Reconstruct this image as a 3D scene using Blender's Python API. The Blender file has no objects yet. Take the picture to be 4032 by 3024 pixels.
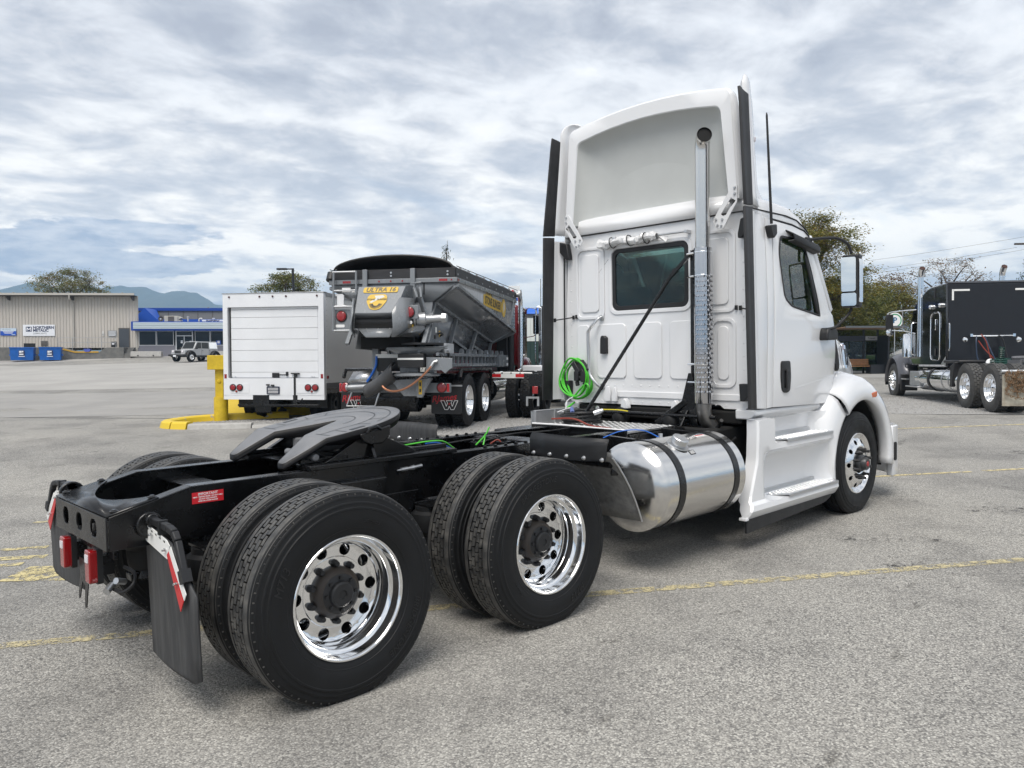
import bpy, bmesh, math, random
from math import sin, cos, pi, radians, sqrt, atan2, hypot
from mathutils import Vector, Matrix
from mathutils.geometry import tessellate_polygon
S = bpy.context.scene
COL = S.collection
random.seed(7)
# ------------------------------------------------------------------ camera, world, sun, exposure
cd = bpy.data.cameras.new('camera')
cam = bpy.data.objects.new('camera', cd)
COL.objects.link(cam)
CAMP = Vector((-2.0276, -4.4464, 1.6619))
yaw, pit, rol = 0.8026, -0.04033, -0.01658
fwd = Vector((cos(yaw)*cos(pit), sin(yaw)*cos(pit), sin(pit)))
rgt = Vector((sin(yaw), -cos(yaw), 0)); upv = rgt.cross(fwd)
rg2 = cos(rol)*rgt + sin(rol)*upv; up2 = -sin(rol)*rgt + cos(rol)*upv
M = Matrix((rg2, up2, -fwd)).transposed().to_4x4(); M.translation = CAMP
cam.matrix_world = M
cd.sensor_width = 36; cd.lens = 3094.8/4032*36
cd.clip_start = 0.05; cd.clip_end = 20000
S.camera = cam
SUN_DIR = Vector((-0.46, -0.24, 0.86)).normalized()      # towards the sun
sd = bpy.data.lights.new('sun', 'SUN'); sd.energy = 1.5; sd.angle = radians(35); sd.color = (1, .95, .88)
so = bpy.data.objects.new('sun', sd); COL.objects.link(so)
so.rotation_euler = SUN_DIR.to_track_quat('Z', 'Y').to_euler()
S.view_settings.view_transform = 'Standard'; S.view_settings.look = 'None'
S.view_settings.exposure = 1.22; S.view_settings.gamma = 1; S.view_settings.use_curve_mapping = False

def build_world():
    w = bpy.data.worlds.new('World'); S.world = w; w.use_nodes = True
    nt = w.node_tree; N = nt.nodes; L = nt.links; N.clear()
    def n(t, **k):
        o = N.new(t)
        for a, b in k.items(): setattr(o, a, b)
        return o
    def mth(op, a, b=None, c=None):
        m = n('ShaderNodeMath', operation=op)
        for i, v in enumerate((a, b, c)):
            if v is None: continue
            if isinstance(v, (int, float)): m.inputs[i].default_value = v
            else: L.new(v, m.inputs[i])
        return m.outputs[0]
    out = n('ShaderNodeOutputWorld')
    sky = n('ShaderNodeTexSky', sky_type='NISHITA', sun_disc=False)
    sky.sun_elevation = math.asin(SUN_DIR.z); sky.sun_rotation = atan2(SUN_DIR.x, SUN_DIR.y)
    sky.air_density = 1.0; sky.dust_density = 1.0; sky.ozone_density = 2
    b1 = n('ShaderNodeBackground'); L.new(sky.outputs[0], b1.inputs[0]); b1.inputs[1].default_value = .07
    tc = n('ShaderNodeTexCoord'); sp = n('ShaderNodeSeparateXYZ'); L.new(tc.outputs['Generated'], sp.inputs[0])
    z = mth('MAXIMUM', sp.outputs[2], 0.0)
    zz = mth('ADD', z, 0.16)
    u = mth('DIVIDE', sp.outputs[0], zz); v = mth('DIVIDE', sp.outputs[1], zz)
    cx = n('ShaderNodeCombineXYZ'); L.new(u, cx.inputs[0]); L.new(v, cx.inputs[1])
    mp = n('ShaderNodeMapping'); L.new(cx.outputs[0], mp.inputs[0])
    mp.inputs['Rotation'].default_value = (0, 0, radians(38)); mp.inputs['Scale'].default_value = (.85, 1.0, 1)
    mp.inputs['Location'].default_value = (3.3, 1.7, 0)
    def noise(sc, det, rough, dist, src=mp.outputs[0]):
        t = n('ShaderNodeTexNoise'); t.inputs['Scale'].default_value = sc; t.inputs['Detail'].default_value = det
        t.inputs['Roughness'].default_value = rough; t.inputs['Distortion'].default_value = dist
        L.new(src, t.inputs['Vector']); return t.outputs['Fac']
    a = noise(1.5, 5, .5, .3); b = noise(4.4, 8, .58, .35); c = noise(.40, 3, .5, 0)
    d = noise(11, 6, .62, .2)
    t = mth('ADD', mth('MULTIPLY', a, .34), mth('MULTIPLY', b, .42)); t = mth('ADD', t, mth('MULTIPLY', c, .12)); t = mth('ADD', t, mth('MULTIPLY', d, .12))
    cr = n('ShaderNodeValToRGB'); L.new(t, cr.inputs[0])
    e = cr.color_ramp.elements
    e[0].position = .40; e[0].color = (.375, .40, .46, 1)
    e[1].position = .62; e[1].color = (.84, .845, .855, 1)
    x = e.new(.455); x.color = (.46, .485, .54, 1)
    x = e.new(.50); x.color = (.58, .597, .637, 1)
    x = e.new(.55); x.color = (.71, .73, .765, 1)
    # towards the horizon the deck is seen edge on and is brighter and whiter
    hz = n('ShaderNodeMapRange', interpolation_type='SMOOTHSTEP'); L.new(z, hz.inputs[0])
    hz.inputs[1].default_value = .04; hz.inputs[2].default_value = .36; hz.inputs[3].default_value = 1; hz.inputs[4].default_value = 0
    bright = n('ShaderNodeMix', data_type='RGBA')
    L.new(mth('MULTIPLY', hz.outputs[0], .9), bright.inputs['Factor']); L.new(cr.outputs[0], bright.inputs[6])
    cr2 = n('ShaderNodeValToRGB'); L.new(t, cr2.inputs[0]); e = cr2.color_ramp.elements
    e[0].position = .40; e[0].color = (.64, .67, .715, 1); e[1].position = .55; e[1].color = (1.28, 1.21, 1.08, 1)
    x = e.new(.47); x.color = (.83, .835, .835, 1)
    L.new(cr2.outputs[0], bright.inputs[7])
    b2 = n('ShaderNodeBackground'); 
    # one low bank of darker cloud to the left of the view
    nrm = n('ShaderNodeVectorMath', operation='DOT_PRODUCT'); L.new(tc.outputs['Generated'], nrm.inputs[0]); nrm.inputs[1].default_value = (rgt.x, rgt.y, 0)
    nrf = n('ShaderNodeVectorMath', operation='DOT_PRODUCT'); L.new(tc.outputs['Generated'], nrf.inputs[0]); nrf.inputs[1].default_value = (cos(yaw), sin(yaw), 0)
    az = mth('ARCTAN2', nrm.outputs['Value'], nrf.outputs['Value'])
    cm = n('ShaderNodeCombineXYZ'); L.new(mth('MULTIPLY', az, 5.5), cm.inputs[0]); L.new(mth('MULTIPLY', sp.outputs[2], 21), cm.inputs[1])
    bn = noise(1.6, 9, .58, .1, cm.outputs[0])
    def sq(v, c0, w): q = mth('DIVIDE', mth('SUBTRACT', v, c0), w); return mth('MULTIPLY', q, q)
    def bank(c0, w0, c1, w1): return mth('SUBTRACT', 1.0, mth('ADD', sq(az, c0, w0), sq(sp.outputs[2], c1, w1)))
    bk = mth('MAXIMUM', bank(-.48, .17, .108, .020), bank(-.455, .105, .138, .020)); bk = mth('MAXIMUM', bk, bank(-.60, .20, .125, .016))
    bm_ = n('ShaderNodeMapRange', interpolation_type='SMOOTHSTEP'); L.new(mth('ADD', mth('MULTIPLY', bk, .5), mth('MULTIPLY', mth('SUBTRACT', bn, .5), 2.6)), bm_.inputs[0]); bm_.inputs[1].default_value = .0; bm_.inputs[2].default_value = .20
    mk = n('ShaderNodeMapRange', interpolation_type='SMOOTHSTEP'); L.new(bk, mk.inputs[0]); mk.inputs[1].default_value = -1.2; mk.inputs[2].default_value = .2
    bf = mth('MULTIPLY', mth('MULTIPLY', bm_.outputs[0], mk.outputs[0]), .9)
    dark = n('ShaderNodeMix', data_type='RGBA'); L.new(bf, dark.inputs['Factor']); L.new(bright.outputs[2], dark.inputs[6]); cr3 = n('ShaderNodeValToRGB'); L.new(noise(3.4, 6, .6, .2, cm.outputs[0]), cr3.inputs[0]); e3 = cr3.color_ramp.elements
    e3[0].position = .38; e3[0].color = (.36, .43, .55, 1); e3[1].position = .64; e3[1].color = (.68, .71, .76, 1); L.new(cr3.outputs[0], dark.inputs[7])
    L.new(dark.outputs[2], b2.inputs[0]); b2.inputs[1].default_value = .60
    # thin breaks of blue between the clouds
    cov = n('ShaderNodeMapRange', interpolation_type='SMOOTHSTEP')
    mp2 = n('ShaderNodeMapping'); L.new(cx.outputs[0], mp2.inputs[0]); mp2.inputs['Location'].default_value = (9, 4.2, 0)
    mp2.inputs['Rotation'].default_value = (0, 0, radians(40)); mp2.inputs['Scale'].default_value = (.5, 1.3, 1)
    L.new(noise(.8, 5, .6, .4, mp2.outputs[0]), cov.inputs[0])
    cov.inputs[1].default_value = .32; cov.inputs[2].default_value = .40; cov.inputs[3].default_value = .80; cov.inputs[4].default_value = 1
    ms = n('ShaderNodeMixShader'); L.new(cov.outputs[0], ms.inputs[0]); L.new(b1.outputs[0], ms.inputs[1]); L.new(b2.outputs[0], ms.inputs[2])
    L.new(ms.outputs[0], out.inputs[0])
build_world()

# ------------------------------------------------------------------ materials
MATS = {}
def mat(name, c=(.5, .5, .5), rough=.5, metal=0, c2=None, nscale=6, ndet=5, lo=.35, hi=.65, bump=0, bscale=60, coat=0, rvar=0,
        trans=None, emit=None, aniso=0, stretch=None, spec=None, spots=None):
    m = bpy.data.materials.new(name); m.use_nodes = True
    nt = m.node_tree; N = nt.nodes; L = nt.links
    p = N['Principled BSDF']
    p.inputs['Base Color'].default_value = (*c, 1); p.inputs['Roughness'].default_value = rough; p.inputs['Metallic'].default_value = metal
    if coat: p.inputs['Coat Weight'].default_value = coat; p.inputs['Coat Roughness'].default_value = .04
    if spec is not None: p.inputs['Specular IOR Level'].default_value = spec
    tc = N.new('ShaderNodeTexCoord'); src = tc.outputs['Object']
    if stretch:
        mp = N.new('ShaderNodeMapping'); L.new(src, mp.inputs[0]); mp.inputs['Scale'].default_value = stretch; src = mp.outputs[0]
    def noise(sc, det=5, ro=.6):
        t = N.new('ShaderNodeTexNoise'); t.inputs['Scale'].default_value = sc; t.inputs['Detail'].default_value = det; t.inputs['Roughness'].default_value = ro
        L.new(src, t.inputs['Vector']); return t.outputs['Fac']
    if c2 or rvar:
        mr = N.new('ShaderNodeMapRange'); L.new(noise(nscale, ndet), mr.inputs[0]); mr.inputs[1].default_value = lo; mr.inputs[2].default_value = hi
        if c2:
            mx = N.new('ShaderNodeMix'); mx.data_type = 'RGBA'; L.new(mr.outputs[0], mx.inputs['Factor'])
            mx.inputs[6].default_value = (*c, 1); mx.inputs[7].default_value = (*c2, 1); L.new(mx.outputs[2], p.inputs['Base Color'])
        if rvar:
            r2 = N.new('ShaderNodeMapRange'); L.new(mr.outputs[0], r2.inputs[0]); r2.inputs[3].default_value = max(0, rough-rvar); r2.inputs[4].default_value = min(1, rough+rvar)
            L.new(r2.outputs[0], p.inputs['Roughness'])
    if bump:
        bm_ = N.new('ShaderNodeBump'); bm_.inputs['Strength'].default_value = bump; bm_.inputs['Distance'].default_value = .01
        L.new(noise(bscale, 4), bm_.inputs['Height']); L.new(bm_.outputs[0], p.inputs['Normal'])
    if emit: p.inputs['Emission Color'].default_value = (*emit[0], 1); p.inputs['Emission Strength'].default_value = emit[1]
    MATS[name] = m
    return m
def glass(name, tint, refl=.9, rough=0.0, ior=1.5):
    m = bpy.data.materials.new(name); m.use_nodes = True
    nt = m.node_tree; N = nt.nodes; L = nt.links; N.clear()
    o = N.new('ShaderNodeOutputMaterial'); t = N.new('ShaderNodeBsdfTransparent'); t.inputs[0].default_value = (*tint, 1)
    g = N.new('ShaderNodeBsdfGlossy'); g.inputs['Roughness'].default_value = rough; g.inputs[0].default_value = (refl, refl, refl, 1)
    f = N.new('ShaderNodeFresnel'); f.inputs[0].default_value = ior
    mx = N.new('ShaderNodeMixShader'); L.new(f.outputs[0], mx.inputs[0]); L.new(t.outputs[0], mx.inputs[1]); L.new(g.outputs[0], mx.inputs[2]); L.new(mx.outputs[0], o.inputs[0])
    MATS[name] = m; return m

WHITE = mat('white_paint', (.75, .757, .77), .22, coat=.8)
WHITE2 = mat('white_panel', (.72, .727, .74), .4)
BLACKP = mat('black_chassis_paint', (.003, .0033, .004), .25, rvar=.08, nscale=6, c2=(.006, .006, .0065))
RUBBER = mat('rubber', (.006, .0064, .0072), .60, c2=(.0095, .010, .011), nscale=9, rvar=.08, spec=.3)
TREADM = mat('tread_rubber', (.035, .035, .035), .52, c2=(.10, .096, .088), nscale=18, lo=.40, hi=.70, rvar=.12, bump=.15, bscale=90)
BLKPLA = mat('black_plastic', (.012, .0125, .014), .5, bump=.1, bscale=220, rvar=.06)
TRIM = mat('rubber_trim', (.016, .0165, .018), .55, c2=(.024, .024, .026), nscale=8)
CHROME = mat('polished_aluminium', (.86, .865, .87), .10, 1, rvar=.03, nscale=2.5)
CHROM2 = mat('chrome', (.84, .85, .86), .05, 1)
TANKM = mat('brushed_aluminium', (.70, .69, .67), .17, 1)
ALU = mat('bare_aluminium', (.62, .63, .64), .38, 1, rvar=.1, nscale=6)
ALUD = mat('dull_aluminium', (.5, .51, .52), .5, .8, rvar=.1, nscale=6, c2=(.4, .41, .42))
STEELP = mat('exhaust_steel', (.72, .71, .69), .24, 1)
STEELD = mat('exhaust_elbow_steel', (.33, .32, .31), .38, 1, c2=(.22, .21, .2), nscale=7, rvar=.12)
PRIMER = mat('grey_primer', (.50, .515, .505), .6, c2=(.47, .485, .475), nscale=3)
CASTB = mat('greasy_cast_iron', (.13, .132, .138), .45, c2=(.20, .202, .21), nscale=7, rvar=.12, bump=.12, bscale=70)
DARK = mat('dark_void', (.004, .004, .004), .8)
REDL = mat('red_lens', (.27, .008, .010), .12, coat=.8)
REDT = mat('red_reflective_tape', (.55, .015, .02), .3)
WHT = mat('white_reflective_tape', (.78, .78, .76), .35)
LENSW = mat('clear_lens', (.75, .72, .76), .12, coat=.5)
AMBER = mat('amber_lens', (.55, .10, .01), .15, coat=.6)
GREEN = mat('green_hose', (.08, .52, .04), .35)
GREEND = mat('dark_green_coil', (.006, .045, .033), .4)
BLUE = mat('blue_hose', (.01, .13, .55), .4)
REDH = mat('red_hose', (.22, .035, .02), .45)
COPPER = mat('copper_hose', (.42, .19, .11), .38, .6)
CABLE = mat('black_cable', (.012, .012, .013), .5)
FLAP = mat('mudflap_rubber', (.030, .031, .033), .62, c2=(.065, .066, .067), nscale=9, stretch=(3, 3, .35), lo=.42, hi=.75, bump=.15, bscale=30)
DIAM = mat('diamond_plate', (.58, .58, .58), .33, 1, rvar=.1, nscale=12)
ZINC = mat('zinc_bolt', (.55, .56, .57), .35, .9)
PRINTW = mat('white_print', (.8, .8, .8), .5)
GLASSC = glass('cab_glass', (.36, .50, .47), .9)
GLASSW = glass('door_glass', (.50, .64, .60), .9, ior=2.1)
SHCH = mat('shield_chrome', (.52, .52, .53), .07, 1)
GLASSD = glass('dark_glass', (.10, .12, .12), .9)
MIRROR = mat('mirror_glass', (.8, .82, .82), .02, 1)
PLASTIC = mat('clear_wrap_plastic', (.62, .62, .62), .22, c2=(.8, .8, .8), nscale=22, bump=.6, bscale=30, coat=.5)
CABIN = mat('cab_interior', (.025, .027, .03), .7)

# ------------------------------------------------------------------ mesh helpers
class G:
    def __init__(s): s.v = []; s.f = []
    def add(s, vs, fs):
        n = len(s.v); s.v += [tuple(v) for v in vs]; s.f += [tuple(n+i for i in f) for f in fs]; return s
    def box(s, x0, x1, y0, y1, z0, z1, M=None):
        if x0 > x1: x0, x1 = x1, x0
        if y0 > y1: y0, y1 = y1, y0
        if z0 > z1: z0, z1 = z1, z0
        vs = [Vector((x, y, z)) for z in (z0, z1) for y in (y0, y1) for x in (x0, x1)]
        if M is not None: vs = [M @ v for v in vs]
        return s.add(vs, [(0, 2, 3, 1), (4, 5, 7, 6), (0, 1, 5, 4), (2, 6, 7, 3), (0, 4, 6, 2), (1, 3, 7, 5)])
    def bar(s, a, b, w, h=None, up=(0, 0, 1)):
        a, b = Vector(a), Vector(b); d = b-a; l = d.length; d.normalize(); u = Vector(up)
        if abs(d.dot(u)) > .99: u = Vector((1, 0, 0))
        sd_ = u.cross(d).normalized(); u = d.cross(sd_); h = h or w
        M = Matrix((d, sd_, u)).transposed().to_4x4(); M.translation = a
        return s.box(0, l, -w/2, w/2, -h/2, h/2, M)
    def sheet(s, rows, close_u=False, close_v=False):
        nu = len(rows); nv = len(rows[0]); vs = [p for r in rows for p in r]; fs = []
        for i in range(nu if close_u else nu-1):
            for j in range(nv if close_v else nv-1):
                a = i*nv+j; b = i*nv+(j+1) % nv; c = ((i+1) % nu)*nv+(j+1) % nv; d = ((i+1) % nu)*nv+j
                fs.append((a, b, c, d))
        return s.add(vs, fs)
    def tube(s, pts, r, n=10, caps=True):
        pts = [Vector(p) for p in pts]; rs = r if isinstance(r, (list, tuple)) else [r]*len(pts)
        rows = []; prev = None
        for i, p in enumerate(pts):
            if i == 0: t = pts[1]-p
            elif i == len(pts)-1: t = p-pts[i-1]
            else: t = (pts[i+1]-p).normalized()+(p-pts[i-1]).normalized()
            if t.length < 1e-9: t = Vector((0, 0, 1))
            t.normalize()
            if prev is None:
                u = Vector((0, 0, 1)) if abs(t.z) < .9 else Vector((1, 0, 0)); u = (u-t*u.dot(t)).normalized()
            else:
                u = prev-t*prev.dot(t); u = u.normalized() if u.length > 1e-6 else t.orthogonal().normalized()
            prev = u; w = t.cross(u)
            rows.append([p+(u*cos(2*pi*k/n)+w*sin(2*pi*k/n))*rs[i] for k in range(n)])
        b = len(s.v); s.sheet(rows, close_v=True)
        if caps:
            s.f.append(tuple(b+k for k in range(n-1, -1, -1))); e = b+(len(pts)-1)*n; s.f.append(tuple(e+k for k in range(n)))
        return s
    def lathe(s, prof, n=48, c=(0, 0, 0), axis='y', caps=False):
        rows = []
        for r, h in prof:
            row = []
            for k in range(n):
                a = 2*pi*k/n; q = (r*cos(a), h, r*sin(a)) if axis == 'y' else ((h, r*cos(a), r*sin(a)) if axis == 'x' else (r*cos(a), r*sin(a), h))
                row.append((q[0]+c[0], q[1]+c[1], q[2]+c[2]))
            rows.append(row)
        b = len(s.v); s.sheet(rows, close_v=True)
        if caps:
            s.f.append(tuple(b+k for k in range(n))); e = b+(len(prof)-1)*n; s.f.append(tuple(e+k for k in range(n-1, -1, -1)))
        return s
    def cyl(s, a, b, r, n=16): return s.tube([a, b], r, n)
    def prism(s, poly, axis, a, b, holes=()):
        def P(u, v, h): return (h, u, v) if axis == 'x' else ((u, h, v) if axis == 'y' else (u, v, h))
        loops = [list(poly)]+[list(h) for h in holes]; flat = [p for l in loops for p in l]; n = len(flat)
        if holes: tris = tessellate_polygon([[Vector((p[0], p[1], 0)) for p in l] for l in loops])
        else: tris = [tuple(range(n))]
        vs = [P(p[0], p[1], a) for p in flat]+[P(p[0], p[1], b) for p in flat]
        fs = [tuple(t) for t in tris]+[tuple(n+i for i in reversed(t)) for t in tris]; o = 0
        for l in loops:
            m = len(l)
            for i in range(m): fs.append((o+i, o+(i+1) % m, n+o+(i+1) % m, n+o+i))
            o += m
        return s.add(vs, fs)
    def xf(s, M): s.v = [tuple(M @ Vector(v)) for v in s.v]; return s
    def join(s, g, M=None): return s.add([M @ Vector(v) for v in g.v] if M is not None else g.v, g.f)

def setp(o, label=None, cat=None, group=None, kind=None):
    for k, v in (('label', label), ('category', cat), ('group', group), ('kind', kind)):
        if v: o[k] = v
    return o
def mesh(name, g, m, smooth=35, fixn=True):
    me = bpy.data.meshes.new(name); me.from_pydata(g.v, [], g.f)
    if fixn:
        bm = bmesh.new(); bm.from_mesh(me); bmesh.ops.recalc_face_normals(bm, faces=bm.faces); bm.to_mesh(me); bm.free()
    if m: me.materials.append(m)
    if smooth:
        me.shade_smooth()
        me.set_sharp_from_angle(angle=radians(smooth))
    return me
def obj(name, g, m, parent=None, bevel=0, smooth=35, loc=None, rot=None, seg=2, solid=0, fixn=True, **kw):
    me = g if isinstance(g, bpy.types.Mesh) else mesh(name, g, m, smooth, fixn)
    o = bpy.data.objects.new(name, me); COL.objects.link(o)
    if parent: o.parent = parent
    if loc: o.location = loc
    if rot: o.rotation_euler = rot
    if solid: md = o.modifiers.new('solid', 'SOLIDIFY'); md.thickness = solid; md.offset = 0
    if bevel:
        md = o.modifiers.new('bevel', 'BEVEL'); md.width = bevel; md.segments = seg; md.limit_method = 'ANGLE'; md.angle_limit = radians(38)
    setp(o, **kw)
    return o
BGT = Matrix.Rotation(.018, 4, 'Y')
def thing(name, label, cat, loc=(0, 0, 0), rz=0, group=None, tilt=False):
    o = bpy.data.objects.new(name, None); COL.objects.link(o); o.empty_display_size = .2
    o.matrix_world = Matrix.Translation(loc) @ (BGT if tilt else Matrix.Identity(4)) @ Matrix.Rotation(rz, 4, 'Z')
    return setp(o, label, cat, group)
def kids(o): return [c for c in bpy.data.objects if c.parent == o]
def copy_tree(o, parent=None, depth=0):
    c = o.copy(); COL.objects.link(c)
    if parent: c.parent = parent
    for ch in kids(o): copy_tree(ch, c)
    return c
def panel(outer, fn, holes=(), cu=(), cv=()):
    """flat outline with holes, cut along u / v lines, then bent in space by fn(u, v)"""
    loops = [list(outer)]+[list(h) for h in holes]; flat = [p for l in loops for p in l]
    tris = tessellate_polygon([[Vector((p[0], p[1], 0)) for p in l] for l in loops])
    bm = bmesh.new(); vs = [bm.verts.new((p[0], p[1], 0)) for p in flat]
    for t in tris:
        try: bm.faces.new([vs[i] for i in t])
        except ValueError: pass
    for ax, cuts in ((0, cu), (1, cv)):
        for c in cuts:
            co = [0, 0, 0]; no = [0, 0, 0]; co[ax] = c; no[ax] = 1
            bmesh.ops.bisect_plane(bm, geom=bm.verts[:]+bm.edges[:]+bm.faces[:], plane_co=co, plane_no=no, dist=1e-5)
    g = G(); bm.verts.index_update()
    g.add([fn(v.co.x, v.co.y) for v in bm.verts], [tuple(v.index for v in f.verts) for f in bm.faces]); bm.free()
    return g
def rrect(x0, x1, y0, y1, r, n=5):
    if x0 > x1: x0, x1 = x1, x0
    if y0 > y1: y0, y1 = y1, y0
    out = []
    for cx, cy, a0 in ((x1-r, y1-r, 0), (x0+r, y1-r, 90), (x0+r, y0+r, 180), (x1-r, y0+r, 270)):
        for k in range(n+1): a = radians(a0+90*k/n); out.append((cx+r*cos(a), cy+r*sin(a)))
    return out
def rpoly(pts, r, n=4):
    """polygon with rounded corners"""
    out = []; m = len(pts)
    for i in range(m):
        p0, p1, p2 = Vector(pts[i-1]), Vector(pts[i]), Vector(pts[(i+1) % m])
        rr = r[i] if isinstance(r, (list, tuple)) else r
        a = (p0-p1); b = (p2-p1); d = min(rr, a.length*.45, b.length*.45)
        A = p1+a.normalized()*d; B = p1+b.normalized()*d
        if rr <= 0: out.append(tuple(p1)); continue
        for k in range(n+1):
            t = k/n; out.append(tuple(A*(1-t)**2+p1*2*t*(1-t)+B*t*t))
    return out
def circ(cx, cy, r, n=16): return [(cx+r*cos(2*pi*k/n), cy+r*sin(2*pi*k/n)) for k in range(n)]
def text(name, body, size, m, parent, M, extrude=.001, bold=0, align='CENTER', sx=1, bend=None, shear=0, space=1, **kw):
    cu = bpy.data.curves.new(name, 'FONT'); cu.body = body; cu.size = size; cu.extrude = extrude; cu.offset = bold; cu.align_x = align; cu.align_y = 'CENTER'
    cu.shear = shear; cu.space_character = space; cu.resolution_u = 3
    o = bpy.data.objects.new('tmp', cu); COL.objects.link(o)
    bpy.context.view_layer.update()
    dg = bpy.context.evaluated_depsgraph_get(); me = bpy.data.meshes.new_from_object(o.evaluated_get(dg))
    bpy.data.objects.remove(o); bpy.data.curves.remove(cu)
    g = G(); g.v = [tuple(v.co) for v in me.vertices]; g.f = [tuple(p.vertices) for p in me.polygons]; bpy.data.meshes.remove(me)
    if bend:     # wrap round a circle of radius bend, letters' feet to the centre
        g.v = [((bend+y)*sin(x*sx/bend), (bend+y)*cos(x*sx/bend), z) for x, y, z in g.v]
    else: g.v = [(x*sx, y, z) for x, y, z in g.v]
    g.xf(M)
    return obj(name, g, m, parent, smooth=0, **kw)
def frame_M(o, x, y):
    """matrix with local x, y axes along x, y at o"""
    x = Vector(x).normalized(); y = Vector(y); y = (y-x*y.dot(x)).normalized(); z = x.cross(y)
    M = Matrix((x, y, z)).transposed().to_4x4(); M.translation = o; return M
def arc(pts, n=8):
    """Catmull-Rom through points"""
    P = [Vector(p) for p in pts]; P = [2*P[0]-P[1]]+P+[2*P[-1]-P[-2]]; out = []
    for i in range(1, len(P)-2):
        for k in range(n):
            t = k/n; a, b, c, d = P[i-1:i+3]
            out.append(.5*((2*b)+(c-a)*t+(2*a-5*b+4*c-d)*t*t+(3*b-a-3*c+d)*t**3))
    out.append(P[-2]); return out
def lerp(a, b, t): return a+(b-a)*t
def interp(x, xs, ys):
    if x <= xs[0]: return ys[0]
    for i in range(1, len(xs)):
        if x <= xs[i]: return lerp(ys[i-1], ys[i], (x-xs[i-1])/(xs[i]-xs[i-1]))
    return ys[-1]
def sst(x, a, b):
    t = min(1, max(0, (x-a)/(b-a))); return t*t*(3-2*t)
# gentle dip of the yard: level under the tractor, rising behind it to the buildings
FH = Vector((cos(yaw), sin(yaw))); RH = Vector((sin(yaw), -cos(yaw)))
VR = yaw-pi/2      # heading of things whose local x runs to the right of the view
def ground(x, y):
    d = Vector((x-CAMP.x, y-CAMP.y)); D = d.dot(FH); lat = d.dot(RH)
    if D < 1: return 0.0
    s = lat/D; wl = 1-sst(s, -.33, .02)
    left = interp(D, (8.5, 12, 15.5, 22, 70, 75, 79, 95), (0, .12, .22, .26, 1.29, 1.60, 1.88, 2.0))
    right = interp(D, (8.5, 12, 15.5, 24, 38, 48, 60, 90), (0, .12, .21, .17, .33, .55, .95, 1.2))
    return lerp(right, left, wl)

def at(lat, D, dz=0):
    x = CAMP.x+FH.x*D+RH.x*lat; y = CAMP.y+FH.y*D+RH.y*lat
    return Vector((x, y, ground(x, y)+dz))
# ------------------------------------------------------------------ wheels (local y = axle, outer face at y = 0 looking along -y)
RT = .517; ZAX = .495
def flatten(g, z0, soft=.03):
    v = []
    for x, y, z in g.v:
        if z < z0: 
            b = (z0-z); y = y+(y-.14)*b*2.0; z = z0+.0005*random.random()
        v.append((x, y, z))
    g.v = v; return g
def tyre_profile(w=.28, R=RT, bead=.292):
    h = [(bead-.004, .040), (bead+.004, .026), (.315, .014), (.335, .0095), (.338, .006), (.344, .006), (.347, .0045), (.39, .0005), (.425, .0015), (.428, -.0005), (.436, .000), (.439, .0045),
         (.452, .008), (.455, .007), (.461, .009), (.464, .014), (.482, .0205), (.4845, .0200), (.491, .0230), (.4935, .0275), (R-.012, .0320), (R-.006, .038)]
    h = [(r*1.0 if r < .30 else r, y) for r, y in h]
    return h, [(r, w-y) for r, y in reversed(h)]
def drive_tyre():
    a, b = tyre_profile()
    mid = [(RT-.003, .046), (RT, .072), (RT, .0765), (RT-.014, .0775), (RT-.013, .14), (RT-.014, .2025), (RT, .2035), (RT, .208), (RT-.003, .234)]
    g = G().lathe(a+mid+b, 120); flatten(g, -ZAX); return g
def drive_tread():
    g = G(); rows = [(.0845, .1135), (.1205, .1495-.013), (.1435, .1595), (.1665, .1955)]
    rows = [(.0855, .1065), (.1135, .1365), (.1435, .1665), (.1735, .1945)]
    nb = 58; da = 2*pi/nb; gap = .0085/RT
    for q, (y0, y1) in enumerate(rows):
        ph = (q % 2)*.5*da
        for i in range(nb):
            a0 = i*da+ph+gap/2; a2 = a0+da-gap; a1 = (a0+a2)/2
            z0 = .0032 if i % 2 else -.0032
            zs = (-z0, 0, z0); A = (a0, a1, a2); cr = RT+.0015
            top = [(cr*cos(a), y0+z, cr*sin(a)) for a, z in zip(A, zs)]+[(cr*cos(a), y1+z, cr*sin(a)) for a, z in zip(reversed(A), reversed(zs))]
            br = RT-.014
            bot = [(br*cos(a), y0+z, br*sin(a)) for a, z in zip(A, zs)]+[(br*cos(a), y1+z, br*sin(a)) for a, z in zip(reversed(A), reversed(zs))]
            g.add(top+bot, [(0, 1, 2, 3, 4, 5)]+[(k, (k+1) % 6, 6+(k+1) % 6, 6+k) for k in range(6)])
    for y0, y1 in ((.033, .0762), (.2038, .247)):
        s_ = 1 if y0 < .1 else -1
        g.lathe([(RT-.0105, y0-.0005), (RT-.0025, y0+.013 if s_ > 0 else y0+.009), (RT+.001, (y0+y1)/2+s_*.006), (RT+.001, y1 if s_ > 0 else y0)] if s_ > 0 else [(RT+.001, y0), (RT+.001, (y0+y1)/2-.006), (RT-.0025, y1-.013), (RT-.0105, y1+.0005)], 120)
    for i in range(72):            # shoulder ticks
        a = 2*pi*i/72; M = Matrix.Rotation(-a, 4, 'Y')
        g.box(.49, .4995, .0245, .036, -.003, .003, M); g.box(.49, .4995, .244, .2555, -.003, .003, M)
    return flatten(g, -ZAX)
def steer_tyre():
    a, b = tyre_profile()
    mid = []
    for y in (.07, .115, .165, .21): mid += [(RT, y-.0055), (RT-.013, y-.004), (RT-.013, y+.004), (RT, y+.0055)]
    return flatten(G().lathe(a+[(RT-.003, .046), (RT, .055)]+mid+[(RT, .225), (RT-.003, .234)]+b, 120), -ZAX)
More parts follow.
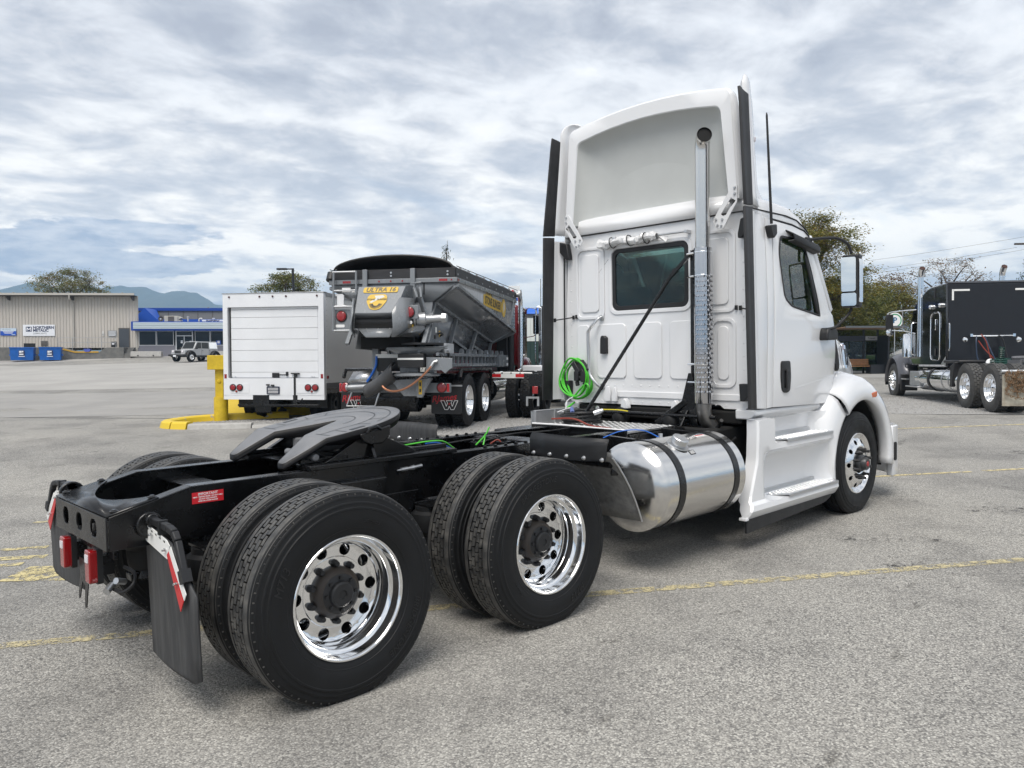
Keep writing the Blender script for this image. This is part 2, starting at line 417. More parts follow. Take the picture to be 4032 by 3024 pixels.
def holed_disc(r0, r1, rc, rh, n, fy, m=8, thick=.018):
    """annulus r0..r1 with n round holes of radius rh on the circle rc; y = fy(r)"""
    g = G(); da = 2*pi/n
    for s in range(n):
        ac = s*da
        per = []
        for k in range(m): per.append((r1, ac-da/2+da*k/m))
        for k in range(4): per.append((lerp(r1, r0, k/4), ac+da/2))
        for k in range(m): per.append((r0, ac+da/2-da*k/m))
        for k in range(4): per.append((lerp(r0, r1, k/4), ac-da/2))
        P2 = [(r*cos(a), r*sin(a)) for r, a in per]; cx, cy = rc*cos(ac), rc*sin(ac)
        H = []
        for x, y in P2:
            t = atan2(y-cy, x-cx); H.append((cx+rh*cos(t), cy+rh*sin(t)))
        rows = [[(x, fy(hypot(x, y)), y) for x, y in [(lerp(p[0], h[0], t), lerp(p[1], h[1], t)) for p, h in zip(P2, H)]] for t in (0, .5, 1)]
        rows.append([(x, fy(hypot(x, y))+thick, y) for x, y in H])
        g.sheet(rows, close_v=True)
    return g
def drive_rim():
    # deep dish of the outer dual: lip, drop centre, disc set far in
    g = G().lathe([(.286, .075), (.290, .045), (.293, .030), (.300, .022), (.3045, .020), (.3055, .0165), (.302, .0125), (.295, .0125), (.2895, .018), (.2865, .030), (.2835, .045), (.278, .062), (.262, .070), (.2575, .078),
                   (.2575, .112), (.254, .118), (.2485, .128), (.2475, .150), (.243, .160)], 96)
    fy = lambda r: .166 if r > .165 else interp(r, (.12, .150, .165), (.160, .160, .166))
    fy = lambda r: interp(r, (.172, .176, .235, .243), (.162, .168, .168, .160))
    g.join(holed_disc(.176, .243, .2095, .0305, 10, fy))
    g.lathe([(.176, .168), (.172, .162), (.105, .162), (.10, .166)], 96)
    return g
def steer_rim():
    g = G().lathe([(.286, .08), (.290, .045), (.293, .030), (.300, .022), (.3045, .020), (.3055, .0165), (.302, .0125), (.295, .0125), (.2885, .020), (.284, .034), (.272, .050), (.262, .044), (.250, .030)], 96)
    fy = lambda r: interp(r, (.168, .176, .20, .235, .250), (-.006, -.006, .003, .020, .030))
    g.join(holed_disc(.176, .250, .222, .0235, 10, fy))
    g.lathe([(.176, -.006), (.162, -.006), (.158, -.001), (.11, -.001), (.10, .004)], 96)
    return g
def nut(l, r=.0165):
    return G().lathe([(.0, -l), (r*.75, -l), (r*.85, -l+.006), (r*.85, -.022), (r*1.02, -.018), (r*1.25, 0), (.0, 0)], 8)
DRT = mesh('drive_tyre', drive_tyre(), RUBBER); DTR = mesh('drive_tread', drive_tread(), TREADM, smooth=25)
DRI = mesh('drive_rim', drive_rim(), CHROME); STT = mesh('steer_tyre', steer_tyre(), RUBBER); SRI = mesh('steer_rim', steer_rim(), CHROME)
NUTD = mesh('nut', nut(.034), BLKPLA); NUTS = mesh('nut_tall', nut(.062), BLKPLA); NUTC = mesh('nut_chrome', nut(.05), CHROM2)
HUBD = mesh('drive_hub', G().lathe([(.128, .166), (.128, .142), (.122, .130), (.110, .120), (.10, .112), (.0, .112)], 40), mat('rusty_hub', (.022, .020, .019), .45, c2=(.045, .034, .026), nscale=6, rvar=.1))
HUBC = mesh('hub_cap', G().lathe([(.102, .140), (.104, .118), (.094, .110), (.066, .106), (.062, .090), (.054, .084), (.022, .084), (.020, .090), (.0, .090)], 32), BLKPLA)
HUBS = mesh('steer_hub', G().lathe([(.085, .02), (.083, -.02), (.075, -.030), (.066, -.034), (.062, -.072), (.056, -.080), (.030, -.080), (.028, -.076), (0, -.076)], 32), mat('grey_hub', (.055, .057, .06), .4, .4))
HUBR = mesh('hub_badge', G().lathe([(.027, -.078), (.025, -.083), (0, -.084)], 16), mat('hub_red', (.35, .01, .015), .3))
STUD = mesh('stud', G().lathe([(0, -.012), (.009, -.012), (.010, 0), (0, 0)], 6), BLKPLA)
def side_text(body, size, r, ang, wheel, m, dep=.0026, sh=.25, face=.0012):
    # letters moulded into the sidewall, feet to the axle
    M = Matrix.Rotation(pi/2, 4, 'X') @ Matrix.Rotation(ang, 4, 'Z'); M.translation = (0, face, 0)
    return text('sidewall_lettering', body, size, m, wheel, M, dep, .0, bend=r, shear=sh, sx=1.05)
LETT = mat('moulded_rubber', (.010, .0105, .0115), .36)
def drive_wheel(parent, full=True, hub=True, letters=0):
    w = obj('wheel', DRI, None, parent)
    obj('tyre', DRT, None, w); obj('tread', DTR, None, w, kind='stuff')
    if full:
        for k in range(10):
            a = 2*pi*(k+.5)/10; obj('lug_nut', NUTD, None, w, loc=(.1425*cos(a), .162, .1425*sin(a)))
        obj('hub', HUBD, None, w); obj('hub_cap', HUBC, None, w)
        for k in range(8):
            a = 2*pi*k/8; obj('axle_stud', STUD, None, w, loc=(.081*cos(a), .108, .081*sin(a)))
        if letters is not None:
            side_text('BRIDGESTONE', .047, .395, radians(letters), w, LETT); side_text('M713', .058, .392, radians(letters+180+12), w, LETT)
            side_text('295/75R22.5', .018, .372, radians(letters+105), w, LETT, .0008, 0)
    return w
TR = thing('tractor_truck', 'white day-cab tractor truck with bare black chassis and polished tank, nearest the camera', 'truck')
YO = -1.225
for i, (x, let) in enumerate(((0, -124), (1.42, 20))):
    for sgn in (-1, 1):
        w = drive_wheel(TR, True, letters=let if sgn < 0 else None); w.location = (x, YO if sgn < 0 else -YO, ZAX)
        if sgn > 0: w.rotation_euler = (0, 0, pi)
        else: w.rotation_euler = (0, 0, 0)
        w2 = obj('wheel', DRI, None, TR); obj('tyre', DRT, None, w2); obj('tread', DTR, None, w2, kind='stuff')
        w2.location = (x, sgn*(1.225-.345), ZAX); w2.rotation_euler = (0, 0, 0 if sgn < 0 else pi)
        obj('brake_drum', G().lathe([(.215, .0), (.215, .2), (.20, .22), (.0, .22)], 32, axis='y').xf(Matrix.Scale(-sgn, 4, (0, 1, 0)) if sgn > 0 else Matrix.Identity(4)), BLACKP, TR, loc=(x, sgn*.76, ZAX))
for sgn in (-1, 1):
    w = obj('wheel', SRI, None, TR, loc=(5.909, sgn*1.225, ZAX), rot=(0, 0, 0 if sgn < 0 else pi))
    obj('tyre', STT, None, w)
    for k in range(10):
        a = 2*pi*(k+.5)/10; obj('lug_nut', NUTS, None, w, loc=(.1425*cos(a), -.001, .1425*sin(a)))
    obj('hub', HUBS, None, w); obj('hub_badge', HUBR, None, w)

# ------------------------------------------------------------------ chassis
def rail_top(x): return interp(x, (-.835, -.44, 0, 7.0), (.905, 1.005, 1.005, .985))
XS = [-.835, -.44, 0, 1.5, 3.2, 5, 6.9]
for sgn in (-1, 1):
    g = G(); yo = .432*sgn; yi = (.432-.010)*sgn; yf = (.432-.09)*sgn
    poly = [(x, rail_top(x)) for x in XS]+[(6.9, .72), (0.2, .735), (-.835, .742)]
    g.prism(poly, 'y', yo, yi)
    for a, b in zip(XS, XS[1:]):           # top and bottom flanges
        za, zb = rail_top(a), rail_top(b)
        g.add([(a, yi, za), (b, yi, zb), (b, yf, zb), (a, yf, za), (a, yi, za-.010), (b, yi, zb-.010), (b, yf, zb-.010), (a, yf, za-.010)],
              [(0, 1, 2, 3), (7, 6, 5, 4), (0, 4, 5, 1), (1, 5, 6, 2), (2, 6, 7, 3), (3, 7, 4, 0)])
    g.box(-.835, 6.9, yi, yf, .742, .752)
    obj('frame_rail', g, BLACKP, TR, bevel=.003)
# closing crossmember with three slots, and the gusset with its round cut
slots = [rrect(y-.048, y+.048, .785, .875, .036) for y in (-.235, .0, .235)]
g = G().prism([(-.428, .742), (.428, .742), (.428, .903), (-.428, .903)], 'x', -.848, -.838, slots)
obj('rear_crossmember', g, BLACKP, TR, bevel=.002)
out = [(-.845, -.43), (-.845, .43), (-.60, .43), (-.60, .36)]+[(-.60-.15*sin(pi*k/14)**.8, .36-.72*k/14) for k in range(1, 14)]+[(-.60, -.36), (-.60, -.43)]
g = panel(out, lambda u, v: (u, v, .9085+(u+.845)*.245), cu=(-.7,))
obj('rear_gusset', g, BLACKP, TR, solid=.008)
for sx, sy in ((-.80, .40), (-.80, -.40), (-.62, .395), (-.62, -.395)):
    z = .9125+(sx+.845)*.245; obj('bolt', G().lathe([(0, .014), (.010, .014), (.016, .008), (.022, .006), (.022, 0), (0, 0)], 10, axis='z'), BLACKP, TR, loc=(sx, sy, z))
for x in (-.2, .72, 2.2, 2.9, 4.4): obj('crossmember', G().box(x-.06, x+.06, -.42, .42, .79, .93).box(x-.09, x+.09, -.42, .42, .93, .942), BLACKP, TR, bevel=.004)
# axles, air springs, shocks, drive shaft
for x in (0, 1.42):
    obj('axle', G().tube([(x, -.80, ZAX), (x, -.35, ZAX), (x, -.22, ZAX), (x, .22, ZAX), (x, .35, ZAX), (x, .8, ZAX)], [.07, .075, .15, .15, .075, .07], 16)
        .lathe([(.0, -.2), (.10, -.19), (.19, -.1), (.21, .0), (.19, .12), (.12, .26), (.06, .3), (0, .3)], 24, c=(x, 0, ZAX+.02), axis='x'), BLACKP, TR)
    for sgn in (-1, 1):
        xa = x-.36
        obj('air_spring', G().lathe([(0, .40), (.085, .40), (.10, .44), (.105, .52), (.135, .55), (.142, .60), (.135, .655), (.11, .672), (.11, .70), (0, .70)], 28, c=(xa, sgn*.50, 0), axis='z'), RUBBER, TR)
        obj('spring_seat', G().lathe([(0, .335), (.055, .335), (.075, .35), (.06, .40), (0, .40)], 20, c=(xa, sgn*.50, 0), axis='z'), BLACKP, TR); obj('spring_plate', G().box(xa-.09, xa+.09, sgn*.40, sgn*.60, .70, .712), BLACKP, TR)
        obj('trailing_arm', G().bar((xa-.1, sgn*.5, .36), (x+.25, sgn*.5, .43), .09, .05).bar((x+.25, sgn*.5, .43), (x+.55, sgn*.48, .66), .08, .05), BLACKP, TR, bevel=.006)
        obj('frame_hanger', G().prism([(x+.40, .92), (x+.72, .92), (x+.66, .70), (x+.60, .58), (x+.50, .58), (x+.46, .70)], 'y', sgn*.435, sgn*.50), BLACKP, TR, bevel=.006)
        obj('shock_absorber', G().cyl((x+.12, sgn*.56, .42), (x+.22, sgn*.52, .66), .032).cyl((x+.22, sgn*.52, .66), (x+.28, sgn*.50, .84), .042), BLACKP, TR)
        obj('brake_chamber', G().lathe([(0, 0), (.07, 0), (.078, .03), (.078, .05), (.085, .055), (.085, .07), (.078, .075), (.07, .16), (.05, .18), (0, .18)], 20, axis='x', c=(x+.12, sgn*.50, .56)), BLACKP, TR)
obj('drive_shaft', G().cyl((.2, 0, .54), (1.2, 0, .55), .05).cyl((1.65, 0, .56), (4.2, 0, .72), .06), BLACKP, TR)
for sgn in (-1, 1): obj('air_tank', G().lathe([(0, -.42), (.08, -.41), (.115, -.36), (.115, .36), (.08, .41), (0, .42)], 20, axis='x', c=(2.75, sgn*.27, .66)), BLACKP, TR)
# brass-ended fittings and valves bolted to the outer web
for x, z in ((.14, .90), (.93, .94)):
    obj('air_fitting', G().tube([(x-.10, -.448, z), (x-.07, -.448, z), (x-.069, -.448, z+.001), (x-.02, -.448, z+.003), (x-.019, -.448, z+.003), (x+.03, -.448, z+.006), (x+.031, -.448, z+.006), (x+.09, -.448, z+.01)], [.004, .008, .013, .013, .009, .016, .010, .012], 8), ALUD, TR)
for i in range(46):
    x = random.uniform(-.3, 3.4); z = random.uniform(.77, .95)
    obj('frame_bolt', G().cyl((x, -.432, z), (x, -.446, z), .011), BLACKP, TR) if i % 2 else None
for x in [.34+.11*i for i in range(8)]: obj('frame_bolt', G().lathe([(0, .016), (.014, .016), (.014, .004), (.02, .004), (.02, 0), (0, 0)], 8, axis='z', c=(x, -.395, 1.022)), BLACKP, TR)
g = G().prism([(.33, .80), (1.0, .80), (.92, .62), (.44, .62)], 'y', -.433, -.442); obj('suspension_plate', g, BLACKP, TR, bevel=.004)
# warning decal on the rail
dm = frame_M((-.355, -.4335, .941), (1, 0, 0), (0, 0, 1))
dec = obj('warning_decal', G().box(-.083, .083, -.029, .029, 0, .001).xf(dm), mat('decal_red', (.62, .02, .03), .35), TR)
for s_, sz, yy in (('IMPORTANT', .0185, .0175), ('HEAT - TREATED FRAME - DO NOT WELD', .0082, .0035), ('DO NOT DRILL HOLES IN', .0082, -.0075), ('UPPER OR LOWER FLANGES', .0082, -.0185)):
    text('decal_lettering', s_, sz, PRINTW, dec, dm @ Matrix.Translation((0, yy, .0014)), .0002, .0004)
# mud flap hangers, flaps, tape
def mudflap(sgn):
    y0 = sgn*.432; X = -.655
    rod = [(X+.02, y0, .868), (X, y0-.0+sgn*.05, .875), (X, sgn*.70, .868), (X, sgn*.765, .855), (X, sgn*.80, .82), (X, sgn*.885, .655)]
    h = obj('mudflap_hanger', G().bar(rod[1], rod[2], .032, .034).bar(rod[2], rod[3], .032, .034).bar(rod[3], rod[4], .032, .034).bar(rod[4], rod[5], .032, .034), BLKPLA, TR, bevel=.006)
    obj('hanger_socket', G().cyl((X, y0, .845), (X, y0+sgn*.03, .845), .065).cyl((X, y0+sgn*.0, .875), (X, y0+sgn*.07, .875), .032), BLACKP, TR, bevel=.006)
    obj('hanger_clamp', G().box(X-.021, X+.021, sgn*.49, sgn*.515, .845, .895), BLKPLA, h); obj('hanger_clamp', G().box(X-.021, X+.021, sgn*.61, sgn*.635, .825, .893), BLKPLA, h)
    obj('hanger_clamp', G().bar((X, sgn*.862, .70), (X, sgn*.888, .645), .045, .045), BLKPLA, h)
    # white punched strip along the top and down the outer corner
    W = [(.36, .80), (.70, .742), (.715, .738), (.74, .785), (.70, .81), (.36, .862)]
    def pl(pts, m, nm, x0, x1, bev=0, holes=()): return obj(nm, G().prism([(sgn*a, b) for a, b in pts], 'x', x0, x1, [[(sgn*a, b) for a, b in hh] for hh in holes]), m, TR, bevel=bev)
    hl = [rrect(.395+.052*k, .422+.052*k, .847-.0082*k-.013, .847-.0082*k, .005, 2) for k in range(6)]
    pl([(.352, .783), (.702, .722), (.735, .79), (.70, .812), (.352, .868)], WHT, 'white_strip', X-.014, X-.010, holes=hl)
    hl = [[(a, b), (a+.010, b+.004), (a+.022, b-.032), (a+.012, b-.036)] for a, b in [(.752+.021*k, .742-.043*k) for k in range(5)]]
    pl([(.728, .752), (.752, .786), (.912, .60), (.845, .507)], WHT, 'white_strip', X-.0136, X-.0105) if 0 else pl([(.722, .762), (.748, .79), (.912, .598), (.888, .565)], WHT, 'white_strip', X-.0136, X-.0105)
    pl([(.698, .742), (.724, .764), (.880, .560), (.844, .506)], REDT, 'red_reflector', X-.0142, X-.0108)
    # flap, slightly bowed
    def fn(u, v): return (X+.012+.035*(1-((v-.2)/.7))*.0+.05*sst(.8-v, 0, .7)*.25+.012*sin(u*7), sgn*u, v)
    g = panel([(.35, .86), (.72, .80), (.955, .585), (.955, .20), (.90, .175), (.36, .185)], fn, cu=[.45, .55, .65, .75, .85], cv=[.3, .4, .5, .6, .7])
    obj('mudflap', g, FLAP, TR, solid=.010)
    for a, b in ((.38, .835), (.52, .812), (.69, .765), (.815, .63)): obj('wing_bolt', G().cyl((X-.03, sgn*a, b), (X-.008, sgn*a, b), .006).bar((X-.026, sgn*a-.016, b+.008), (X-.026, sgn*a+.016, b-.006), .005, .008), ZINC, TR)
mudflap(-1)
before = set(bpy.data.objects); mudflap(1)
for o_ in set(bpy.data.objects)-before:      # the far flap sits a little higher and further out on its hanger
    for v_ in o_.data.vertices: v_.co = (v_.co.x-.09, v_.co.y*1.09+.02, .352+(v_.co.z-.18)*.845)
# tail lamps, plate fork, cables
for y in (.335, -.11):
    M = frame_M((-.80, y, .612), (0, -1, 0), (0, 0, 1))
    l = obj('tail_lamp', G().prism(rrect(-.037, .037, -.085, .085, .014), 'z', 0, .05).xf(M), REDL, TR, bevel=.006)
    obj('lamp_rim', G().prism(rrect(-.043, .043, -.092, .092, .016), 'z', -.015, .012).xf(M), BLKPLA, l)
    obj('reverse_lens', G().prism(rrect(-.024, .024, .022, .062, .004), 'z', .05, .0535).xf(M), LENSW, l)
    obj('lamp_housing', G().box(-.035, .035, -.05, .05, -.07, -.015).xf(M), BLACKP, l)
obj('lamp_bar', G().box(-.765, -.74, -.25, .40, .655, .70).bar((-.75, .05, .7), (-.75, .05, .75), .06), BLACKP, TR, bevel=.004)
fork = [(.205, .60), (.05, .60), (.065, .53), (.055, .50), (.105, .345), (.125, .335), (.135, .35), (.115, .46), (.165, .475), (.215, .375), (.235, .365), (.242, .38), (.20, .50)]
obj('plate_bracket', G().prism([(a, b) for a, b in fork], 'x', -.80, -.795), BLACKP, TR)
obj('glad_hand_cable', G().tube(arc([(-.70, -.2, .60), (-.68, -.28, .58), (-.70, -.33, .54), (-.74, -.30, .50), (-.76, -.22, .5)]), .009, 8), CABLE, TR)
obj('plug', G().cyl((-.76, -.20, .52), (-.80, -.235, .50), .018).cyl((-.72, -.26, .54), (-.77, -.29, .56), .016), ZINC, TR)

# ------------------------------------------------------------------ fifth wheel
FW = obj('fifth_wheel', G(), None, TR)
F0 = Vector((.645, 0, 1.235)); TILT = radians(9.5)
def fwm(x, y, dz=0):           # plate coordinates: x forward from the throat
    z = x*math.tan(TILT)
    if x < -.30: z -= (-.30-x)*.42
    return (F0.x+x, F0.y+y, F0.z+z+dz)
half = [(.42+.0, 0)]
half = [(-.03+.46*cos(a), -.46*sin(a)) for a in [radians(4*k) for k in range(0, 26)]]
half += [(-.20, -.452), (-.30, -.435), (-.40, -.402), (-.515, -.352), (-.527, -.340), (-.527, -.288), (-.515, -.272), (-.40, -.228), (-.30, -.19), (-.20, -.135), (-.10, -.078), (-.02, -.040), (.02, -.022)]
outl = half+[(.035, 0)]+[(x, -y) for x, y in reversed(half) if y < -1e-6]
g = panel(outl, lambda u, v: fwm(u, v), cu=[-.45, -.38, -.30, -.2, -.1, 0, .1, .2, .3], cv=[-.3, -.2, -.1, .1, .2, .3])
top = obj('fifth_wheel_plate', g, CASTB, FW, bevel=0, smooth=12); md = top.modifiers.new('solid', 'SOLIDIFY'); md.thickness = .012; md.offset = -1
# deep skirt under the edge
g = G(); n = len(outl)
rows = [[fwm(x, y, -.002) for x, y in outl], [fwm(x, y, -.03) for x, y in outl], [fwm(x*.975-.004, y*.96, -.065 if x > -.3 else -.045) for x, y in outl]]
g.sheet(rows, close_v=True); obj('plate_skirt', g, mat('black_cast_edge', (.006, .006, .007), .5, spec=.25), FW, solid=.008, smooth=20)
GRV = mat('grease_line', (.008, .008, .009), .4)
def groove(pts, w=.007):
    g = G(); rows = []
    for i, p in enumerate(pts):
        a = Vector(pts[max(0, i-1)]); b = Vector(pts[min(len(pts)-1, i+1)]); d = (b-a).normalized(); nn = Vector((-d.y, d.x))*w/2; p = Vector(p)
        rows.append([fwm(*(p+nn), .0012), fwm(*(p-nn), .0012)])
    g.sheet(rows); obj('grease_groove', g, GRV, FW, smooth=0)
for R in (.175, .30, .40):
    a0, a1 = {.175: (-88, 88), .30: (-105, 105), .40: (-72, 72)}[R]
    groove([(-.03+R*1.0*cos(radians(lerp(a0, a1, k/30))), R*sin(radians(lerp(a0, a1, k/30)))) for k in range(31)])
for s_ in (-1, 1):
    groove([(-.03+.30*cos(radians(105)), s_*.30*sin(radians(105))), (-.26, s_*.30)]); groove([(-.26, s_*.25), (-.26, s_*.41)]); groove([(-.16, s_*.31), (-.16, s_*.43)])
    for a in (62, 84): groove([(-.03+.30*cos(radians(a)), s_*.30*sin(radians(a))), (-.03+.40*cos(radians(a-3)), s_*.40*sin(radians(a-3)))])
    obj('pocket', G().prism(rrect(-.05, .05, -.018, .018, .006), 'z', -.001, .0016).xf(frame_M(fwm(-.07, s_*.41, 0), (1, 0, .16), (0, 1, 0))), GRV, FW, smooth=0)
    # pivot bracket and pedestal
    obj('pivot_bracket', G().prism([(.56, 1.19), (.78, 1.23), (.77, 1.16), (.72, 1.12), (.63, 1.12), (.57, 1.15)], 'y', s_*.40, s_*.465), BLACKP, FW, bevel=.008)
    obj('pivot_eye', G().tube([(.60, s_*.475, 1.195), (.615, s_*.485, 1.22), (.66, s_*.485, 1.23), (.70, s_*.475, 1.21)], .011, 8), BLACKP, FW)
    obj('pedestal', G().prism([(.35, 1.035), (1.02, 1.035), (.99, 1.06), (.74, 1.17), (.60, 1.17), (.40, 1.06)], 'y', s_*.36, s_*.405), BLACKP, FW, bevel=.005)
    obj('pedestal_rib', G().prism([(s_*.405, 1.04), (s_*.46, 1.04), (s_*.40, 1.16)], 'x', .655, .675), BLACKP, FW)
    obj('slide_rail', G().box(.22, 1.30, s_*.30, s_*.47, 1.007, 1.035).box(.22, 1.30, s_*.33, s_*.36, 1.035, 1.06), BLACKP, FW, bevel=.004)
obj('slide_base', G().box(.30, 1.25, -.30, .30, 1.008, 1.02).box(.55, .80, -.36, .36, 1.02, 1.06), BLACKP, FW, bevel=.004)
obj('lock_jaw', G().box(.45, .66, -.16, .16, 1.07, 1.14).cyl((.3, -.05, 1.08), (.3, -.40, 1.07), .022), CASTB, FW, bevel=.01)
obj('release_arm', G().bar((.35, -.30, 1.06), (.48, -.44, 1.06), .03, .015).bar((.28, -.12, 1.05), (.50, -.33, 1.05), .12, .008), BLACKP, FW)
hel = [(1.09+.02*k/120, .12+.028*cos(k*.65), 1.02+.17*k/120+.0) for k in range(121)]
hel = [(1.10+.03*cos(k*.55), .18+.03*sin(k*.55), 1.03+.20*k/130) for k in range(131)]
obj('coil_spring', G().tube(hel, .0055, 6), ZINC, FW)
obj('spring_hook', G().tube([(1.1, .18, 1.23), (1.13, .18, 1.16), (1.16, .16, 1.10)], .008, 6), COPPER, FW)
for pts, m in (([(1.12, .16, 1.10), (1.16, .13, 1.04), (1.2, .10, 1.0)], GREEN), ([(1.25, .05, 1.02), (1.42, .0, 1.035), (1.58, .02, 1.02), (1.72, .06, .95)], GREEN), ([(1.4, .0, 1.022), (1.55, .035, 1.01), (1.73, .08, .94)], BLUE),
               ([(1.86, -.02, .97), (1.93, -.05, 1.04), (1.965, -.06, 1.10)], GREEN), ([(1.9, -.06, .97), (1.925, -.05, 1.02), (1.93, -.05, 1.05)], GREEN), ([(1.0, .15, 1.04), (1.15, .1, 1.05), (1.3, .05, 1.03), (1.45, .12, 1.0)], CABLE), ([(2.0, .1, .97), (2.3, .0, 1.02), (2.7, .05, 1.0), (3.1, .1, 1.0)], CABLE), ([(1.6, .2, .97), (2.2, .14, 1.0), (2.9, .2, .98)], CABLE), ([(1.98, -.05, .97), (2.02, -.09, 1.0), (2.05, -.12, .96)], REDH)):
    obj('air_line', G().tube(arc(pts, 6), .0058, 8), m, TR)
for x, y in ((1.95, .05), (2.08, -.1), (2.2, .1)): obj('air_valve', G().box(x-.05, x+.04, y-.04, y+.04, .93, .985).cyl((x, y, .98), (x, y, 1.01), .02).cyl((x-.03, y+.02, .98), (x-.03, y+.02, 1.0), .012), BLACKP, TR, bevel=.004)
obj('crossmember', G().box(2.15, 2.35, -.42, .42, .975, .99), BLACKP, TR, bevel=.004)
for k in range(7):
    for s_ in (-1, 1): obj('frame_bolt', G().lathe([(0, .014), (.012, .014), (.012, .004), (.017, .004), (.017, 0), (0, 0)], 8, axis='z', c=(1.62+.1*k, s_*.39, 1.0)), BLACKP, TR)
# ------------------------------------------------------------------ fuel tank
TY, TZ, TRD = -.895, .650, .330
tk = obj('fuel_tank', G().lathe([(0, 2.515), (.10, 2.520), (.20, 2.540), (.275, 2.572), (.305, 2.597), (.318, 2.612), (.324, 2.618), (.332, 2.624), (.333, 2.632), (TRD-.002, 2.640), (TRD, 2.65), (TRD, 3.655), (.333, 3.665), (.333, 3.675), (.324, 3.682), (.305, 3.70), (.2, 3.75), (0, 3.775)], 96, c=(0, TY, TZ), axis='x'), TANKM, TR)
for x in (2.795, 3.545):
    obj('tank_strap', G().lathe([(TRD+.002, x-.038), (TRD+.007, x-.036), (TRD+.007, x+.036), (TRD+.002, x+.038)], 96, c=(0, TY, TZ), axis='x'), BLACKP, tk)
    obj('tank_bracket', G().prism([(-.435, 1.0), (-.435, .40), (-.58, .40), (-.66, .52), (-.62, .80), (-.74, .93), (-.80, .985)], 'x', x-.02, x+.02), BLACKP, TR, bevel=.004)
an = radians(62)    # cap a little outboard of the top
nrm = Vector((0, -cos(an), sin(an))); cp = Vector((2.99, TY, TZ))+nrm*TRD
M = frame_M(cp, (1, 0, 0), nrm.cross(Vector((1, 0, 0))))
obj('filler_collar', G().lathe([(0, .004), (.088, .004), (.090, 0)], 32, axis='z').xf(M), ALU, tk)
obj('filler_cap', G().lathe([(.05, 0), (.05, .02), (.064, .022), (.064, .058), (.058, .064), (0, .066)], 12, axis='z').xf(M), ALU, tk, smooth=20)
an = radians(45); nrm = Vector((0, -cos(an), sin(an))); M2 = frame_M(Vector((3.06, TY, TZ))+nrm*(TRD+.0015), (1, 0, 0), nrm.cross(Vector((1, 0, 0))))
lb = obj('tank_label', G().box(-.034, .034, -.020, .020, 0, .001).xf(M2), BLKPLA, tk)
for k in range(3): obj('label_print', G().box(-.026, .026, -.012+.010*k, -.007+.010*k, .001, .0014).xf(M2), PRINTW, lb)
an = radians(74); nrm = Vector((0, -cos(an), sin(an))); M2 = frame_M(Vector((3.40, TY, TZ))+nrm*(TRD+.0015), (1, 0, 0), nrm.cross(Vector((1, 0, 0))))
lb = obj('tank_label', G().box(-.07, .07, -.022, .022, 0, .001).xf(M2), WHT, tk); obj('label_print', G().box(-.06, .06, .008, .02, .001, .0014).xf(M2), REDT, lb); obj('label_print', G().box(-.06, .06, -.016, -.010, .001, .0014).xf(M2), CABLE, lb)
obj('vent_line', G().tube(arc([(3.12, -.80, .965), (3.0, -.72, 1.03), (2.85, -.62, 1.03), (2.75, -.52, .98)], 6), .0042, 8), BLUE, TR)
obj('vent_fitting', G().cyl((3.12, -.80, .955), (3.12, -.80, 1.0), .018).cyl((3.12, -.80, .96), (3.12, -.80, .968), .035), ZINC, tk)
# quarter fenders ahead of the drive tyres
for s_ in (-1, 1):
    pr = [(1.945, 1.0), (1.96, .965), (2.02, .905), (2.09, .82), (2.15, .735), (2.20, .65), (2.235, .58), (2.27, .50)]
    rows = [[(x, s_*(.50+.74*t), z) for x, z in pr] for t in (0, .5, 1)]
    q = obj('quarter_fender', G().sheet(rows), mat('fender_sheet_%d' % s_, (.10, .10, .10), .38, c2=(.17, .17, .165), nscale=20, bump=.25, bscale=45, rvar=.1), TR, solid=.004)
    obj('fender_edge', G().tube([(x, s_*1.245, z) for x, z in pr[1:]], .006, 8), ALU, q)
    o2 = rpoly([(.53, .925), (1.215, .935), (1.235, 1.085), (.53, 1.09)], .02)
    g = panel([(s_*a, b) for a, b in o2], lambda u, v: (1.925+.02*sst(v, 1.04, 1.09)+.0*u, u, v+.004*sin(u*9)), cu=[s_*.7, s_*.9, s_*1.05], cv=[1.0, 1.04, 1.06])
    obj('splash_apron', g, FLAP if s_ > 0 else BLKPLA, TR, solid=.008)
    for k in range(5): obj('apron_bolt', G().lathe([(0, -.018), (.009, -.016), (.013, -.006), (.016, 0), (0, 0)], 10, axis='x', c=(1.92, s_*(.57+.155*k), .952-.0)), ZINC, TR)
    obj('fender_arm', G().tube([(1.99, s_*.43, .93), (2.0, s_*.8, .915), (2.0, s_*1.2, .91)], .022, 10), BLACKP, TR)
obj('rubber_stop', G().cyl((2.05, -1.16, .86), (2.10, -1.20, .86), .03), BLKPLA, TR)

# ------------------------------------------------------------------ deck behind the cab
g = G().box(3.06, 3.74, -.52, .55, .985, 1.0)
dk = obj('deck_plate', g, DIAM, TR)
g = G()
for i in range(22):
    for j in range(31):
        x = 3.08+.031*i; y = -.50+.034*j; a = radians(45 if (i+j) % 2 else -45); c_, s2 = cos(a)*.012, sin(a)*.012; w_ = .0035
        n_ = Vector((-s2, c_)).normalized()*w_
        g.add([(x-c_, y-s2, 1.0), (x+n_.x, y+n_.y, 1.0), (x+c_, y+s2, 1.0), (x-n_.x, y-n_.y, 1.0), (x, y, 1.0035)], [(0, 1, 4), (1, 2, 4), (2, 3, 4), (3, 0, 4)])
obj('plate_lugs', g, DIAM, dk, kind='stuff', smooth=0)
obj('deck_edge', G().box(3.045, 3.062, -.52, .56, .93, 1.012), BLACKP, TR, bevel=.003)
obj('deck_edge_trim', G().tube([(3.05, .55, 1.015), (3.06, .2, 1.018), (3.06, -.5, 1.010)], .008, 6), PRINTW, TR)
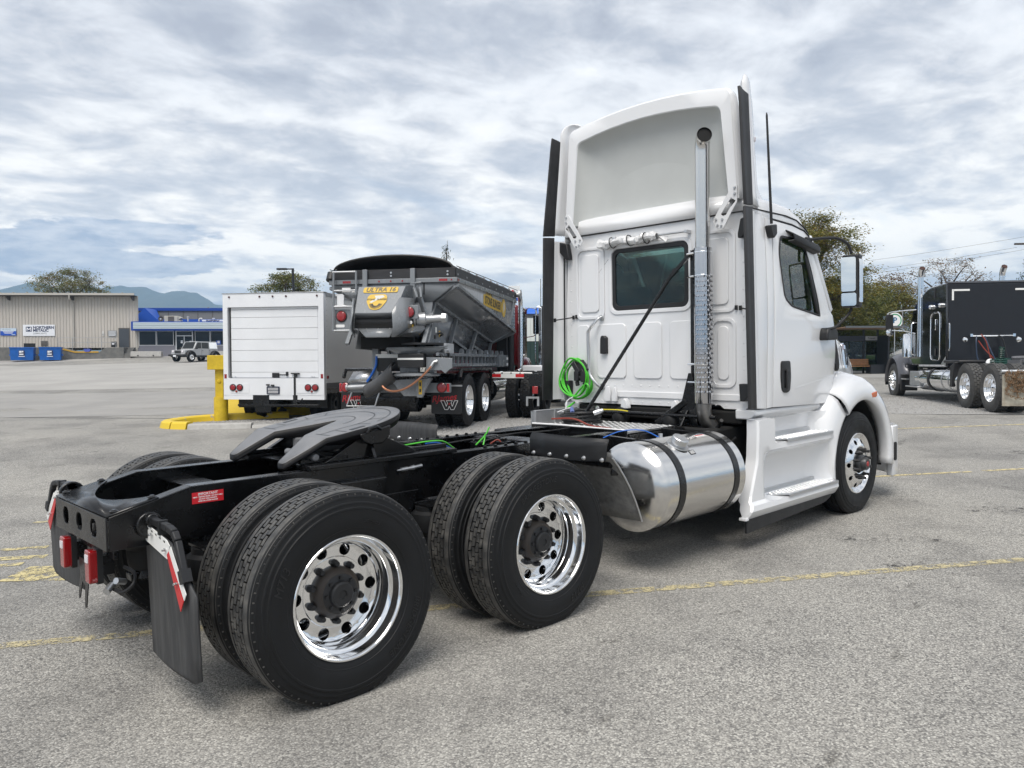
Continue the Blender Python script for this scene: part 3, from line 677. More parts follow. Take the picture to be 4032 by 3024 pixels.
obj('deck_side_panel', G().box(3.06, 3.66, .548, .556, 1.0, 1.125).box(3.06, 3.66, .54, .58, 1.12, 1.128).box(3.06, 3.075, .52, .58, 1.0, 1.128).box(3.33, 3.345, .53, .548, 1.0, 1.12), ALUD, TR, bevel=.002)
obj('panel_latch', G().box(3.40, 3.46, .525, .548, 1.07, 1.11).cyl((3.43, .52, 1.0), (3.43, .52, 1.1), .010), ALU, TR, bevel=.004)
obj('battery_box', G().box(3.08, 4.0, -.54, .60, .60, .975).box(3.08, 3.6, .6, 1.1, .45, .93), BLACKP, TR, bevel=.01)
# coils of cable on the deck
g = G()
for k in range(7):
    cx, cy, R, z = 3.44+.02*cos(k*2.1), .30+.02*sin(k*1.7), .15+.012*cos(k*3), 1.018+.014*k
    g.tube([(cx+R*1.15*cos(a), cy+R*sin(a), z+.006*sin(a*2+k)) for a in [2*pi*i/28 for i in range(29)]], .0105, 8, False)
obj('cable_coil', g, CABLE, TR)
for (a, b, r, m) in (((3.40, .12, 1.10), (3.46, .06, 1.13), .022, ALU), ((3.36, .34, 1.10), (3.42, .40, 1.14), .020, mat('blue_plug', (.10, .14, .35), .4)), ((3.55, .20, 1.13), (3.62, .26, 1.14), .018, ALU)):
    obj('cable_plug', G().tube([a, tuple(lerp(p, q, .6) for p, q in zip(a, b)), b], [r, r, r*.6], 10), m, TR)
obj('cable_tag', G().box(3.30, 3.36, .22, .25, 1.06, 1.09).box(3.32, 3.38, .34, .37, 1.08, 1.10), PRINTW, TR)
obj('cable_tie', G().tube(arc([(3.36, .42, 1.13), (3.40, .44, 1.20), (3.44, .40, 1.24)], 5), .004, 6).tube(arc([(3.33, .5, 1.10), (3.37, .46, 1.12), (3.4, .40, 1.14)], 5), .004, 6), PRINTW, TR)
obj('cable_tie', G().tube(arc([(3.6, .2, 1.12), (3.65, .05, 1.12), (3.68, -.05, 1.11)], 5), .005, 6), mat('yellow_cable', (.6, .5, .03), .4), TR)
obj('air_line', G().tube(arc([(3.2, .45, 1.05), (3.22, .2, 1.06), (3.15, -.05, 1.02), (3.12, -.3, 1.01)], 5), .008, 6), REDH, TR)
# cab mounts and dark machinery under the cab
for y in (-.31, .27, .62): obj('cab_air_bag', G().lathe([(0, .93), (.07, .93), (.085, .97), (.085, 1.03), (.07, 1.06), (.05, 1.10), (0, 1.12)], 20, axis='z', c=(3.98, y, 0)), RUBBER, TR)
for y in (-.31, .27): obj('cab_mount', G().prism([(y-.045, 1.10), (y+.045, 1.10), (y+.03, 1.17), (y, 1.20), (y-.03, 1.17)], 'x', 4.03, 4.09), WHITE2, TR, bevel=.006)
obj('lift_link', G().prism([(.46, 1.16), (.535, 1.16), (.535, 1.22), (.50, 1.31), (.47, 1.31), (.455, 1.24)], 'x', 4.05, 4.075), WHITE2, TR, bevel=.006)
obj('lift_link', G().prism([(.38, 1.16), (.44, 1.16), (.44, 1.22), (.41, 1.30), (.39, 1.30), (.375, 1.24)], 'x', 4.05, 4.075), WHITE2, TR, bevel=.006)
obj('cab_crossbar', G().box(3.88, 3.95, -.75, .75, .90, .98).cyl((3.93, -.8, 1.07), (3.93, .8, 1.07), .018), BLACKP, TR, bevel=.005)
obj('engine_block', G().box(4.2, 6.9, -.42, .42, .45, 1.08).box(4.1, 5.6, -.95, .95, 1.0, 1.12).box(3.85, 5.3, -.86, -.44, .30, .98).box(3.85, 5.3, .5, 1.0, .30, .98), DARK, TR, bevel=.02)
for i in range(16):
    p = (random.uniform(3.85, 4.3), random.uniform(-.95, -.55), random.uniform(.75, 1.06)); q = (p[0]+random.uniform(-.25, .3), p[1]+random.uniform(-.2, .2), p[2]+random.uniform(-.2, .1))
    obj('under_cab_line', G().tube(arc([p, tuple((a+b)/2+random.uniform(-.05, .05) for a, b in zip(p, q)), q], 5), random.choice((.008, .012, .016)), 8), random.choice((CABLE, BLACKP, CABLE)), TR)

# ------------------------------------------------------------------ cab shell
def cy_(z): return interp(z, (1.9, 2.1, 2.8, 3.0), (1.10, 1.095, 1.055, 1.02))
XW = 4.10
wy = lambda z: cy_(z)-.035
wall = [(-.99, 1.135), (-.78, 1.135), (-.74, 1.165), (-.66, 1.17), (-.60, 1.135), (.99, 1.135), (1.055, 1.20), (1.062, 2.0), (1.02, 2.75), (.96, 2.825), (-.96, 2.825), (-1.02, 2.75), (-1.062, 2.0), (-1.055, 1.20)]
WIN = rrect(-.428, .452, 2.052, 2.650, .07)
g = G().prism(wall, 'x', XW, XW+.03, [WIN])
cab = obj('cab_back_wall', g, WHITE, TR, bevel=.006)
obj('window_gasket', G().prism(rrect(-.425, .449, 2.055, 2.647, .068), 'x', XW-.004, XW+.02, [rrect(-.385, .41, 2.095, 2.61, .05)]), BLKPLA, cab, bevel=.004)
obj('window_bezel', G().prism(rrect(-.470, .492, 2.012, 2.690, .10), 'x', XW-.010, XW-.0005, [rrect(-.431, .455, 2.049, 2.653, .072)]), WHITE, cab, bevel=.008, seg=3)
obj('rear_window', G().prism(rrect(-.39, .415, 2.09, 2.615, .05), 'x', XW+.006, XW+.010), GLASSC, cab)
def emb(y0, y1, z0, z1, ring=0, d=.013):
    if ring:
        obj('embossed_panel', G().prism(rrect(y0, y1, z0, z1, .07), 'x', XW-d, XW-.0006, [rrect(y0+.028 if y0 < y1 else y0-.028, y1-.028 if y0 < y1 else y1+.028, z0+.028, z1-.028, .055)]), WHITE, cab, bevel=.0065, seg=3)
        z0 += .07; z1 -= .07; y0, y1 = (y0+.07, y1-.07) if y0 < y1 else (y0-.07, y1+.07)
    obj('embossed_panel', G().prism(rrect(y0, y1, z0, z1, min(.045, (z1-z0)*.45)), 'x', XW-d, XW-.0006), WHITE, cab, bevel=.006 if z1-z0 < .1 else .012, seg=3)
emb(.545, .915, 1.98, 2.70, 1); emb(-.905, -.535, 1.98, 2.70, 1)
for y0, y1 in ((.745, .905), (.285, .645), (-.135, .19), (-.52, -.225)): emb(y0, y1, 1.39, 1.925)
emb(-.905, -.655, 1.32, 1.93, 1); emb(-.40, .45, 1.205, 1.265); emb(-.95, -.62, 1.205, 1.265)
g = G()
rv = [(.99, 1.25+.115*k) for k in range(13)]+[(-.975, 1.25+.115*k) for k in range(13)]+[(.85-.105*k, 1.322) for k in range(18)]+[(.8-.1*k, 1.165) for k in range(17)]
for y, z in rv: g.lathe([(0, -.004), (.005, -.0035), (.008, 0)], 8, axis='x', c=(XW-.0006, y, z))
obj('rivets', g, WHITE, cab, kind='stuff')
# side panels, right and left: fixed pillar, slim panel, door with window
def side_panels(s_):
    def F(u, v): return (u, s_*cy_(v), v)
    cv = [1.9, 2.1, 2.3, 2.6]
    P1 = [(4.085, 1.15), (4.245, 1.14), (4.297, 2.80), (4.085, 2.815)]
    obj('corner_panel', panel(rpoly(P1, .012), F, cv=cv), WHITE, TR, solid=.012, bevel=.004)
    P2 = [(4.257, 1.142), (4.352, 1.146), (4.366, 1.4), (4.425, 2.78), (4.309, 2.792)]
    obj('pillar_panel', panel(rpoly(P2, .006), F, cv=cv), WHITE, TR, solid=.012, bevel=.004)
    D = [(4.362, 1.145), (5.45, 1.122), (5.53, 1.25), (5.585, 1.40), (5.61, 1.62), (5.605, 1.80), (5.555, 1.965), (5.475, 2.03), (5.235, 2.50), (5.125, 2.690), (5.03, 2.735), (4.80, 2.765), (4.437, 2.778), (4.377, 1.45)]
    Wn = rpoly([(4.522, 2.50), (4.585, 2.10), (4.72, 2.03), (5.00, 1.992), (5.285, 1.953), (5.245, 2.10), (5.135, 2.40), (5.03, 2.60), (4.80, 2.655), (4.56, 2.655)], [.05, .06, .04, .03, .03, .1, .1, .06, .05, .05])
    d = obj('door', panel(D, F, [Wn], cv=cv), WHITE, TR, solid=.016, bevel=.004)
    cxw = sum(p[0] for p in Wn)/len(Wn); czw = sum(p[1] for p in Wn)/len(Wn)
    ins = [(cxw+(x-cxw)*.955, czw+(z-czw)*.955) for x, z in Wn]; outw = [(cxw+(x-cxw)*1.012, czw+(z-czw)*1.012) for x, z in Wn]
    obj('door_window_gasket', panel(outw, lambda u, v: (u, s_*(cy_(v)+.006), v), [ins], cv=cv), BLKPLA, d, solid=.010)
    bar = [(5.14, 2.38), (5.20, 2.38), (5.29, 1.965), (5.20, 1.975)]
    obj('door_window_post', panel([(5.05, 2.545), (5.12, 2.41), (5.285, 1.955), (5.215, 1.968), (5.10, 2.30), (5.03, 2.50)], lambda u, v: (u, s_*(cy_(v)+.004), v), cv=cv), BLKPLA, d, solid=.012)
    obj('door_window', panel([(cxw+(x-cxw)*.98, czw+(z-czw)*.98) for x, z in Wn], lambda u, v: (u, s_*(cy_(v)-.004), v), cv=cv), GLASSW, d)
    # handle in its cup
    hc = [(x-.0, z) for x, z in rpoly([(4.495, 1.545), (4.655, 1.545), (4.668, 1.40), (4.65, 1.28), (4.60, 1.262), (4.55, 1.262), (4.51, 1.29), (4.49, 1.40)], .03)]
    obj('door_handle', panel(hc, lambda u, v: (u, s_*(cy_(v)+.012), v), [rpoly([(4.515, 1.46), (4.585, 1.46), (4.585, 1.30), (4.53, 1.30)], .02)]), BLKPLA, d, solid=.018, bevel=.005)
    obj('handle_cup', panel(hc, lambda u, v: (u, s_*(cy_(v)+.009), v)), CABLE, d)
    obj('handle_grip', G().bar((4.61, s_*1.118, 1.47), (4.60, s_*1.118, 1.29), .045, .02, up=(0, 1, 0)), BLKPLA, d, bevel=.008)
    obj('door_crease', panel([(4.74, 1.285), (5.48, 1.372), (5.49, 1.382), (4.80, 1.312)], lambda u, v: (u, s_*(cy_(v)+.0095), v)), WHITE, d)
    obj('roof_side_rail', panel([(4.085, 2.79), (4.29, 2.79), (4.44, 2.787), (4.80, 2.774), (5.03, 2.744), (5.13, 2.698), (5.17, 2.70), (5.06, 2.77), (4.95, 2.815), (4.75, 2.85), (4.085, 2.86)], lambda u, v: (u, s_*(cy_(2.78)-.0035), v), cu=(4.3, 4.6, 4.9)), WHITE, TR, solid=.01)
    # dark gap behind the seams, sill under the door
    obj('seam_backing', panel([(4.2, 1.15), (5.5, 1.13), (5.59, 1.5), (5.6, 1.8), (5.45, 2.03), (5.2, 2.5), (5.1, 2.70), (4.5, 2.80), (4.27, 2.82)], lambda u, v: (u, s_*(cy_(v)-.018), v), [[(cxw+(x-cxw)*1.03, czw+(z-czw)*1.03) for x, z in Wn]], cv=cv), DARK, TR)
    obj('cab_sill', G().prism([(s_*1.085, 1.135), (s_*1.095, 1.10), (s_*1.06, 1.06), (s_*1.03, 1.05), (s_*.9, 1.05), (s_*.9, 1.135)], 'x', 4.08, 5.32), WHITE2, TR, bevel=.012)
    # visor-like camera housing above the window
    obj('window_visor', G().sheet([[(4.665+.06*t, s_*(1.062+.055*t), 2.715-.035*t), (5.19+.05*t, s_*(1.07+.055*t), 2.648-.05*t)] for t in (0, 1)]).sheet([[(4.725, s_*1.117, 2.68), (5.24, s_*1.125, 2.598)], [(4.74, s_*1.12, 2.63), (5.235, s_*1.125, 2.552)], [(4.70, s_*1.075, 2.62), (5.20, s_*1.075, 2.54)]]), BLKPLA, TR, solid=.018, bevel=.008)
side_panels(-1); side_panels(1)
# roof cap with its seam
secs = []
for x, ze, zc, w_ in ((4.075, 2.845, 2.985, 1.045), (4.12, 2.848, 3.00, 1.05), (4.5, 2.852, 3.01, 1.05), (4.8, 2.845, 2.985, 1.05), (4.98, 2.80, 2.925, 1.05), (5.08, 2.745, 2.84, 1.045), (5.15, 2.70, 2.75, 1.03)):
    row = [(x, w_, ze-.012)]
    for k in range(15):
        a = pi*k/14; row.append((x, w_*(abs(cos(a))**.35)*(1 if cos(a) >= 0 else -1), ze+(zc-ze)*(sin(a)**.55)))
    row.append((x, -w_, ze-.012)); secs.append(row)
g = G().sheet(secs); b = secs[0]; g.add(b, [tuple(range(len(b)))]); obj('cab_roof', g, WHITE, TR, solid=.006, smooth=50)
obj('roof_seam', G().tube([(5.13, -1.058, 2.735), (5.05, -1.058, 2.775), (4.9, -1.058, 2.825), (4.7, -1.058, 2.845), (4.1, -1.056, 2.846), (4.088, -1.0, 2.834), (4.088, 1.0, 2.834), (4.1, 1.056, 2.846), (4.9, 1.058, 2.825), (5.13, 1.058, 2.735)], .007, 8), CABLE, TR)
obj('drip_rail', G().tube([(4.437, -1.062, 2.79), (4.80, -1.064, 2.777), (5.03, -1.066, 2.745), (5.13, -1.068, 2.70), (5.24, -1.075, 2.50)], .007, 6), CABLE, TR)
# windscreen, front pillars, floor, inside
g = G().sheet([[(5.58, y, 2.0), (5.36+.0, y, 2.36), (5.15, y, 2.70)] for y in (-.98, -.5, 0, .5, .98)]); obj('windscreen', g, GLASSC, TR)
for s_ in (-1, 1): obj('front_pillar', G().bar((5.56, s_*1.05, 2.0), (5.14, s_*1.03, 2.70), .10, .08), WHITE, TR, bevel=.02)
obj('cab_floor', G().box(4.14, 5.6, -1.06, 1.06, 1.14, 1.20).box(5.25, 5.62, -1.04, 1.04, 1.2, 1.93).box(5.6, 5.64, -1.05, 1.05, 1.1, 1.98), CABIN, TR, bevel=.03)
obj('headliner', G().box(4.13, 5.05, -1.02, 1.02, 2.74, 2.80), mat('headliner', (.16, .165, .16), .8), TR, bevel=.02)
obj('inner_lining', G().box(4.135, 4.16, .46, 1.04, 1.2, 2.78).box(4.135, 4.16, -1.04, -.44, 1.2, 2.78).box(4.135, 4.16, -.44, .46, 1.2, 2.04), CABIN, TR)
for y in (.58, -.58):
    st = obj('seat', G().box(4.55, 5.05, y-.27, y+.27, 1.55, 1.70).box(4.42, 4.58, y-.27, y+.27, 1.6, 2.30), CABIN, TR, bevel=.05)
    obj('headrest', G().box(4.42, 4.54, y-.14, y+.14, 2.30, 2.46), CABIN, st, bevel=.04)
obj('steering_wheel', G().tube([(5.10+.10*sin(a), .58+.23*cos(a), 1.98+.20*sin(a)) for a in [2*pi*k/28 for k in range(29)]], .018, 8, False).bar((5.1, .36, 1.98), (5.1, .80, 1.98), .03).bar((5.1, .58, 1.98), (5.35, .58, 1.75), .05), CABIN, TR)

# ------------------------------------------------------------------ roof fairing
ZB = 2.93
def arch(x, wb, wt, z0, zc, zm, r):
    # upright sides leaning in, rounded shoulders, crowned top; 41 points
    pts = [(lerp(wb, wt, k/10), lerp(z0, zc-r, k/10)) for k in range(10)]
    A, C, B = Vector((wt, zc-r)), Vector((wt-.01, zc)), Vector((wt-r*1.1, zc+(zm-zc)*.12))
    for k in range(7): t = k/6; q = A*(1-t)**2+C*2*t*(1-t)+B*t*t; pts.append((q.x, q.y))
    for k in range(1, 5): y = B.x*(1-k/4); pts.append((y, zm-(zm-B.y)*(y/B.x)**2))
    full = pts+[(-y, z) for y, z in reversed(pts[:-1])]
    return [(x, y, z) for y, z in full]
F = [arch(4.02, .985, .92, ZB, 3.868, 3.955, .06), arch(4.10, .99, .92, ZB, 3.862, 3.95, .07), arch(4.25, .99, .895, ZB, 3.72, 3.86, .18), arch(4.45, .965, .87, ZB, 3.50, 3.67, .26), arch(4.65, .92, .80, ZB, 3.27, 3.44, .26), arch(4.82, .83, .70, ZB, 3.08, 3.21, .14), arch(4.97, .66, .55, ZB, 2.96, 3.01, .04), arch(5.04, .45, .35, ZB-.03, 2.91, 2.93, .02)]
rf = obj('roof_fairing', G().sheet(F), WHITE, TR, smooth=60, solid=.008)
# trailing rim and the recessed grey liner
r0 = F[0]
def rim_in(x, d, zb): return arch(x, .885-d, .81-d, zb, 3.735-d, 3.815-d, .055)
obj('fairing_rim', G().sheet([[(4.02, y, z) for (x, y, z) in r0], arch(4.008, .972, .91, ZB, 3.853, 3.942, .055), rim_in(4.010, -.008, ZB), rim_in(4.022, 0, ZB)]), WHITE, rf, smooth=40)
lin = [rim_in(4.022, 0, ZB), rim_in(4.05, .012, ZB), rim_in(4.10, .05, ZB), rim_in(4.135, .13, ZB+.0), rim_in(4.15, .25, ZB), rim_in(4.16, .40, ZB)]
g = G().sheet(lin); b = len(g.v); last = lin[-1]; g.add(last, [tuple(range(len(last)))])
obj('fairing_liner', g, PRIMER, rf, smooth=60)
# side extenders: white sheet with a black rubber edge, lower and upper
def ext_y(z): return interp(z, (1.15, 2.82, 3.8, 4.0), (1.155, 1.115, 1.035, .985))
for s_ in (-1, 1):
    E_ = lambda u, v: (u, s_*(ext_y(v)-.06*sst(u, 4.02, 4.12)-.0), v)
    lo_ = obj('side_extender', panel(rpoly([(3.955, 1.16), (4.115, 1.165), (4.13, 1.3), (4.13, 2.80), (3.985, 2.80)], .02), E_, cu=(4.02, 4.05, 4.08, 4.11), cv=(1.6, 2.2)), WHITE2, TR, solid=.012, bevel=.003)
    g = panel([(3.835, 1.165), (3.968, 1.155), (3.985, 2.835), (3.84, 2.825)], lambda u, v: (u, s_*(ext_y(v)+.004+.012*sst(3.92-u, 0, .08)), v), cu=(3.87, 3.9, 3.93), cv=(1.6, 2.2))
    obj('rubber_edge', g, TRIM, lo_, solid=.022, bevel=.004)
    rows = []
    for i in range(22):
        t = i/21; x = lerp(4.035, 4.0, .0); 
        v = lerp(2.86, 3.84, min(1, i/13)); R = .085; w_ = lerp(.13, .175, min(1, i/13))
        yo = ext_y(v); 
        q_ = sst(v, 2.9, 3.84)
        if i <= 13: rows.append([(lerp(3.99, 4.01, q_), s_*yo, v), (lerp(4.06, 4.10, q_), s_*(yo-.002), v), (lerp(4.16, 4.19, q_), s_*(yo-.03), v), (lerp(4.25, 4.24, q_), s_*(yo-.09), v), (lerp(4.28, 4.25, q_), s_*(yo-w_), v)])
        else:
            tt = (i-13)/8*pi/2; base_ = [(4.01, yo), (4.10, yo-.002), (4.19, yo-.03), (4.24, yo-.09), (4.25, yo-w_)]; mx_ = sum(q[0] for q in base_)/5; my_ = sum(q[1] for q in base_)/5; k_ = cos(tt)*.98+.02
            rows.append([(mx_+(q[0]-mx_)*k_, s_*(my_+(q[1]-my_)*k_), 3.84+.15*sin(tt)) for q in base_])
    up_ = obj('roof_side_fin', G().sheet(rows), WHITE, TR, solid=.012, smooth=60)
    g = panel([(3.845, 2.838), (3.99, 2.85), (4.06, 3.79), (3.905, 3.825)], lambda u, v: (u, s_*(ext_y(v)+.006+.014*sst(interp(v, (2.83, 3.82), (3.93, 3.99))-u, 0, .08)), v), cu=(3.87, 3.9, 3.93, 3.97, 4.0), cv=(3.1, 3.4, 3.7))
    obj('rubber_edge', g, TRIM, up_, solid=.022, bevel=.004)
    # pierced bracket tying the fairing to the back wall
    br = [(s_*a, b) for a, b in ((.975, 3.04), (.93, 3.045), (.755, 2.79), (.745, 2.76), (.78, 2.70), (.835, 2.69), (.86, 2.72), (.92, 2.82), (.975, 2.90))]
    ho = [(s_*a, b) for a, b in ((.95, 2.92), (.92, 2.945), (.82, 2.815), (.84, 2.795), (.87, 2.805))]
    k_ = obj('fairing_bracket', G().prism(br, 'x', 4.0, 4.008, [ho]), WHITE2, TR, bevel=.002)
    for a, b in ((.955, 3.02), (.955, 2.97), (.79, 2.725), (.825, 2.715), (.775, 2.775), (.835, 2.77)): obj('bracket_bolt', G().lathe([(0, -.012), (.008, -.012), (.012, -.004), (.012, 0)], 8, axis='x', c=(3.999, s_*a, b)), ZINC, k_)
    # straps holding the extender
    zt = 2.0
    obj('extender_tie', G().bar((4.085, s_*.955, 2.01), (3.97, s_*1.10, 1.985), .004, .012).box(4.08, 4.092, s_*.94, s_*.965, 1.99, 2.03).box(4.08, 4.092, s_*.90, s_*.925, 1.995, 2.035).box(3.96, 3.975, s_*1.09, s_*1.115, 1.965, 2.005), BLKPLA, TR, bevel=.003)
    obj('extender_hinge', G().prism([(s_*.985, 2.76), (s_*1.085, 2.79), (s_*1.085, 2.68), (s_*1.0, 2.60), (s_*.96, 2.60), (s_*.96, 2.64)], 'x', 4.03, 4.09), BLKPLA, TR, bevel=.008)
    obj('extender_hinge', G().prism([(s_*.97, 1.36), (s_*1.115, 1.36), (s_*1.10, 1.30), (s_*1.02, 1.21), (s_*.98, 1.21)], 'x', 4.02, 4.09), BLKPLA, TR, bevel=.008)
    obj('extender_rod', G().cyl((4.06, s_*1.045, 2.66), (4.06, s_*1.06, 1.30), .008), CABLE, TR)
    obj('fin_lamp', G().box(4.14, 4.20, s_*1.02, s_*1.045, 3.42, 3.46), LENSW, TR, bevel=.006)

# ------------------------------------------------------------------ exhaust stack
EX, EY = 3.93, -.685
pipe = obj('exhaust_stack', G().tube([(EX, EY, 1.16), (EX, EY, 3.36), (EX-.005, EY-.005, 3.41), (EX-.019, EY-.018, 3.45), (EX-.042, EY-.040, 3.474), (EX-.075, EY-.071, 3.48)], .0635, 32, False), STEELP, TR)
obj('stack_bore', G().tube([(EX, EY, 3.36), (EX-.005, EY-.005, 3.41), (EX-.019, EY-.018, 3.45), (EX-.042, EY-.040, 3.474), (EX-.0755, EY-.0715, 3.48)], .0610, 32, False), DARK, pipe)
obj('stack_plug', G().tube([(EX-.060, EY-.057, 3.478), (EX-.066, EY-.063, 3.479)], .0605, 24), DARK, pipe)
obj('exhaust_elbow', G().tube([(EX, EY, 1.19), (EX, EY, 1.12), (EX+.015, EY-.005, 1.06), (EX+.05, EY-.02, 1.01), (EX+.075, EY-.035, .97), (EX+.085, EY-.05, .92), (EX+.085, EY-.055, .82)], .066, 28), STEELD, pipe, smooth=50)
obj('pipe_clamp', G().lathe([(.067, -.012), (.071, -.01), (.071, .01), (.067, .012)], 32, axis='z', c=(EX+.08, EY-.045, .945)), ALUD, pipe)
sh = obj('heat_shield', G().lathe([(.076, 1.19), (.078, 1.192), (.078, 2.535), (.076, 2.537), (.072, 2.53), (.072, 1.195)], 56, axis='z', c=(EX, EY, 0)), SHCH, TR)
g = G(); g2 = G()
for i in range(25):
    for j in range(9):
        a = radians(180+20)+radians(18)*(j-2)+ (radians(9) if i % 2 else 0); z = 1.29+.0415*i; da_ = radians(7.0)
        def cp_(aa, zz, rr): return (EX+rr*cos(aa), EY+rr*sin(aa), zz)
        g.add([cp_(a-da_, z, .0785), cp_(a, z-.010, .0785), cp_(a+da_, z, .0785), cp_(a, z+.013, .0790)], [(0, 1, 2, 3)])
        g2.add([cp_(a-da_*1.15, z+.002, .079), cp_(a, z-.006, .0855), cp_(a+da_*1.15, z+.002, .079), cp_(a, z+.017, .0795)], [(0, 1, 3), (1, 2, 3)])
obj('shield_slots', g, DARK, sh, kind='stuff', smooth=0, fixn=False); obj('shield_louvres', g2, SHCH, sh, kind='stuff', smooth=0, fixn=False)
for z in (1.37, 1.53, 2.30, 2.50): obj('shield_clamp', G().tube([(EX+.02, EY+.17, z), (EX-.01, EY+.07, z)], .011, 8).lathe([(.0775, z-.006), (.0805, z-.004), (.0805, z+.004), (.0775, z+.006)], 32, axis='z', c=(EX, EY, 0)), CHROM2, sh)
holes = [[(-.565+.020*cos(2*pi*k/14), 1.26+.125*i+.042*sin(2*pi*k/14)) for k in range(14)] for i in range(9)]
obj('stack_bracket', G().prism(rpoly([(-.605, 1.15), (-.52, 1.15), (-.52, 2.50), (-.54, 2.54), (-.605, 2.54)], .01), 'x', 3.985, 3.995, holes).prism([(3.995, 1.15), (4.04, 1.15), (4.04, 2.5), (3.995, 2.54)], 'y', -.525, -.517), BLACKP, TR, bevel=.002)
obj('stack_pedestal', G().prism([(-.46, .98), (-.20, .98), (-.30, 1.06), (-.43, 1.20), (-.50, 1.45), (-.54, 1.45), (-.58, 1.15), (-.60, .98)], 'x', 3.97, 4.0).prism([(3.85, .98), (4.1, .98), (4.02, 1.12), (3.96, 1.12)], 'y', -.50, -.48).bar((3.9, -.2, .99), (3.97, -.48, 1.2), .02, .05), BLACKP, TR, bevel=.004)
obj('stack_strut', G().cyl((3.52, .34, 1.06), (3.93, -.40, 2.38), .0165).bar((3.91, -.36, 2.31), (3.98, -.52, 2.50), .05, .03), BLACKP, TR, bevel=.003)

# ------------------------------------------------------------------ fittings on the back wall
obj('grab_rail', G().tube(arc([(4.09, .585, 2.0), (4.05, .59, 1.985), (4.02, .63, 1.93), (4.015, .685, 1.87), (4.015, .70, 1.82), (4.015, .695, 1.55), (4.015, .685, 1.44), (4.02, .64, 1.37), (4.05, .59, 1.31), (4.09, .575, 1.30)], 5), .015, 10), ALU, TR)
for z in (1.99, 1.305): obj('rail_foot', G().prism(rrect(.555, .61, z-.03, z+.03, .02), 'x', 4.085, 4.098).lathe([(0, -.01), (.012, -.008), (.012, 0)], 8, axis='x', c=(4.085, .582, z)), ALUD, TR, bevel=.003)
obj('hand_hold', G().prism(rpoly([(.50, 1.632), (.575, 1.632), (.572, 1.78), (.56, 1.812), (.53, 1.812), (.50, 1.79)], .01), 'x', 4.045, 4.098), BLKPLA, TR, bevel=.008)
obj('tracker_rod', G().cyl((4.05, .50, 2.725), (4.05, -.43, 2.722), .010).box(4.03, 4.098, -.46, -.43, 2.705, 2.735).box(4.03, 4.098, .36, .39, 2.72, 2.76), ALU, TR, bevel=.003)
rows = []
for i in range(26):
    y = .56-.0275*i; rr = .028+.016*random.random()
    rows.append([(4.045+rr*(.8+.5*random.random())*cos(a), y+random.uniform(-.01, .01), 2.712+rr*(.9+.5*random.random())*sin(a)-.012*sin(i*.5)) for a in [2*pi*k/12 for k in range(12)]])
obj('plastic_wrap', G().sheet(rows, close_v=True).sheet([[(4.05, -.12-.02*t, 2.72-.02*t), (4.03+.02*t, -.17-.05*t, 2.70-.05*t), (4.06, -.2-.04*t, 2.71-.01*t)] for t in (0, 1)]), PLASTIC, TR, smooth=20)
for y in (.40, .19, .0): obj('wrap_tie', G().tube([(4.045+.05*cos(a), y+.01*sin(a), 2.71+.052*sin(a)) for a in [2*pi*k/12 for k in range(13)]], .005, 6, False), CABLE, TR)
# green air hose hanging in loops with black couplings
g = G()
for k in range(4):
    ry, rz, cy0, cz0 = .165+.012*(k % 2), .185+.010*((k+1) % 3), .86+.012*(k-1.5), 1.385+.008*(k-1.5)
    g.tube([(4.035-.018*k+.012*sin(a*2), cy0+ry*cos(a)+.014*sin(3*a+k), cz0+rz*sin(a)) for a in [2*pi*i/36 for i in range(37)]], .0098, 8, False)
g.tube(arc([(4.0, .72, 1.24), (3.99, .68, 1.31), (3.99, .72, 1.33), (3.99, .80, 1.27), (4.0, .88, 1.205), (4.0, .93, 1.195)], 6), .0098, 8)
obj('green_air_hose', g, GREEN, TR)
gh = obj('hose_coupling', G().bar((4.0, .88, 1.55), (4.0, .80, 1.44), .055).bar((4.0, .79, 1.56), (4.0, .70, 1.46), .055).box(3.97, 4.03, .80, .86, 1.36, 1.46).box(3.97, 4.03, .71, .77, 1.35, 1.46).box(3.98, 4.02, .74, .83, 1.38, 1.41).bar((4.0, .84, 1.36), (4.0, .83, 1.31), .035).bar((4.0, .74, 1.35), (4.0, .73, 1.31), .035), BLKPLA, TR, bevel=.008)
obj('hose_hanger', G().tube(arc([(4.03, .90, 1.14), (3.9, .93, 1.06), (3.7, .8, 1.0)], 5), .011, 8), GREEN, TR)
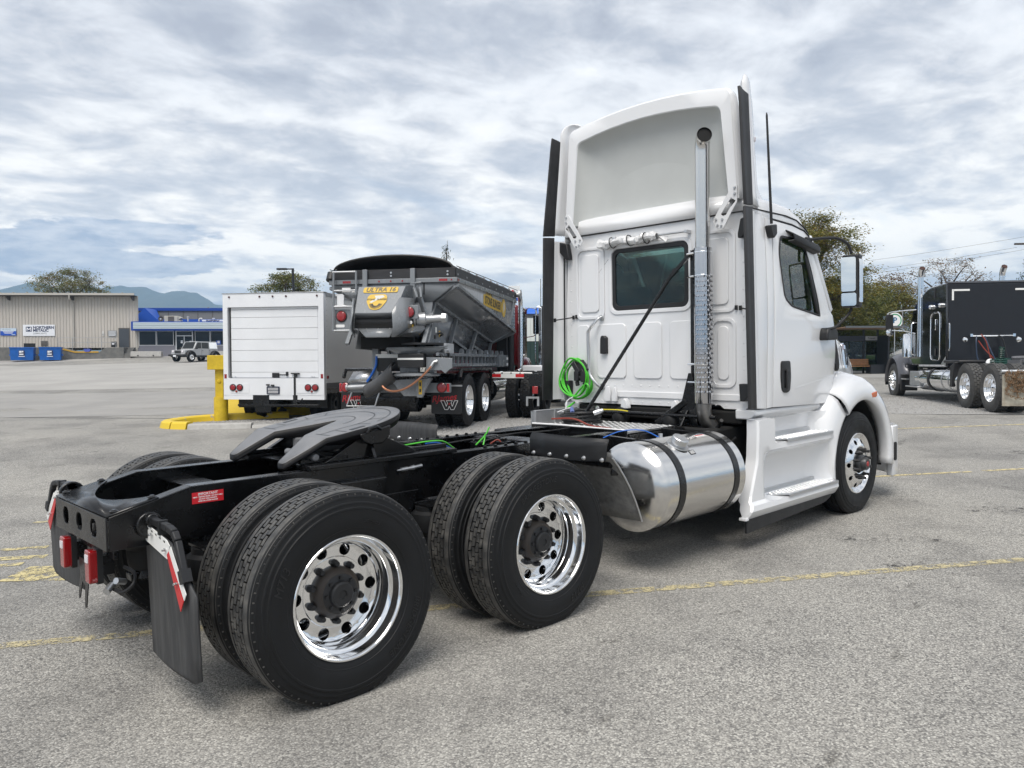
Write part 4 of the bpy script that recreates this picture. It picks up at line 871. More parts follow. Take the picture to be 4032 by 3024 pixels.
# antenna, mirror, bumper and the rest of the right side
an_ = obj('antenna', G().tube([(4.355, -1.10, 2.735), (4.27, -1.105, 3.64), (4.268, -1.105, 3.665)], [.013, .009, .004], 10), BLKPLA, TR)
obj('antenna_base', G().prism([(4.29, 2.715), (4.415, 2.735), (4.42, 2.65), (4.37, 2.61), (4.33, 2.62)], 'y', -1.065, -1.125), BLKPLA, an_, bevel=.012)
for s_ in (-1, 1):
    Q = lambda p: (p[0], s_*abs(p[1]), p[2])
    ma = obj('mirror_arm', G().tube([Q(p) for p in arc([(5.07, 1.07, 2.655), (5.16, 1.12, 2.672), (5.29, 1.19, 2.685), (5.36, 1.24, 2.68), (5.44, 1.30, 2.63), (5.47, 1.325, 2.54)], 5)], .014, 8).tube([Q(p) for p in arc([(5.47, 1.325, 2.05), (5.46, 1.315, 1.99), (5.40, 1.26, 1.90), (5.36, 1.21, 1.845), (5.30, 1.16, 1.83)], 5)], .014, 8), BLKPLA, TR)
    obj('mirror_mount', G().prism(rpoly([(5.26, 1.725), (5.50, 1.73), (5.50, 1.80), (5.44, 1.845), (5.30, 1.845), (5.27, 1.80)], .03), 'y', s_*1.09, s_*1.19), BLKPLA, ma, bevel=.015)
    obj('mirror_mount', G().box(5.04, 5.14, s_*1.05, s_*1.10, 2.63, 2.685), BLKPLA, ma, bevel=.01)
    mh = obj('mirror_housing', G().prism([(x, s_*y) for x, y in rpoly([(5.405, 1.252), (5.405, 1.415), (5.50, 1.415), (5.56, 1.36), (5.53, 1.27)], .025)], 'z', 2.03, 2.525), BLKPLA, TR, bevel=.02, seg=3)
    RM = Matrix.Translation((5.392, s_*1.327, 0)) @ Matrix.Rotation(-s_*radians(9.5), 4, 'Z')
    obj('mirror_glass', G().prism(rrect(-.066, .066, 2.18, 2.50, .02), 'x', -.004, .004).xf(RM), MIRROR, mh)
    obj('convex_mirror', G().prism(rrect(-.072, .066, 2.045, 2.165, .02), 'x', -.006, .004).xf(RM), MIRROR, mh)
    obj('mirror_trim', G().prism(rrect(5.415, 5.49, 2.075, 2.48, .01), 'y', s_*1.414, s_*1.424), CHROM2, mh, bevel=.003)
# ------------------------------------------------------------------ steps, fenders, hood, bumper
def x0_(z): return interp(z, (.30, .72, 1.06), (3.735, 3.935, 3.955))
PROF = [(1.075, 1.075), (1.195, 1.065), (1.20, .95), (1.20, .87), (1.20, .80), (1.20, .76), (1.20, .72), (1.20, .58), (1.21, .46), (1.225, .40), (1.235, .345), (1.21, .295), (1.195, .275)]
REC = [(1.045, 1.055), (1.03, 1.04), (1.015, .95), (1.01, .872), (1.195, .850), (1.20, .80), (1.13, .755), (1.105, .70), (1.085, .58), (1.07, .46), (1.055, .405), (1.24, .378), (1.248, .335), (1.215, .28), (1.20, .265)]
PRO2 = [(1.10, 1.068), (1.195, 1.062), (1.20, .95), (1.20, .872), (1.20, .850), (1.20, .80), (1.20, .755), (1.20, .70), (1.205, .58), (1.21, .46), (1.215, .405), (1.24, .378), (1.248, .335), (1.215, .28), (1.20, .265)]
FRT = [(1.13, 1.06), (1.14, 1.04), (1.15, .95), (1.16, .872), (1.197, .850), (1.20, .80), (1.18, .755), (1.175, .70), (1.17, .58), (1.17, .46), (1.185, .405), (1.24, .378), (1.248, .335), (1.215, .28), (1.20, .265)]
for s_ in (-1, 1):
    rows = []
    for x in [-1, 3.98, 4.02, 4.06, 4.10, 4.16, 4.22, 4.27, 4.30, 4.6, 5.0, 5.2, 5.28, 5.33, 5.37]:
        r_ = []
        for (po, pr, pf) in zip(PRO2, REC, FRT):
            zz = pr[1]; st0 = 4.22 if zz > .76 else 4.0; t = sst(x, st0, st0+.07 if zz > .76 else st0+.20); u = sst(x, 5.20, 5.37)
            y = lerp(lerp(po[0], pr[0], t), pf[0], u); z = lerp(lerp(po[1], pr[1], t), pf[1], u); xx = x0_(z) if x < 0 else x
            r_.append((xx+(0 if x < 0 else max(0, 4.0-x)*-.0), s_*y, z))
        rows.append(r_)
    sf = obj('step_fairing', G().sheet(rows), WHITE, TR, smooth=32)
    edge = [(x0_(z), s_*y, z) for y, z in PRO2]
    obj('step_end_flange', G().sheet([edge, [(x-.012, y*.985, z) for x, y, z in edge], [(x+.01, y*.90 if z > .3 else y*.95, z) for x, y, z in edge]]), WHITE, sf, smooth=30)
    obj('step_skirt', G().prism(rpoly([(3.735, .27), (3.73, .155), (5.16, .205), (5.30, .245), (5.33, .31)], [.0, .0, .12, .05, 0]), 'y', s_*1.185, s_*1.205), BLKPLA, sf, bevel=.004)
    obj('step_skirt_lip', G().box(3.70, 3.75, s_*1.15, s_*1.215, .262, .285), WHITE, sf, bevel=.004)
    for z, y0, y1, xa, xb in ((.8625, 1.03, 1.205, 4.285, 5.35), (.392, 1.075, 1.25, 4.23, 5.36)):
        sp_ = obj('step_tread', G().prism([(xa, s_*y0), (xb-.05, s_*y0), (xb, s_*(y0+.06)), (xb, s_*(y1-.01)), (xb-.02, s_*y1), (xa+.14, s_*y1), (xa, s_*(y0+.05))], 'z', z, z+.006).box(xa+.02, xb-.06, s_*y0, s_*(y0-.01), z-.005, z+.045).box(xa+.14, xb-.01, s_*y1, s_*(y1+.005), z-.02, z+.004), ALU, sf, bevel=.0015)
        g = G()
        for i in range(34):
            for j in range(5):
                x = xa+.05+.03*i; y = y0+.03+.03*j; 
                if x < xa+.15 and y > y0+.05+(x-xa)*.5: continue
                if x > xb-.03: continue
                a = radians(40 if (i+j) % 2 else -40); c_, s2 = cos(a)*.013, sin(a)*.013; n_ = Vector((-s2, c_)).normalized()*.004
                g.add([(x-c_, s_*(y-s2), z+.006), (x+n_.x, s_*(y+n_.y), z+.006), (x+c_, s_*(y+s2), z+.006), (x-n_.x, s_*(y-n_.y), z+.006), (x, s_*y, z+.012)], [(0, 1, 4), (1, 2, 4), (2, 3, 4), (3, 0, 4)])
        obj('tread_lugs', g, DIAM, sp_, kind='stuff', smooth=0)
    # fenders round the steer wheel
    CX, CZ, RI = 6.02, .50, .625
    def fro(th): return interp(th, (-8, 10, 30, 60, 90, 115, 130, 150, 170, 196), (.90, .885, .865, .845, .875, .905, .90, .86, .70, .655))
    def fsect(th):
        a = radians(th); c_, s2 = cos(a), sin(a); ro = fro(th); o = []
        for r, y in ((RI+.03, 1.10), (RI+.004, 1.16), (RI, 1.215), (RI+.012, 1.232), (RI+.045, 1.238), (lerp(RI, ro, .45), 1.230), (lerp(RI, ro, .72), 1.205), (lerp(RI, ro, .9), 1.16), (ro, 1.09), (ro+.03, .98), (ro+.045, .85), (ro+.045, .70)):
            o.append((CX+r*c_, s_*y, CZ+r*s2))
        return o
    def fsect2(th):
        a = radians(th); c_, s2 = cos(a), sin(a); ro = fro(th); o = []
        for r, y in ((RI+.03, 1.08), (RI+.004, 1.14), (RI, 1.19), (RI+.01, 1.203), (RI+.03, 1.203), (lerp(RI, ro, .45), 1.19), (lerp(RI, ro, .72), 1.175), (lerp(RI, ro, .9), 1.14), (ro, 1.09), (ro+.02, 1.04), (ro+.03, .95)):
            o.append((CX+r*c_, s_*y, CZ+r*s2))
        return o
    hf = obj('front_fender', G().sheet([fsect(t) for t in list(range(-8, 127, 6))+[127.6]]), WHITE, TR, smooth=60, solid=.012)
    rfd = obj('rear_fender', G().sheet([fsect2(t) for t in [128.3]+list(range(132, 199, 6))]), WHITE, TR, smooth=60, solid=.012)
    obj('fender_seal', G().sheet([[(x, y*.985, z) for x, y, z in fsect2(t)] for t in (126, 128, 130)]), CABLE, TR)
    obj('inner_liner', G().sheet([[(CX+(RI+.02)*cos(radians(t)), s_*y, CZ+(RI+.02)*sin(radians(t))) for y in (1.15, .75, .55)] for t in range(-10, 200, 10)]), DARK, TR)
    obj('marker_lamp', G().prism(rpoly([(6.16, 1.185), (6.30, 1.20), (6.30, 1.15), (6.25, 1.135), (6.17, 1.14)], .012), 'y', s_*1.222, s_*1.245), AMBER, hf, bevel=.006)
    # bumper corner
    bp_ = [(6.80, 1.215), (6.97, 1.205), (7.15, 1.12), (7.30, .92), (7.36, .6), (7.38, 0), (7.26, 0), (7.24, .6), (7.18, .85), (7.05, 1.03), (6.9, 1.13), (6.80, 1.15)]
    bm_ = obj('bumper', G().prism([(x, s_*y) for x, y in bp_], 'z', .255, .80), WHITE, TR, bevel=.012)
    obj('fog_lamp_recess', G().prism(rrect(6.84, 6.90, .42, .62, .02), 'y', s_*1.213, s_*1.222), DARK, bm_)
# hood
H = []
for x, w_, zb, zs, zc in ((5.66, 1.055, 1.20, 1.93, 2.03), (5.80, 1.03, 1.2, 1.925, 2.02), (6.05, .985, 1.2, 1.89, 1.985), (6.3, .93, 1.2, 1.84, 1.94), (6.6, .86, 1.15, 1.765, 1.88), (6.9, .775, 1.0, 1.67, 1.79), (7.15, .67, .8, 1.56, 1.68), (7.3, .56, .8, 1.44, 1.55), (7.36, .50, .8, 1.3, 1.35)):
    row = []
    for k in range(25):
        a = pi*k/24; ca, sa = cos(a), sin(a); n_ = 4.2
        y = (abs(ca)**(2/n_))*(1 if ca >= 0 else -1); z = sa**(2/n_)
        row.append((x, w_*y*(1-.06*z), zb+(zc-zb)*z*(1-.06*y*y)))
    H.append(row)
hd = obj('hood', G().sheet(H), WHITE, TR, smooth=60, solid=.01)
obj('grille', G().box(7.30, 7.37, -.48, .48, .82, 1.40), CHROM2, TR, bevel=.03)
obj('cowl', G().box(5.60, 5.70, -1.0, 1.0, 1.2, 1.98), CABLE, TR, bevel=.02)
def hy(x, z): return interp(x, (5.66, 6.05, 6.3, 6.6), (1.045, .975, .918, .845))*(1-.05*sst(z, 1.3, 1.9))
for s_ in (-1, 1):
    obj('air_intake', panel(rpoly([(5.80, 1.80), (5.93, 1.79), (5.97, 1.60), (5.97, 1.47), (5.90, 1.42), (5.79, 1.42)], .04), lambda u, v: (u, s_*(hy(u, v)+.010), v), cu=(5.85, 5.9), cv=(1.5, 1.6, 1.7)), DARK, hd, solid=.012)
    lm = obj('head_lamp', panel(rpoly([(6.14, 1.70), (6.28, 1.70), (6.40, 1.62), (6.40, 1.47), (6.30, 1.43), (6.14, 1.44)], .04), lambda u, v: (u, s_*(hy(u, v)+.012), v), cu=(6.2, 6.3), cv=(1.55,)), CHROM2, hd, solid=.02, bevel=.006)
    obj('lamp_stripe', panel(rpoly([(6.17, 1.69), (6.22, 1.69), (6.22, 1.63), (6.17, 1.63)], .01), lambda u, v: (u, s_*(hy(u, v)+.026), v)), REDL, lm)
    obj('lamp_stripe', panel(rpoly([(6.25, 1.64), (6.29, 1.64), (6.29, 1.47), (6.25, 1.47)], .01), lambda u, v: (u, s_*(hy(u, v)+.026), v)), CABLE, lm)
    obj('hood_latch', G().box(5.70, 5.74, s_*1.03, s_*1.06, 1.50, 1.72), CABLE, hd, bevel=.01)
# ------------------------------------------------------------------ ground
def asphalt():
    m = bpy.data.materials.new('asphalt'); m.use_nodes = True; nt = m.node_tree; N = nt.nodes; L = nt.links; p = N['Principled BSDF']
    tc = N.new('ShaderNodeTexCoord'); O = tc.outputs['Object']
    def vor(sc):
        v = N.new('ShaderNodeTexVoronoi'); v.inputs['Scale'].default_value = sc; L.new(O, v.inputs['Vector']); return v
    def noi(sc, det=5, ro=.6, src=O):
        t = N.new('ShaderNodeTexNoise'); t.inputs['Scale'].default_value = sc; t.inputs['Detail'].default_value = det; t.inputs['Roughness'].default_value = ro; L.new(src, t.inputs['Vector']); return t.outputs['Fac']
    def ramp(f, pts):
        r = N.new('ShaderNodeValToRGB'); L.new(f, r.inputs[0]); e = r.color_ramp.elements
        e[0].position, e[0].color = pts[0][0], (*pts[0][1], 1); e[1].position, e[1].color = pts[-1][0], (*pts[-1][1], 1)
        for q, c in pts[1:-1]: x = e.new(q); x.color = (*c, 1)
        return r.outputs[0]
    def mix(a, b, f, mode='MIX'):
        x = N.new('ShaderNodeMix'); x.data_type = 'RGBA'; x.blend_type = mode
        for i, v in ((0, f), (6, a), (7, b)):
            if isinstance(v, (int, float)): x.inputs[i].default_value = v
            elif isinstance(v, tuple): x.inputs[i].default_value = (*v, 1)
            else: L.new(v, x.inputs[i])
        return x.outputs[2]
    v = vor(112); sp = N.new('ShaderNodeSeparateColor'); L.new(v.outputs['Color'], sp.inputs[0])
    stone = ramp(sp.outputs[0], [(0, (.105, .104, .103)), (.2, (.215, .21, .20)), (.5, (.295, .288, .27)), (.8, (.37, .36, .336)), (1, (.53, .52, .485))])
    edge = ramp(v.outputs['Distance'], [(0, (1, 1, 1)), (.45, (.96, .96, .96)), (.75, (.42, .42, .43))])
    col = mix(stone, edge, .75, 'MULTIPLY')
    # worn patches: paler wheel tracks and darker, tarry areas
    mp = N.new('ShaderNodeMapping'); L.new(O, mp.inputs[0]); mp.inputs['Scale'].default_value = (.35, .9, 1); mp.inputs['Rotation'].default_value = (0, 0, radians(-30))
    col = mix(col, (.285, .276, .257), ramp(noi(.5, 4, .55, mp.outputs[0]), [(.35, (.05,)*3), (.7, (.42,)*3)]))
    dk = ramp(noi(.9, 6, .62), [(.40, (.66, .66, .67)), (.52, (1, 1, 1))]); col = mix(col, dk, .55, 'MULTIPLY')
    # small tar spots, oil drips
    mp2 = N.new('ShaderNodeMapping'); L.new(O, mp2.inputs[0]); mp2.inputs['Scale'].default_value = (1, 2.4, 1); mp2.inputs['Rotation'].default_value = (0, 0, radians(-44))
    sp2 = ramp(noi(1.7, 4, .6, mp2.outputs[0]), [(.27, (.42, .41, .40)), (.35, (1, 1, 1))]); col = mix(col, sp2, .85, 'MULTIPLY')
    sp3 = ramp(noi(5, 3, .55), [(.26, (.45, .45, .45)), (.31, (1, 1, 1))]); col = mix(col, sp3, .75, 'MULTIPLY')
    bl_ = ramp(noi(.22, 4, .55), [(.38, (.96, .957, .95)), (.60, (1.17, 1.158, 1.13))]); col = mix(col, bl_, 1.0, 'MULTIPLY')
    L.new(col, p.inputs['Base Color']); p.inputs['Roughness'].default_value = .88; p.inputs['Specular IOR Level'].default_value = .3
    b = N.new('ShaderNodeBump'); b.inputs['Strength'].default_value = .55; b.inputs['Distance'].default_value = .006
    mm = N.new('ShaderNodeMath'); mm.operation = 'MULTIPLY'; L.new(v.outputs['Distance'], mm.inputs[0]); mm.inputs[1].default_value = -1
    L.new(mm.outputs[0], b.inputs['Height']); L.new(b.outputs[0], p.inputs['Normal'])
    return m
ASPH = asphalt()
def polar_patch(l0, l1, d0, d1, nl, nd, dz, geo=1.0):
    rows = []
    for i in range(nd+1):
        D = lerp(d0, d1, (i/nd)**geo); rows.append([at(lerp(l0(D), l1(D), j/nl), D, dz) for j in range(nl+1)])
    return G().sheet(rows)
rows = []
rad = [0.5*1.13**i for i in range(56)]+[420, 520, 800, 1600, 3000, 4500]
rows = []
for r in rad:
    row = []
    for k in range(180):
        a = 2*pi*k/180; x, y = CAMP.x+r*cos(a), CAMP.y+r*sin(a); row.append((x, y, ground(x, y)))
    rows.append(row)
g = G().sheet(rows, close_v=True); b = len(g.v); g.add(rows[0], [tuple(range(180))])
obj('ground', g, ASPH, kind='structure', smooth=60)
def strip(pts, w, dz, n=20):
    rows = []
    for i in range(len(pts)-1):
        a, b = Vector(pts[i]), Vector(pts[i+1]); d = (b-a).normalized(); nn = Vector((-d.y, d.x))*w/2
        for k in range(n+(1 if i == len(pts)-2 else 0)):
            p = a.lerp(b, k/n); rows.append([(q.x, q.y, ground(q.x, q.y)+dz) for q in (p+nn, p-nn)])
    return G().sheet(rows)
def paint(name, c, worn, sc=14):
    m = bpy.data.materials.new(name); m.use_nodes = True; nt = m.node_tree; N = nt.nodes; L = nt.links; p = N['Principled BSDF']; p.inputs['Base Color'].default_value = (*c, 1); p.inputs['Roughness'].default_value = .75
    tc = N.new('ShaderNodeTexCoord'); t = N.new('ShaderNodeTexNoise'); t.inputs['Scale'].default_value = sc; t.inputs['Detail'].default_value = 7; t.inputs['Roughness'].default_value = .75; L.new(tc.outputs['Object'], t.inputs['Vector'])
    v = N.new('ShaderNodeTexVoronoi'); v.inputs['Scale'].default_value = 85; L.new(tc.outputs['Object'], v.inputs['Vector'])
    ad = N.new('ShaderNodeMath'); ad.operation = 'MULTIPLY_ADD'; L.new(v.outputs['Distance'], ad.inputs[0]); ad.inputs[1].default_value = .22; L.new(t.outputs['Fac'], ad.inputs[2])
    mr = N.new('ShaderNodeMapRange'); L.new(ad.outputs[0], mr.inputs[0]); mr.inputs[1].default_value = worn; mr.inputs[2].default_value = worn+.10
    tr = N.new('ShaderNodeBsdfTransparent'); mx = N.new('ShaderNodeMixShader'); L.new(mr.outputs[0], mx.inputs[0]); L.new(p.outputs[0], mx.inputs[1]); L.new(tr.outputs[0], mx.inputs[2])
    L.new(mx.outputs[0], N['Material Output'].inputs[0]); return m
YEL = paint('yellow_line_paint', (.56, .47, .25), .60); YEL2 = paint('faded_yellow_paint', (.55, .47, .24), .57, 10); YELW = paint('worn_yellow_paint', (.50, .435, .26), .565, 11)
def line(pts, w, m, name='road_marking'): return obj(name, strip(pts, w, .004), m, kind='structure', smooth=0)
line([(-3.2, 2.24), (-1.05, .89), (2.13, -1.05), (6.2, -3.66)], .105, YELW)
line([(7.4, -.20), (8.165, -.725), (9.05, -1.34)], .075, YEL); line([(9.2, -1.44), (11.8, -3.24)], .075, YEL)
line([(11.9, 1.45), (12.757, .834), (14.74, -.621), (15.4, -1.1)], .085, YEL)
line([(-.02, 4.72), (.9, 4.2)], .09, YELW)
# painted letters on the left, worn to blotches
line([(-.62, 2.62), (-.18, 2.2)], .42, YEL2); line([(-.75, 3.35), (-.3, 3.05)], .12, YEL2); line([(-.55, 3.62), (-.2, 3.42)], .10, YEL2); line([(-.95, 3.15), (-.5, 2.92)], .10, YEL2)
line([(-.05, 1.55), (.3, 1.35)], .10, YEL2)
# shallow drain line and tar seams crossing the yard on the left
TAR = mat('tar_seam', (.028, .028, .03), .6); PALE = mat('pale_concrete_strip', (.30, .295, .28), .85, c2=(.24, .235, .225), nscale=5)
def seam(l0, D0, l1, D1, w, m): 
    a, b = at(l0, D0), at(l1, D1); line([(a.x, a.y), (b.x, b.y)], w, m)
seam(-22, 29.2, -9.5, 25.4, .16, TAR); seam(-22, 30.0, -9.5, 26.1, .9, PALE); seam(-16, 20.3, -6.9, 18.2, .06, TAR)
o = obj('pale_apron', polar_patch(lambda D: -1.2*D, lambda D: -.18*D-3, 31.2, 86, 24, 40, .005), mat('apron_pale', (.37, .358, .335), .9, c2=(.30, .29, .272), nscale=.35, ndet=8, bump=.15, bscale=60), kind='structure', smooth=60)  # separate sheet, paler than the asphalt, over the far left yard
o = obj('lane', polar_patch(lambda D: -1.1*D, lambda D: -.33*D, 19.5, 29.0, 20, 16, .005), mat('worn_lane_asphalt', (.30, .29, .272), .9, c2=(.25, .243, .23), nscale=.6, ndet=9, bump=.2, bscale=60), kind='structure', smooth=60)
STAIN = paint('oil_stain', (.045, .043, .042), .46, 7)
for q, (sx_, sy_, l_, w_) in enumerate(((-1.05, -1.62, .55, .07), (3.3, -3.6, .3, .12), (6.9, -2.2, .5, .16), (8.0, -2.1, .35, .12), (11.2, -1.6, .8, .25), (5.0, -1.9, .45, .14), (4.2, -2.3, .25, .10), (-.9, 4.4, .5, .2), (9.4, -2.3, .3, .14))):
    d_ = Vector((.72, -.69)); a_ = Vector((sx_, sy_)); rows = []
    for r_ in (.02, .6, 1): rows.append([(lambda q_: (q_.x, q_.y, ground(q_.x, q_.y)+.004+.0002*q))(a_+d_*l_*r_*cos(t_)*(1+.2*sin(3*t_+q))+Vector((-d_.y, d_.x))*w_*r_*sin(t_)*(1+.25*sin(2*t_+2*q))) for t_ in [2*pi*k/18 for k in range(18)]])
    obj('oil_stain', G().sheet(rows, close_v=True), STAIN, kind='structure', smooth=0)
# gravel round the kerb island and under the dark truck
GRAV = mat('gravel', (.20, .195, .185), .95, c2=(.40, .39, .375), nscale=28, ndet=6, bump=.8, bscale=32)
def gravel_patch(name, cx, cy, rx, ry, rot, n):
    rows = []
    for r in (0, .5, .85, 1):
        row = []
        for k in range(40):
            a = 2*pi*k/40; q = r*(1+.06*sin(3*a)+.04*sin(7*a+1)); x, y = q*rx*cos(a), q*ry*sin(a); X, Y = cx+x*cos(rot)-y*sin(rot), cy+x*sin(rot)+y*cos(rot); row.append((X, Y, ground(X, Y)+.004))
        rows.append(row)
    o = obj(name, G().sheet(rows, close_v=True), GRAV, kind='structure', smooth=60)
    g = G(); random.seed(3)
    for i in range(n):
        a, q = random.uniform(0, 2*pi), sqrt(random.random())*.98; x, y = q*rx*cos(a), q*ry*sin(a); X, Y = cx+x*cos(rot)-y*sin(rot), cy+x*sin(rot)+y*cos(rot); s = random.uniform(.010, .028); z = ground(X, Y)+.004; t = random.uniform(0, 6)
        g.add([(X+s*cos(t), Y+s*sin(t), z), (X+s*cos(t+2.1), Y+s*sin(t+2.1), z), (X+s*cos(t+4.2), Y+s*sin(t+4.2), z), (X, Y, z+s*.9)], [(0, 1, 3), (1, 2, 3), (2, 0, 3)])
    obj('gravel_stones', g, GRAV, kind='stuff', smooth=0)
c = at(-5.3, 16.9); gravel_patch('gravel_bed', c.x, c.y, 2.2, .85, VR+.1, 2600)
c = at(12.0, 19.5); gravel_patch('gravel_bed', c.x, c.y, 8.5, 3.2, VR-.05, 5200)
c = at(0.5, 16.5); gravel_patch('gravel_bed', c.x, c.y, 4.2, 2.6, VR, 3500)
# grass verge and pavement across the road
GRASS = mat('grass', (.045, .095, .012), .9, c2=(.085, .135, .02), nscale=3, ndet=8, bump=.8, bscale=20)
o = obj('grass_verge', polar_patch(lambda D: -3, lambda D: 60, 41.5, 60, 30, 12, .03), GRASS, kind='structure', smooth=60)
g = G(); random.seed(5)
for i in range(9000):
    l, D = random.uniform(-1, 34), random.uniform(41.6, 48); p = at(l, D, .03); h = random.uniform(.05, .12); t = random.uniform(0, 6); w_ = .05
    g.add([(p.x-w_*cos(t), p.y-w_*sin(t), p.z), (p.x+w_*cos(t), p.y+w_*sin(t), p.z), (p.x+random.uniform(-.05, .05), p.y+random.uniform(-.05, .05), p.z+h)], [(0, 1, 2)])
obj('grass_blades', g, GRASS, kind='stuff', smooth=0, fixn=False)
obj('pavement', polar_patch(lambda D: 6, lambda D: 60, 34.5, 41.4, 20, 6, .006), mat('pavement_concrete', (.33, .325, .31), .9, c2=(.27, .265, .255), nscale=2), kind='structure', smooth=60)

# ------------------------------------------------------------------ kerb island, bollard, barrier
YP = mat('yellow_paint', (.66, .47, .02), .5, c2=(.52, .36, .015), nscale=7, rvar=.12, bump=.25, bscale=25)
YPW = mat('yellow_paint_chipped', (.66, .47, .03), .6, c2=(.40, .38, .33), nscale=6, lo=.63, hi=.68, bump=.4, bscale=25)
CONC = mat('bare_concrete', (.42, .41, .39), .85, c2=(.33, .32, .30), nscale=9, bump=.3, bscale=40)
ki = thing('kerb_island', 'rounded kerb island of yellow painted concrete lengths with a bare grey end', 'kerb', at(-5.6, 15.6))
def kseg(pts, m, name='kerb_stone', w=.26, h=.14):
    rows = []
    for i, p in enumerate(pts):
        a, b = pts[max(0, i-1)], pts[min(len(pts)-1, i+1)]; d = Vector((b[0]-a[0], b[1]-a[1])).normalized(); nn = Vector((-d.y, d.x)); P0 = Vector(p)
        c_ = lambda o_, z: (lambda q: tuple(at(q.x, q.y, z)-ki.location))(P0+nn*o_)
        rows.append([c_(-w/2-.02, -.02), c_(-w/2+.02, h*.8), c_(-w/2+.06, h), c_(w/2-.06, h), c_(w/2-.02, h*.8), c_(w/2+.02, -.02)])
    g = G().sheet(rows); n = len(rows)*6; b0 = 0; g.f.append(tuple(range(6))); g.f.append(tuple(range(n-1, n-7, -1)))
    obj(name, g, m, ki, smooth=30)
kseg([(-7.250, 16.75), (-7.260, 16.55), (-7.210, 16.35), (-7.110, 16.17), (-6.990, 16.05), (-6.890, 15.99)], YPW)
kseg([(-6.880, 15.985), (-6.730, 15.93), (-6.550, 15.89)], YPW)
kseg([(-6.540, 15.89), (-6.000, 15.88), (-5.300, 15.95)], CONC, h=.10); kseg([(-5.290, 15.95), (-4.500, 16.1)], CONC, h=.05)
kseg([(-7.250, 16.76), (-7.190, 17.1), (-7.050, 17.4), (-6.830, 17.66), (-6.530, 17.86)], YPW); kseg([(-6.520, 17.865), (-5.800, 18.1), (-5.200, 18.25)], YPW)
bl = thing('bollard', 'thick yellow steel bollard with a square boxed head beside the white box truck', 'bollard', at(-6.54, 17.6), VR, tilt=True)
obj('bollard_base', G().lathe([(0, -.05), (.152, -.05), (.152, .51), (.147, .54), (.0, .54)], 40, axis='z'), YP, bl)
obj('bollard_post', G().box(-.095, .095, -.095, .095, .53, 1.22), YP, bl, bevel=.012)
obj('bollard_head', G().box(-.225, .225, -.2, .2, 1.15, 1.47), YP, bl, bevel=.01)
obj('bollard_bolt', G().lathe([(0, -.125), (.03, -.12), (.04, -.11), (.05, -.095), (0, -.095)], 16, c=(0, 0, .89)), YP, bl)
br = thing('concrete_barrier', 'yellow painted concrete barrier block behind the bollard and box truck', 'barrier', at(-5.55, 19.2), VR+.04, tilt=True)
obj('barrier_block', G().prism([(-.33, 0), (.33, 0), (.33, .09), (.19, .30), (.14, .56), (-.14, .56), (-.19, .30), (-.33, .09)], 'x', -1.55, 1.55), YPW, br, bevel=.015)
obj('barrier_notch', G().prism([(-.12, .02), (.12, .02), (.09, .14), (-.02, .20), (-.10, .12)], 'y', -.338, -.25), mat('broken_concrete', (.06, .055, .05), .9), br)
# ------------------------------------------------------------------ white box truck
def bgwheel(parent, x, y, out, R=.50, w=.28, chrome=True, dual=False, z=None, lug=30, nm='wheel', rimm=None):
    """far wheel: rim with tyre, out = +1 / -1 outer side along local y"""
    k = R/RT
    o = obj(nm, DRI if chrome == 'dish' else SRI, None, parent, loc=(x, y, z if z is not None else ZAX*k), rot=(0, 0, 0 if out < 0 else pi))
    o.scale = (k, w/.28, k)
    if rimm: 
        me = o.data.copy(); me.materials.clear(); me.materials.append(rimm); o.data = me
    obj('tyre', DRT, None, o); 
    if lug: obj('tread', LUGT, None, o, kind='stuff')
    return o
def lug_tread():
    g = G(); nb = 34; da = 2*pi/nb
    for y0, y1, ph in ((.030, .083, 0), (.090, .137, .5), (.143, .190, 0), (.197, .250, .5)):
        for i in range(nb):
            a0 = (i+ph)*da+da*.09; a1 = (i+ph+1)*da-da*.09
            g.add([(r*cos(a), y, r*sin(a)) for r in (RT+.012, RT-.015) for a, y in ((a0, y0), (a1, y0), (a1, y1), (a0, y1))], [(0, 1, 2, 3), (0, 4, 5, 1), (1, 5, 6, 2), (2, 6, 7, 3), (3, 7, 4, 0)])
    return flatten(g, -ZAX)
LUGT = mesh('lug_tread', lug_tread(), RUBBER, smooth=0)
BW = mat('box_white', (.76, .775, .80), .35, coat=.3, c2=(.72, .735, .76), nscale=1.5)
BG = mat('box_side_aluminium', (.82, .82, .80), .40, .0, c2=(.78, .78, .765), nscale=.8, rvar=.06)
BX = thing('box_truck', 'white box truck with a closed roll-up rear door beside the yellow bollard', 'truck', (6.841, 10.593, .20), radians(36), tilt=True)
# local: x forward, y left, right rear corner of the body at the origin, z from the ground
W_, ZB0, ZT = 2.36, .565, 2.83
obj('rear_frame', G().prism(rrect(0, W_, ZB0+.02, ZT, .02), 'x', 0, .12, [rrect(.115, W_-.11, .97, ZT-.30, .02)]).box(.0, .10, .0, W_, .50, .60), BW, BX, bevel=.01)
dr = obj('roll_up_door', G().box(.10, .12, .11, W_-.11, .96, ZT-.3), mat('door_joint_grey', (.30, .31, .32), .6), BX)
zz = [.975, 1.10, 1.34, 1.58, 1.825, 2.065, 2.305, 2.475, ZT-.30]
for a, b in zip(zz, zz[1:]): obj('door_panel', G().box(.055, .10, .16, W_-.165, a+.003, b-.003), BW, dr, bevel=.003)
for y in (.145, W_-.15): obj('door_track', G().box(.06, .10, y-.012, y+.012, .97, ZT-.30), DARK if y > 1 else BW, dr)
obj('door_seal', G().box(.03, .052, .12, W_-.12, .955, .975), mat('door_seal_navy', (.01, .015, .05), .5), dr)
obj('door_latch', G().box(.02, .054, 1.06, 1.22, .985, 1.085).box(.03, .05, .90, 1.06, 1.04, 1.055).box(.02, .054, .85, .90, 1.02, 1.11), BLKPLA, dr, bevel=.006)
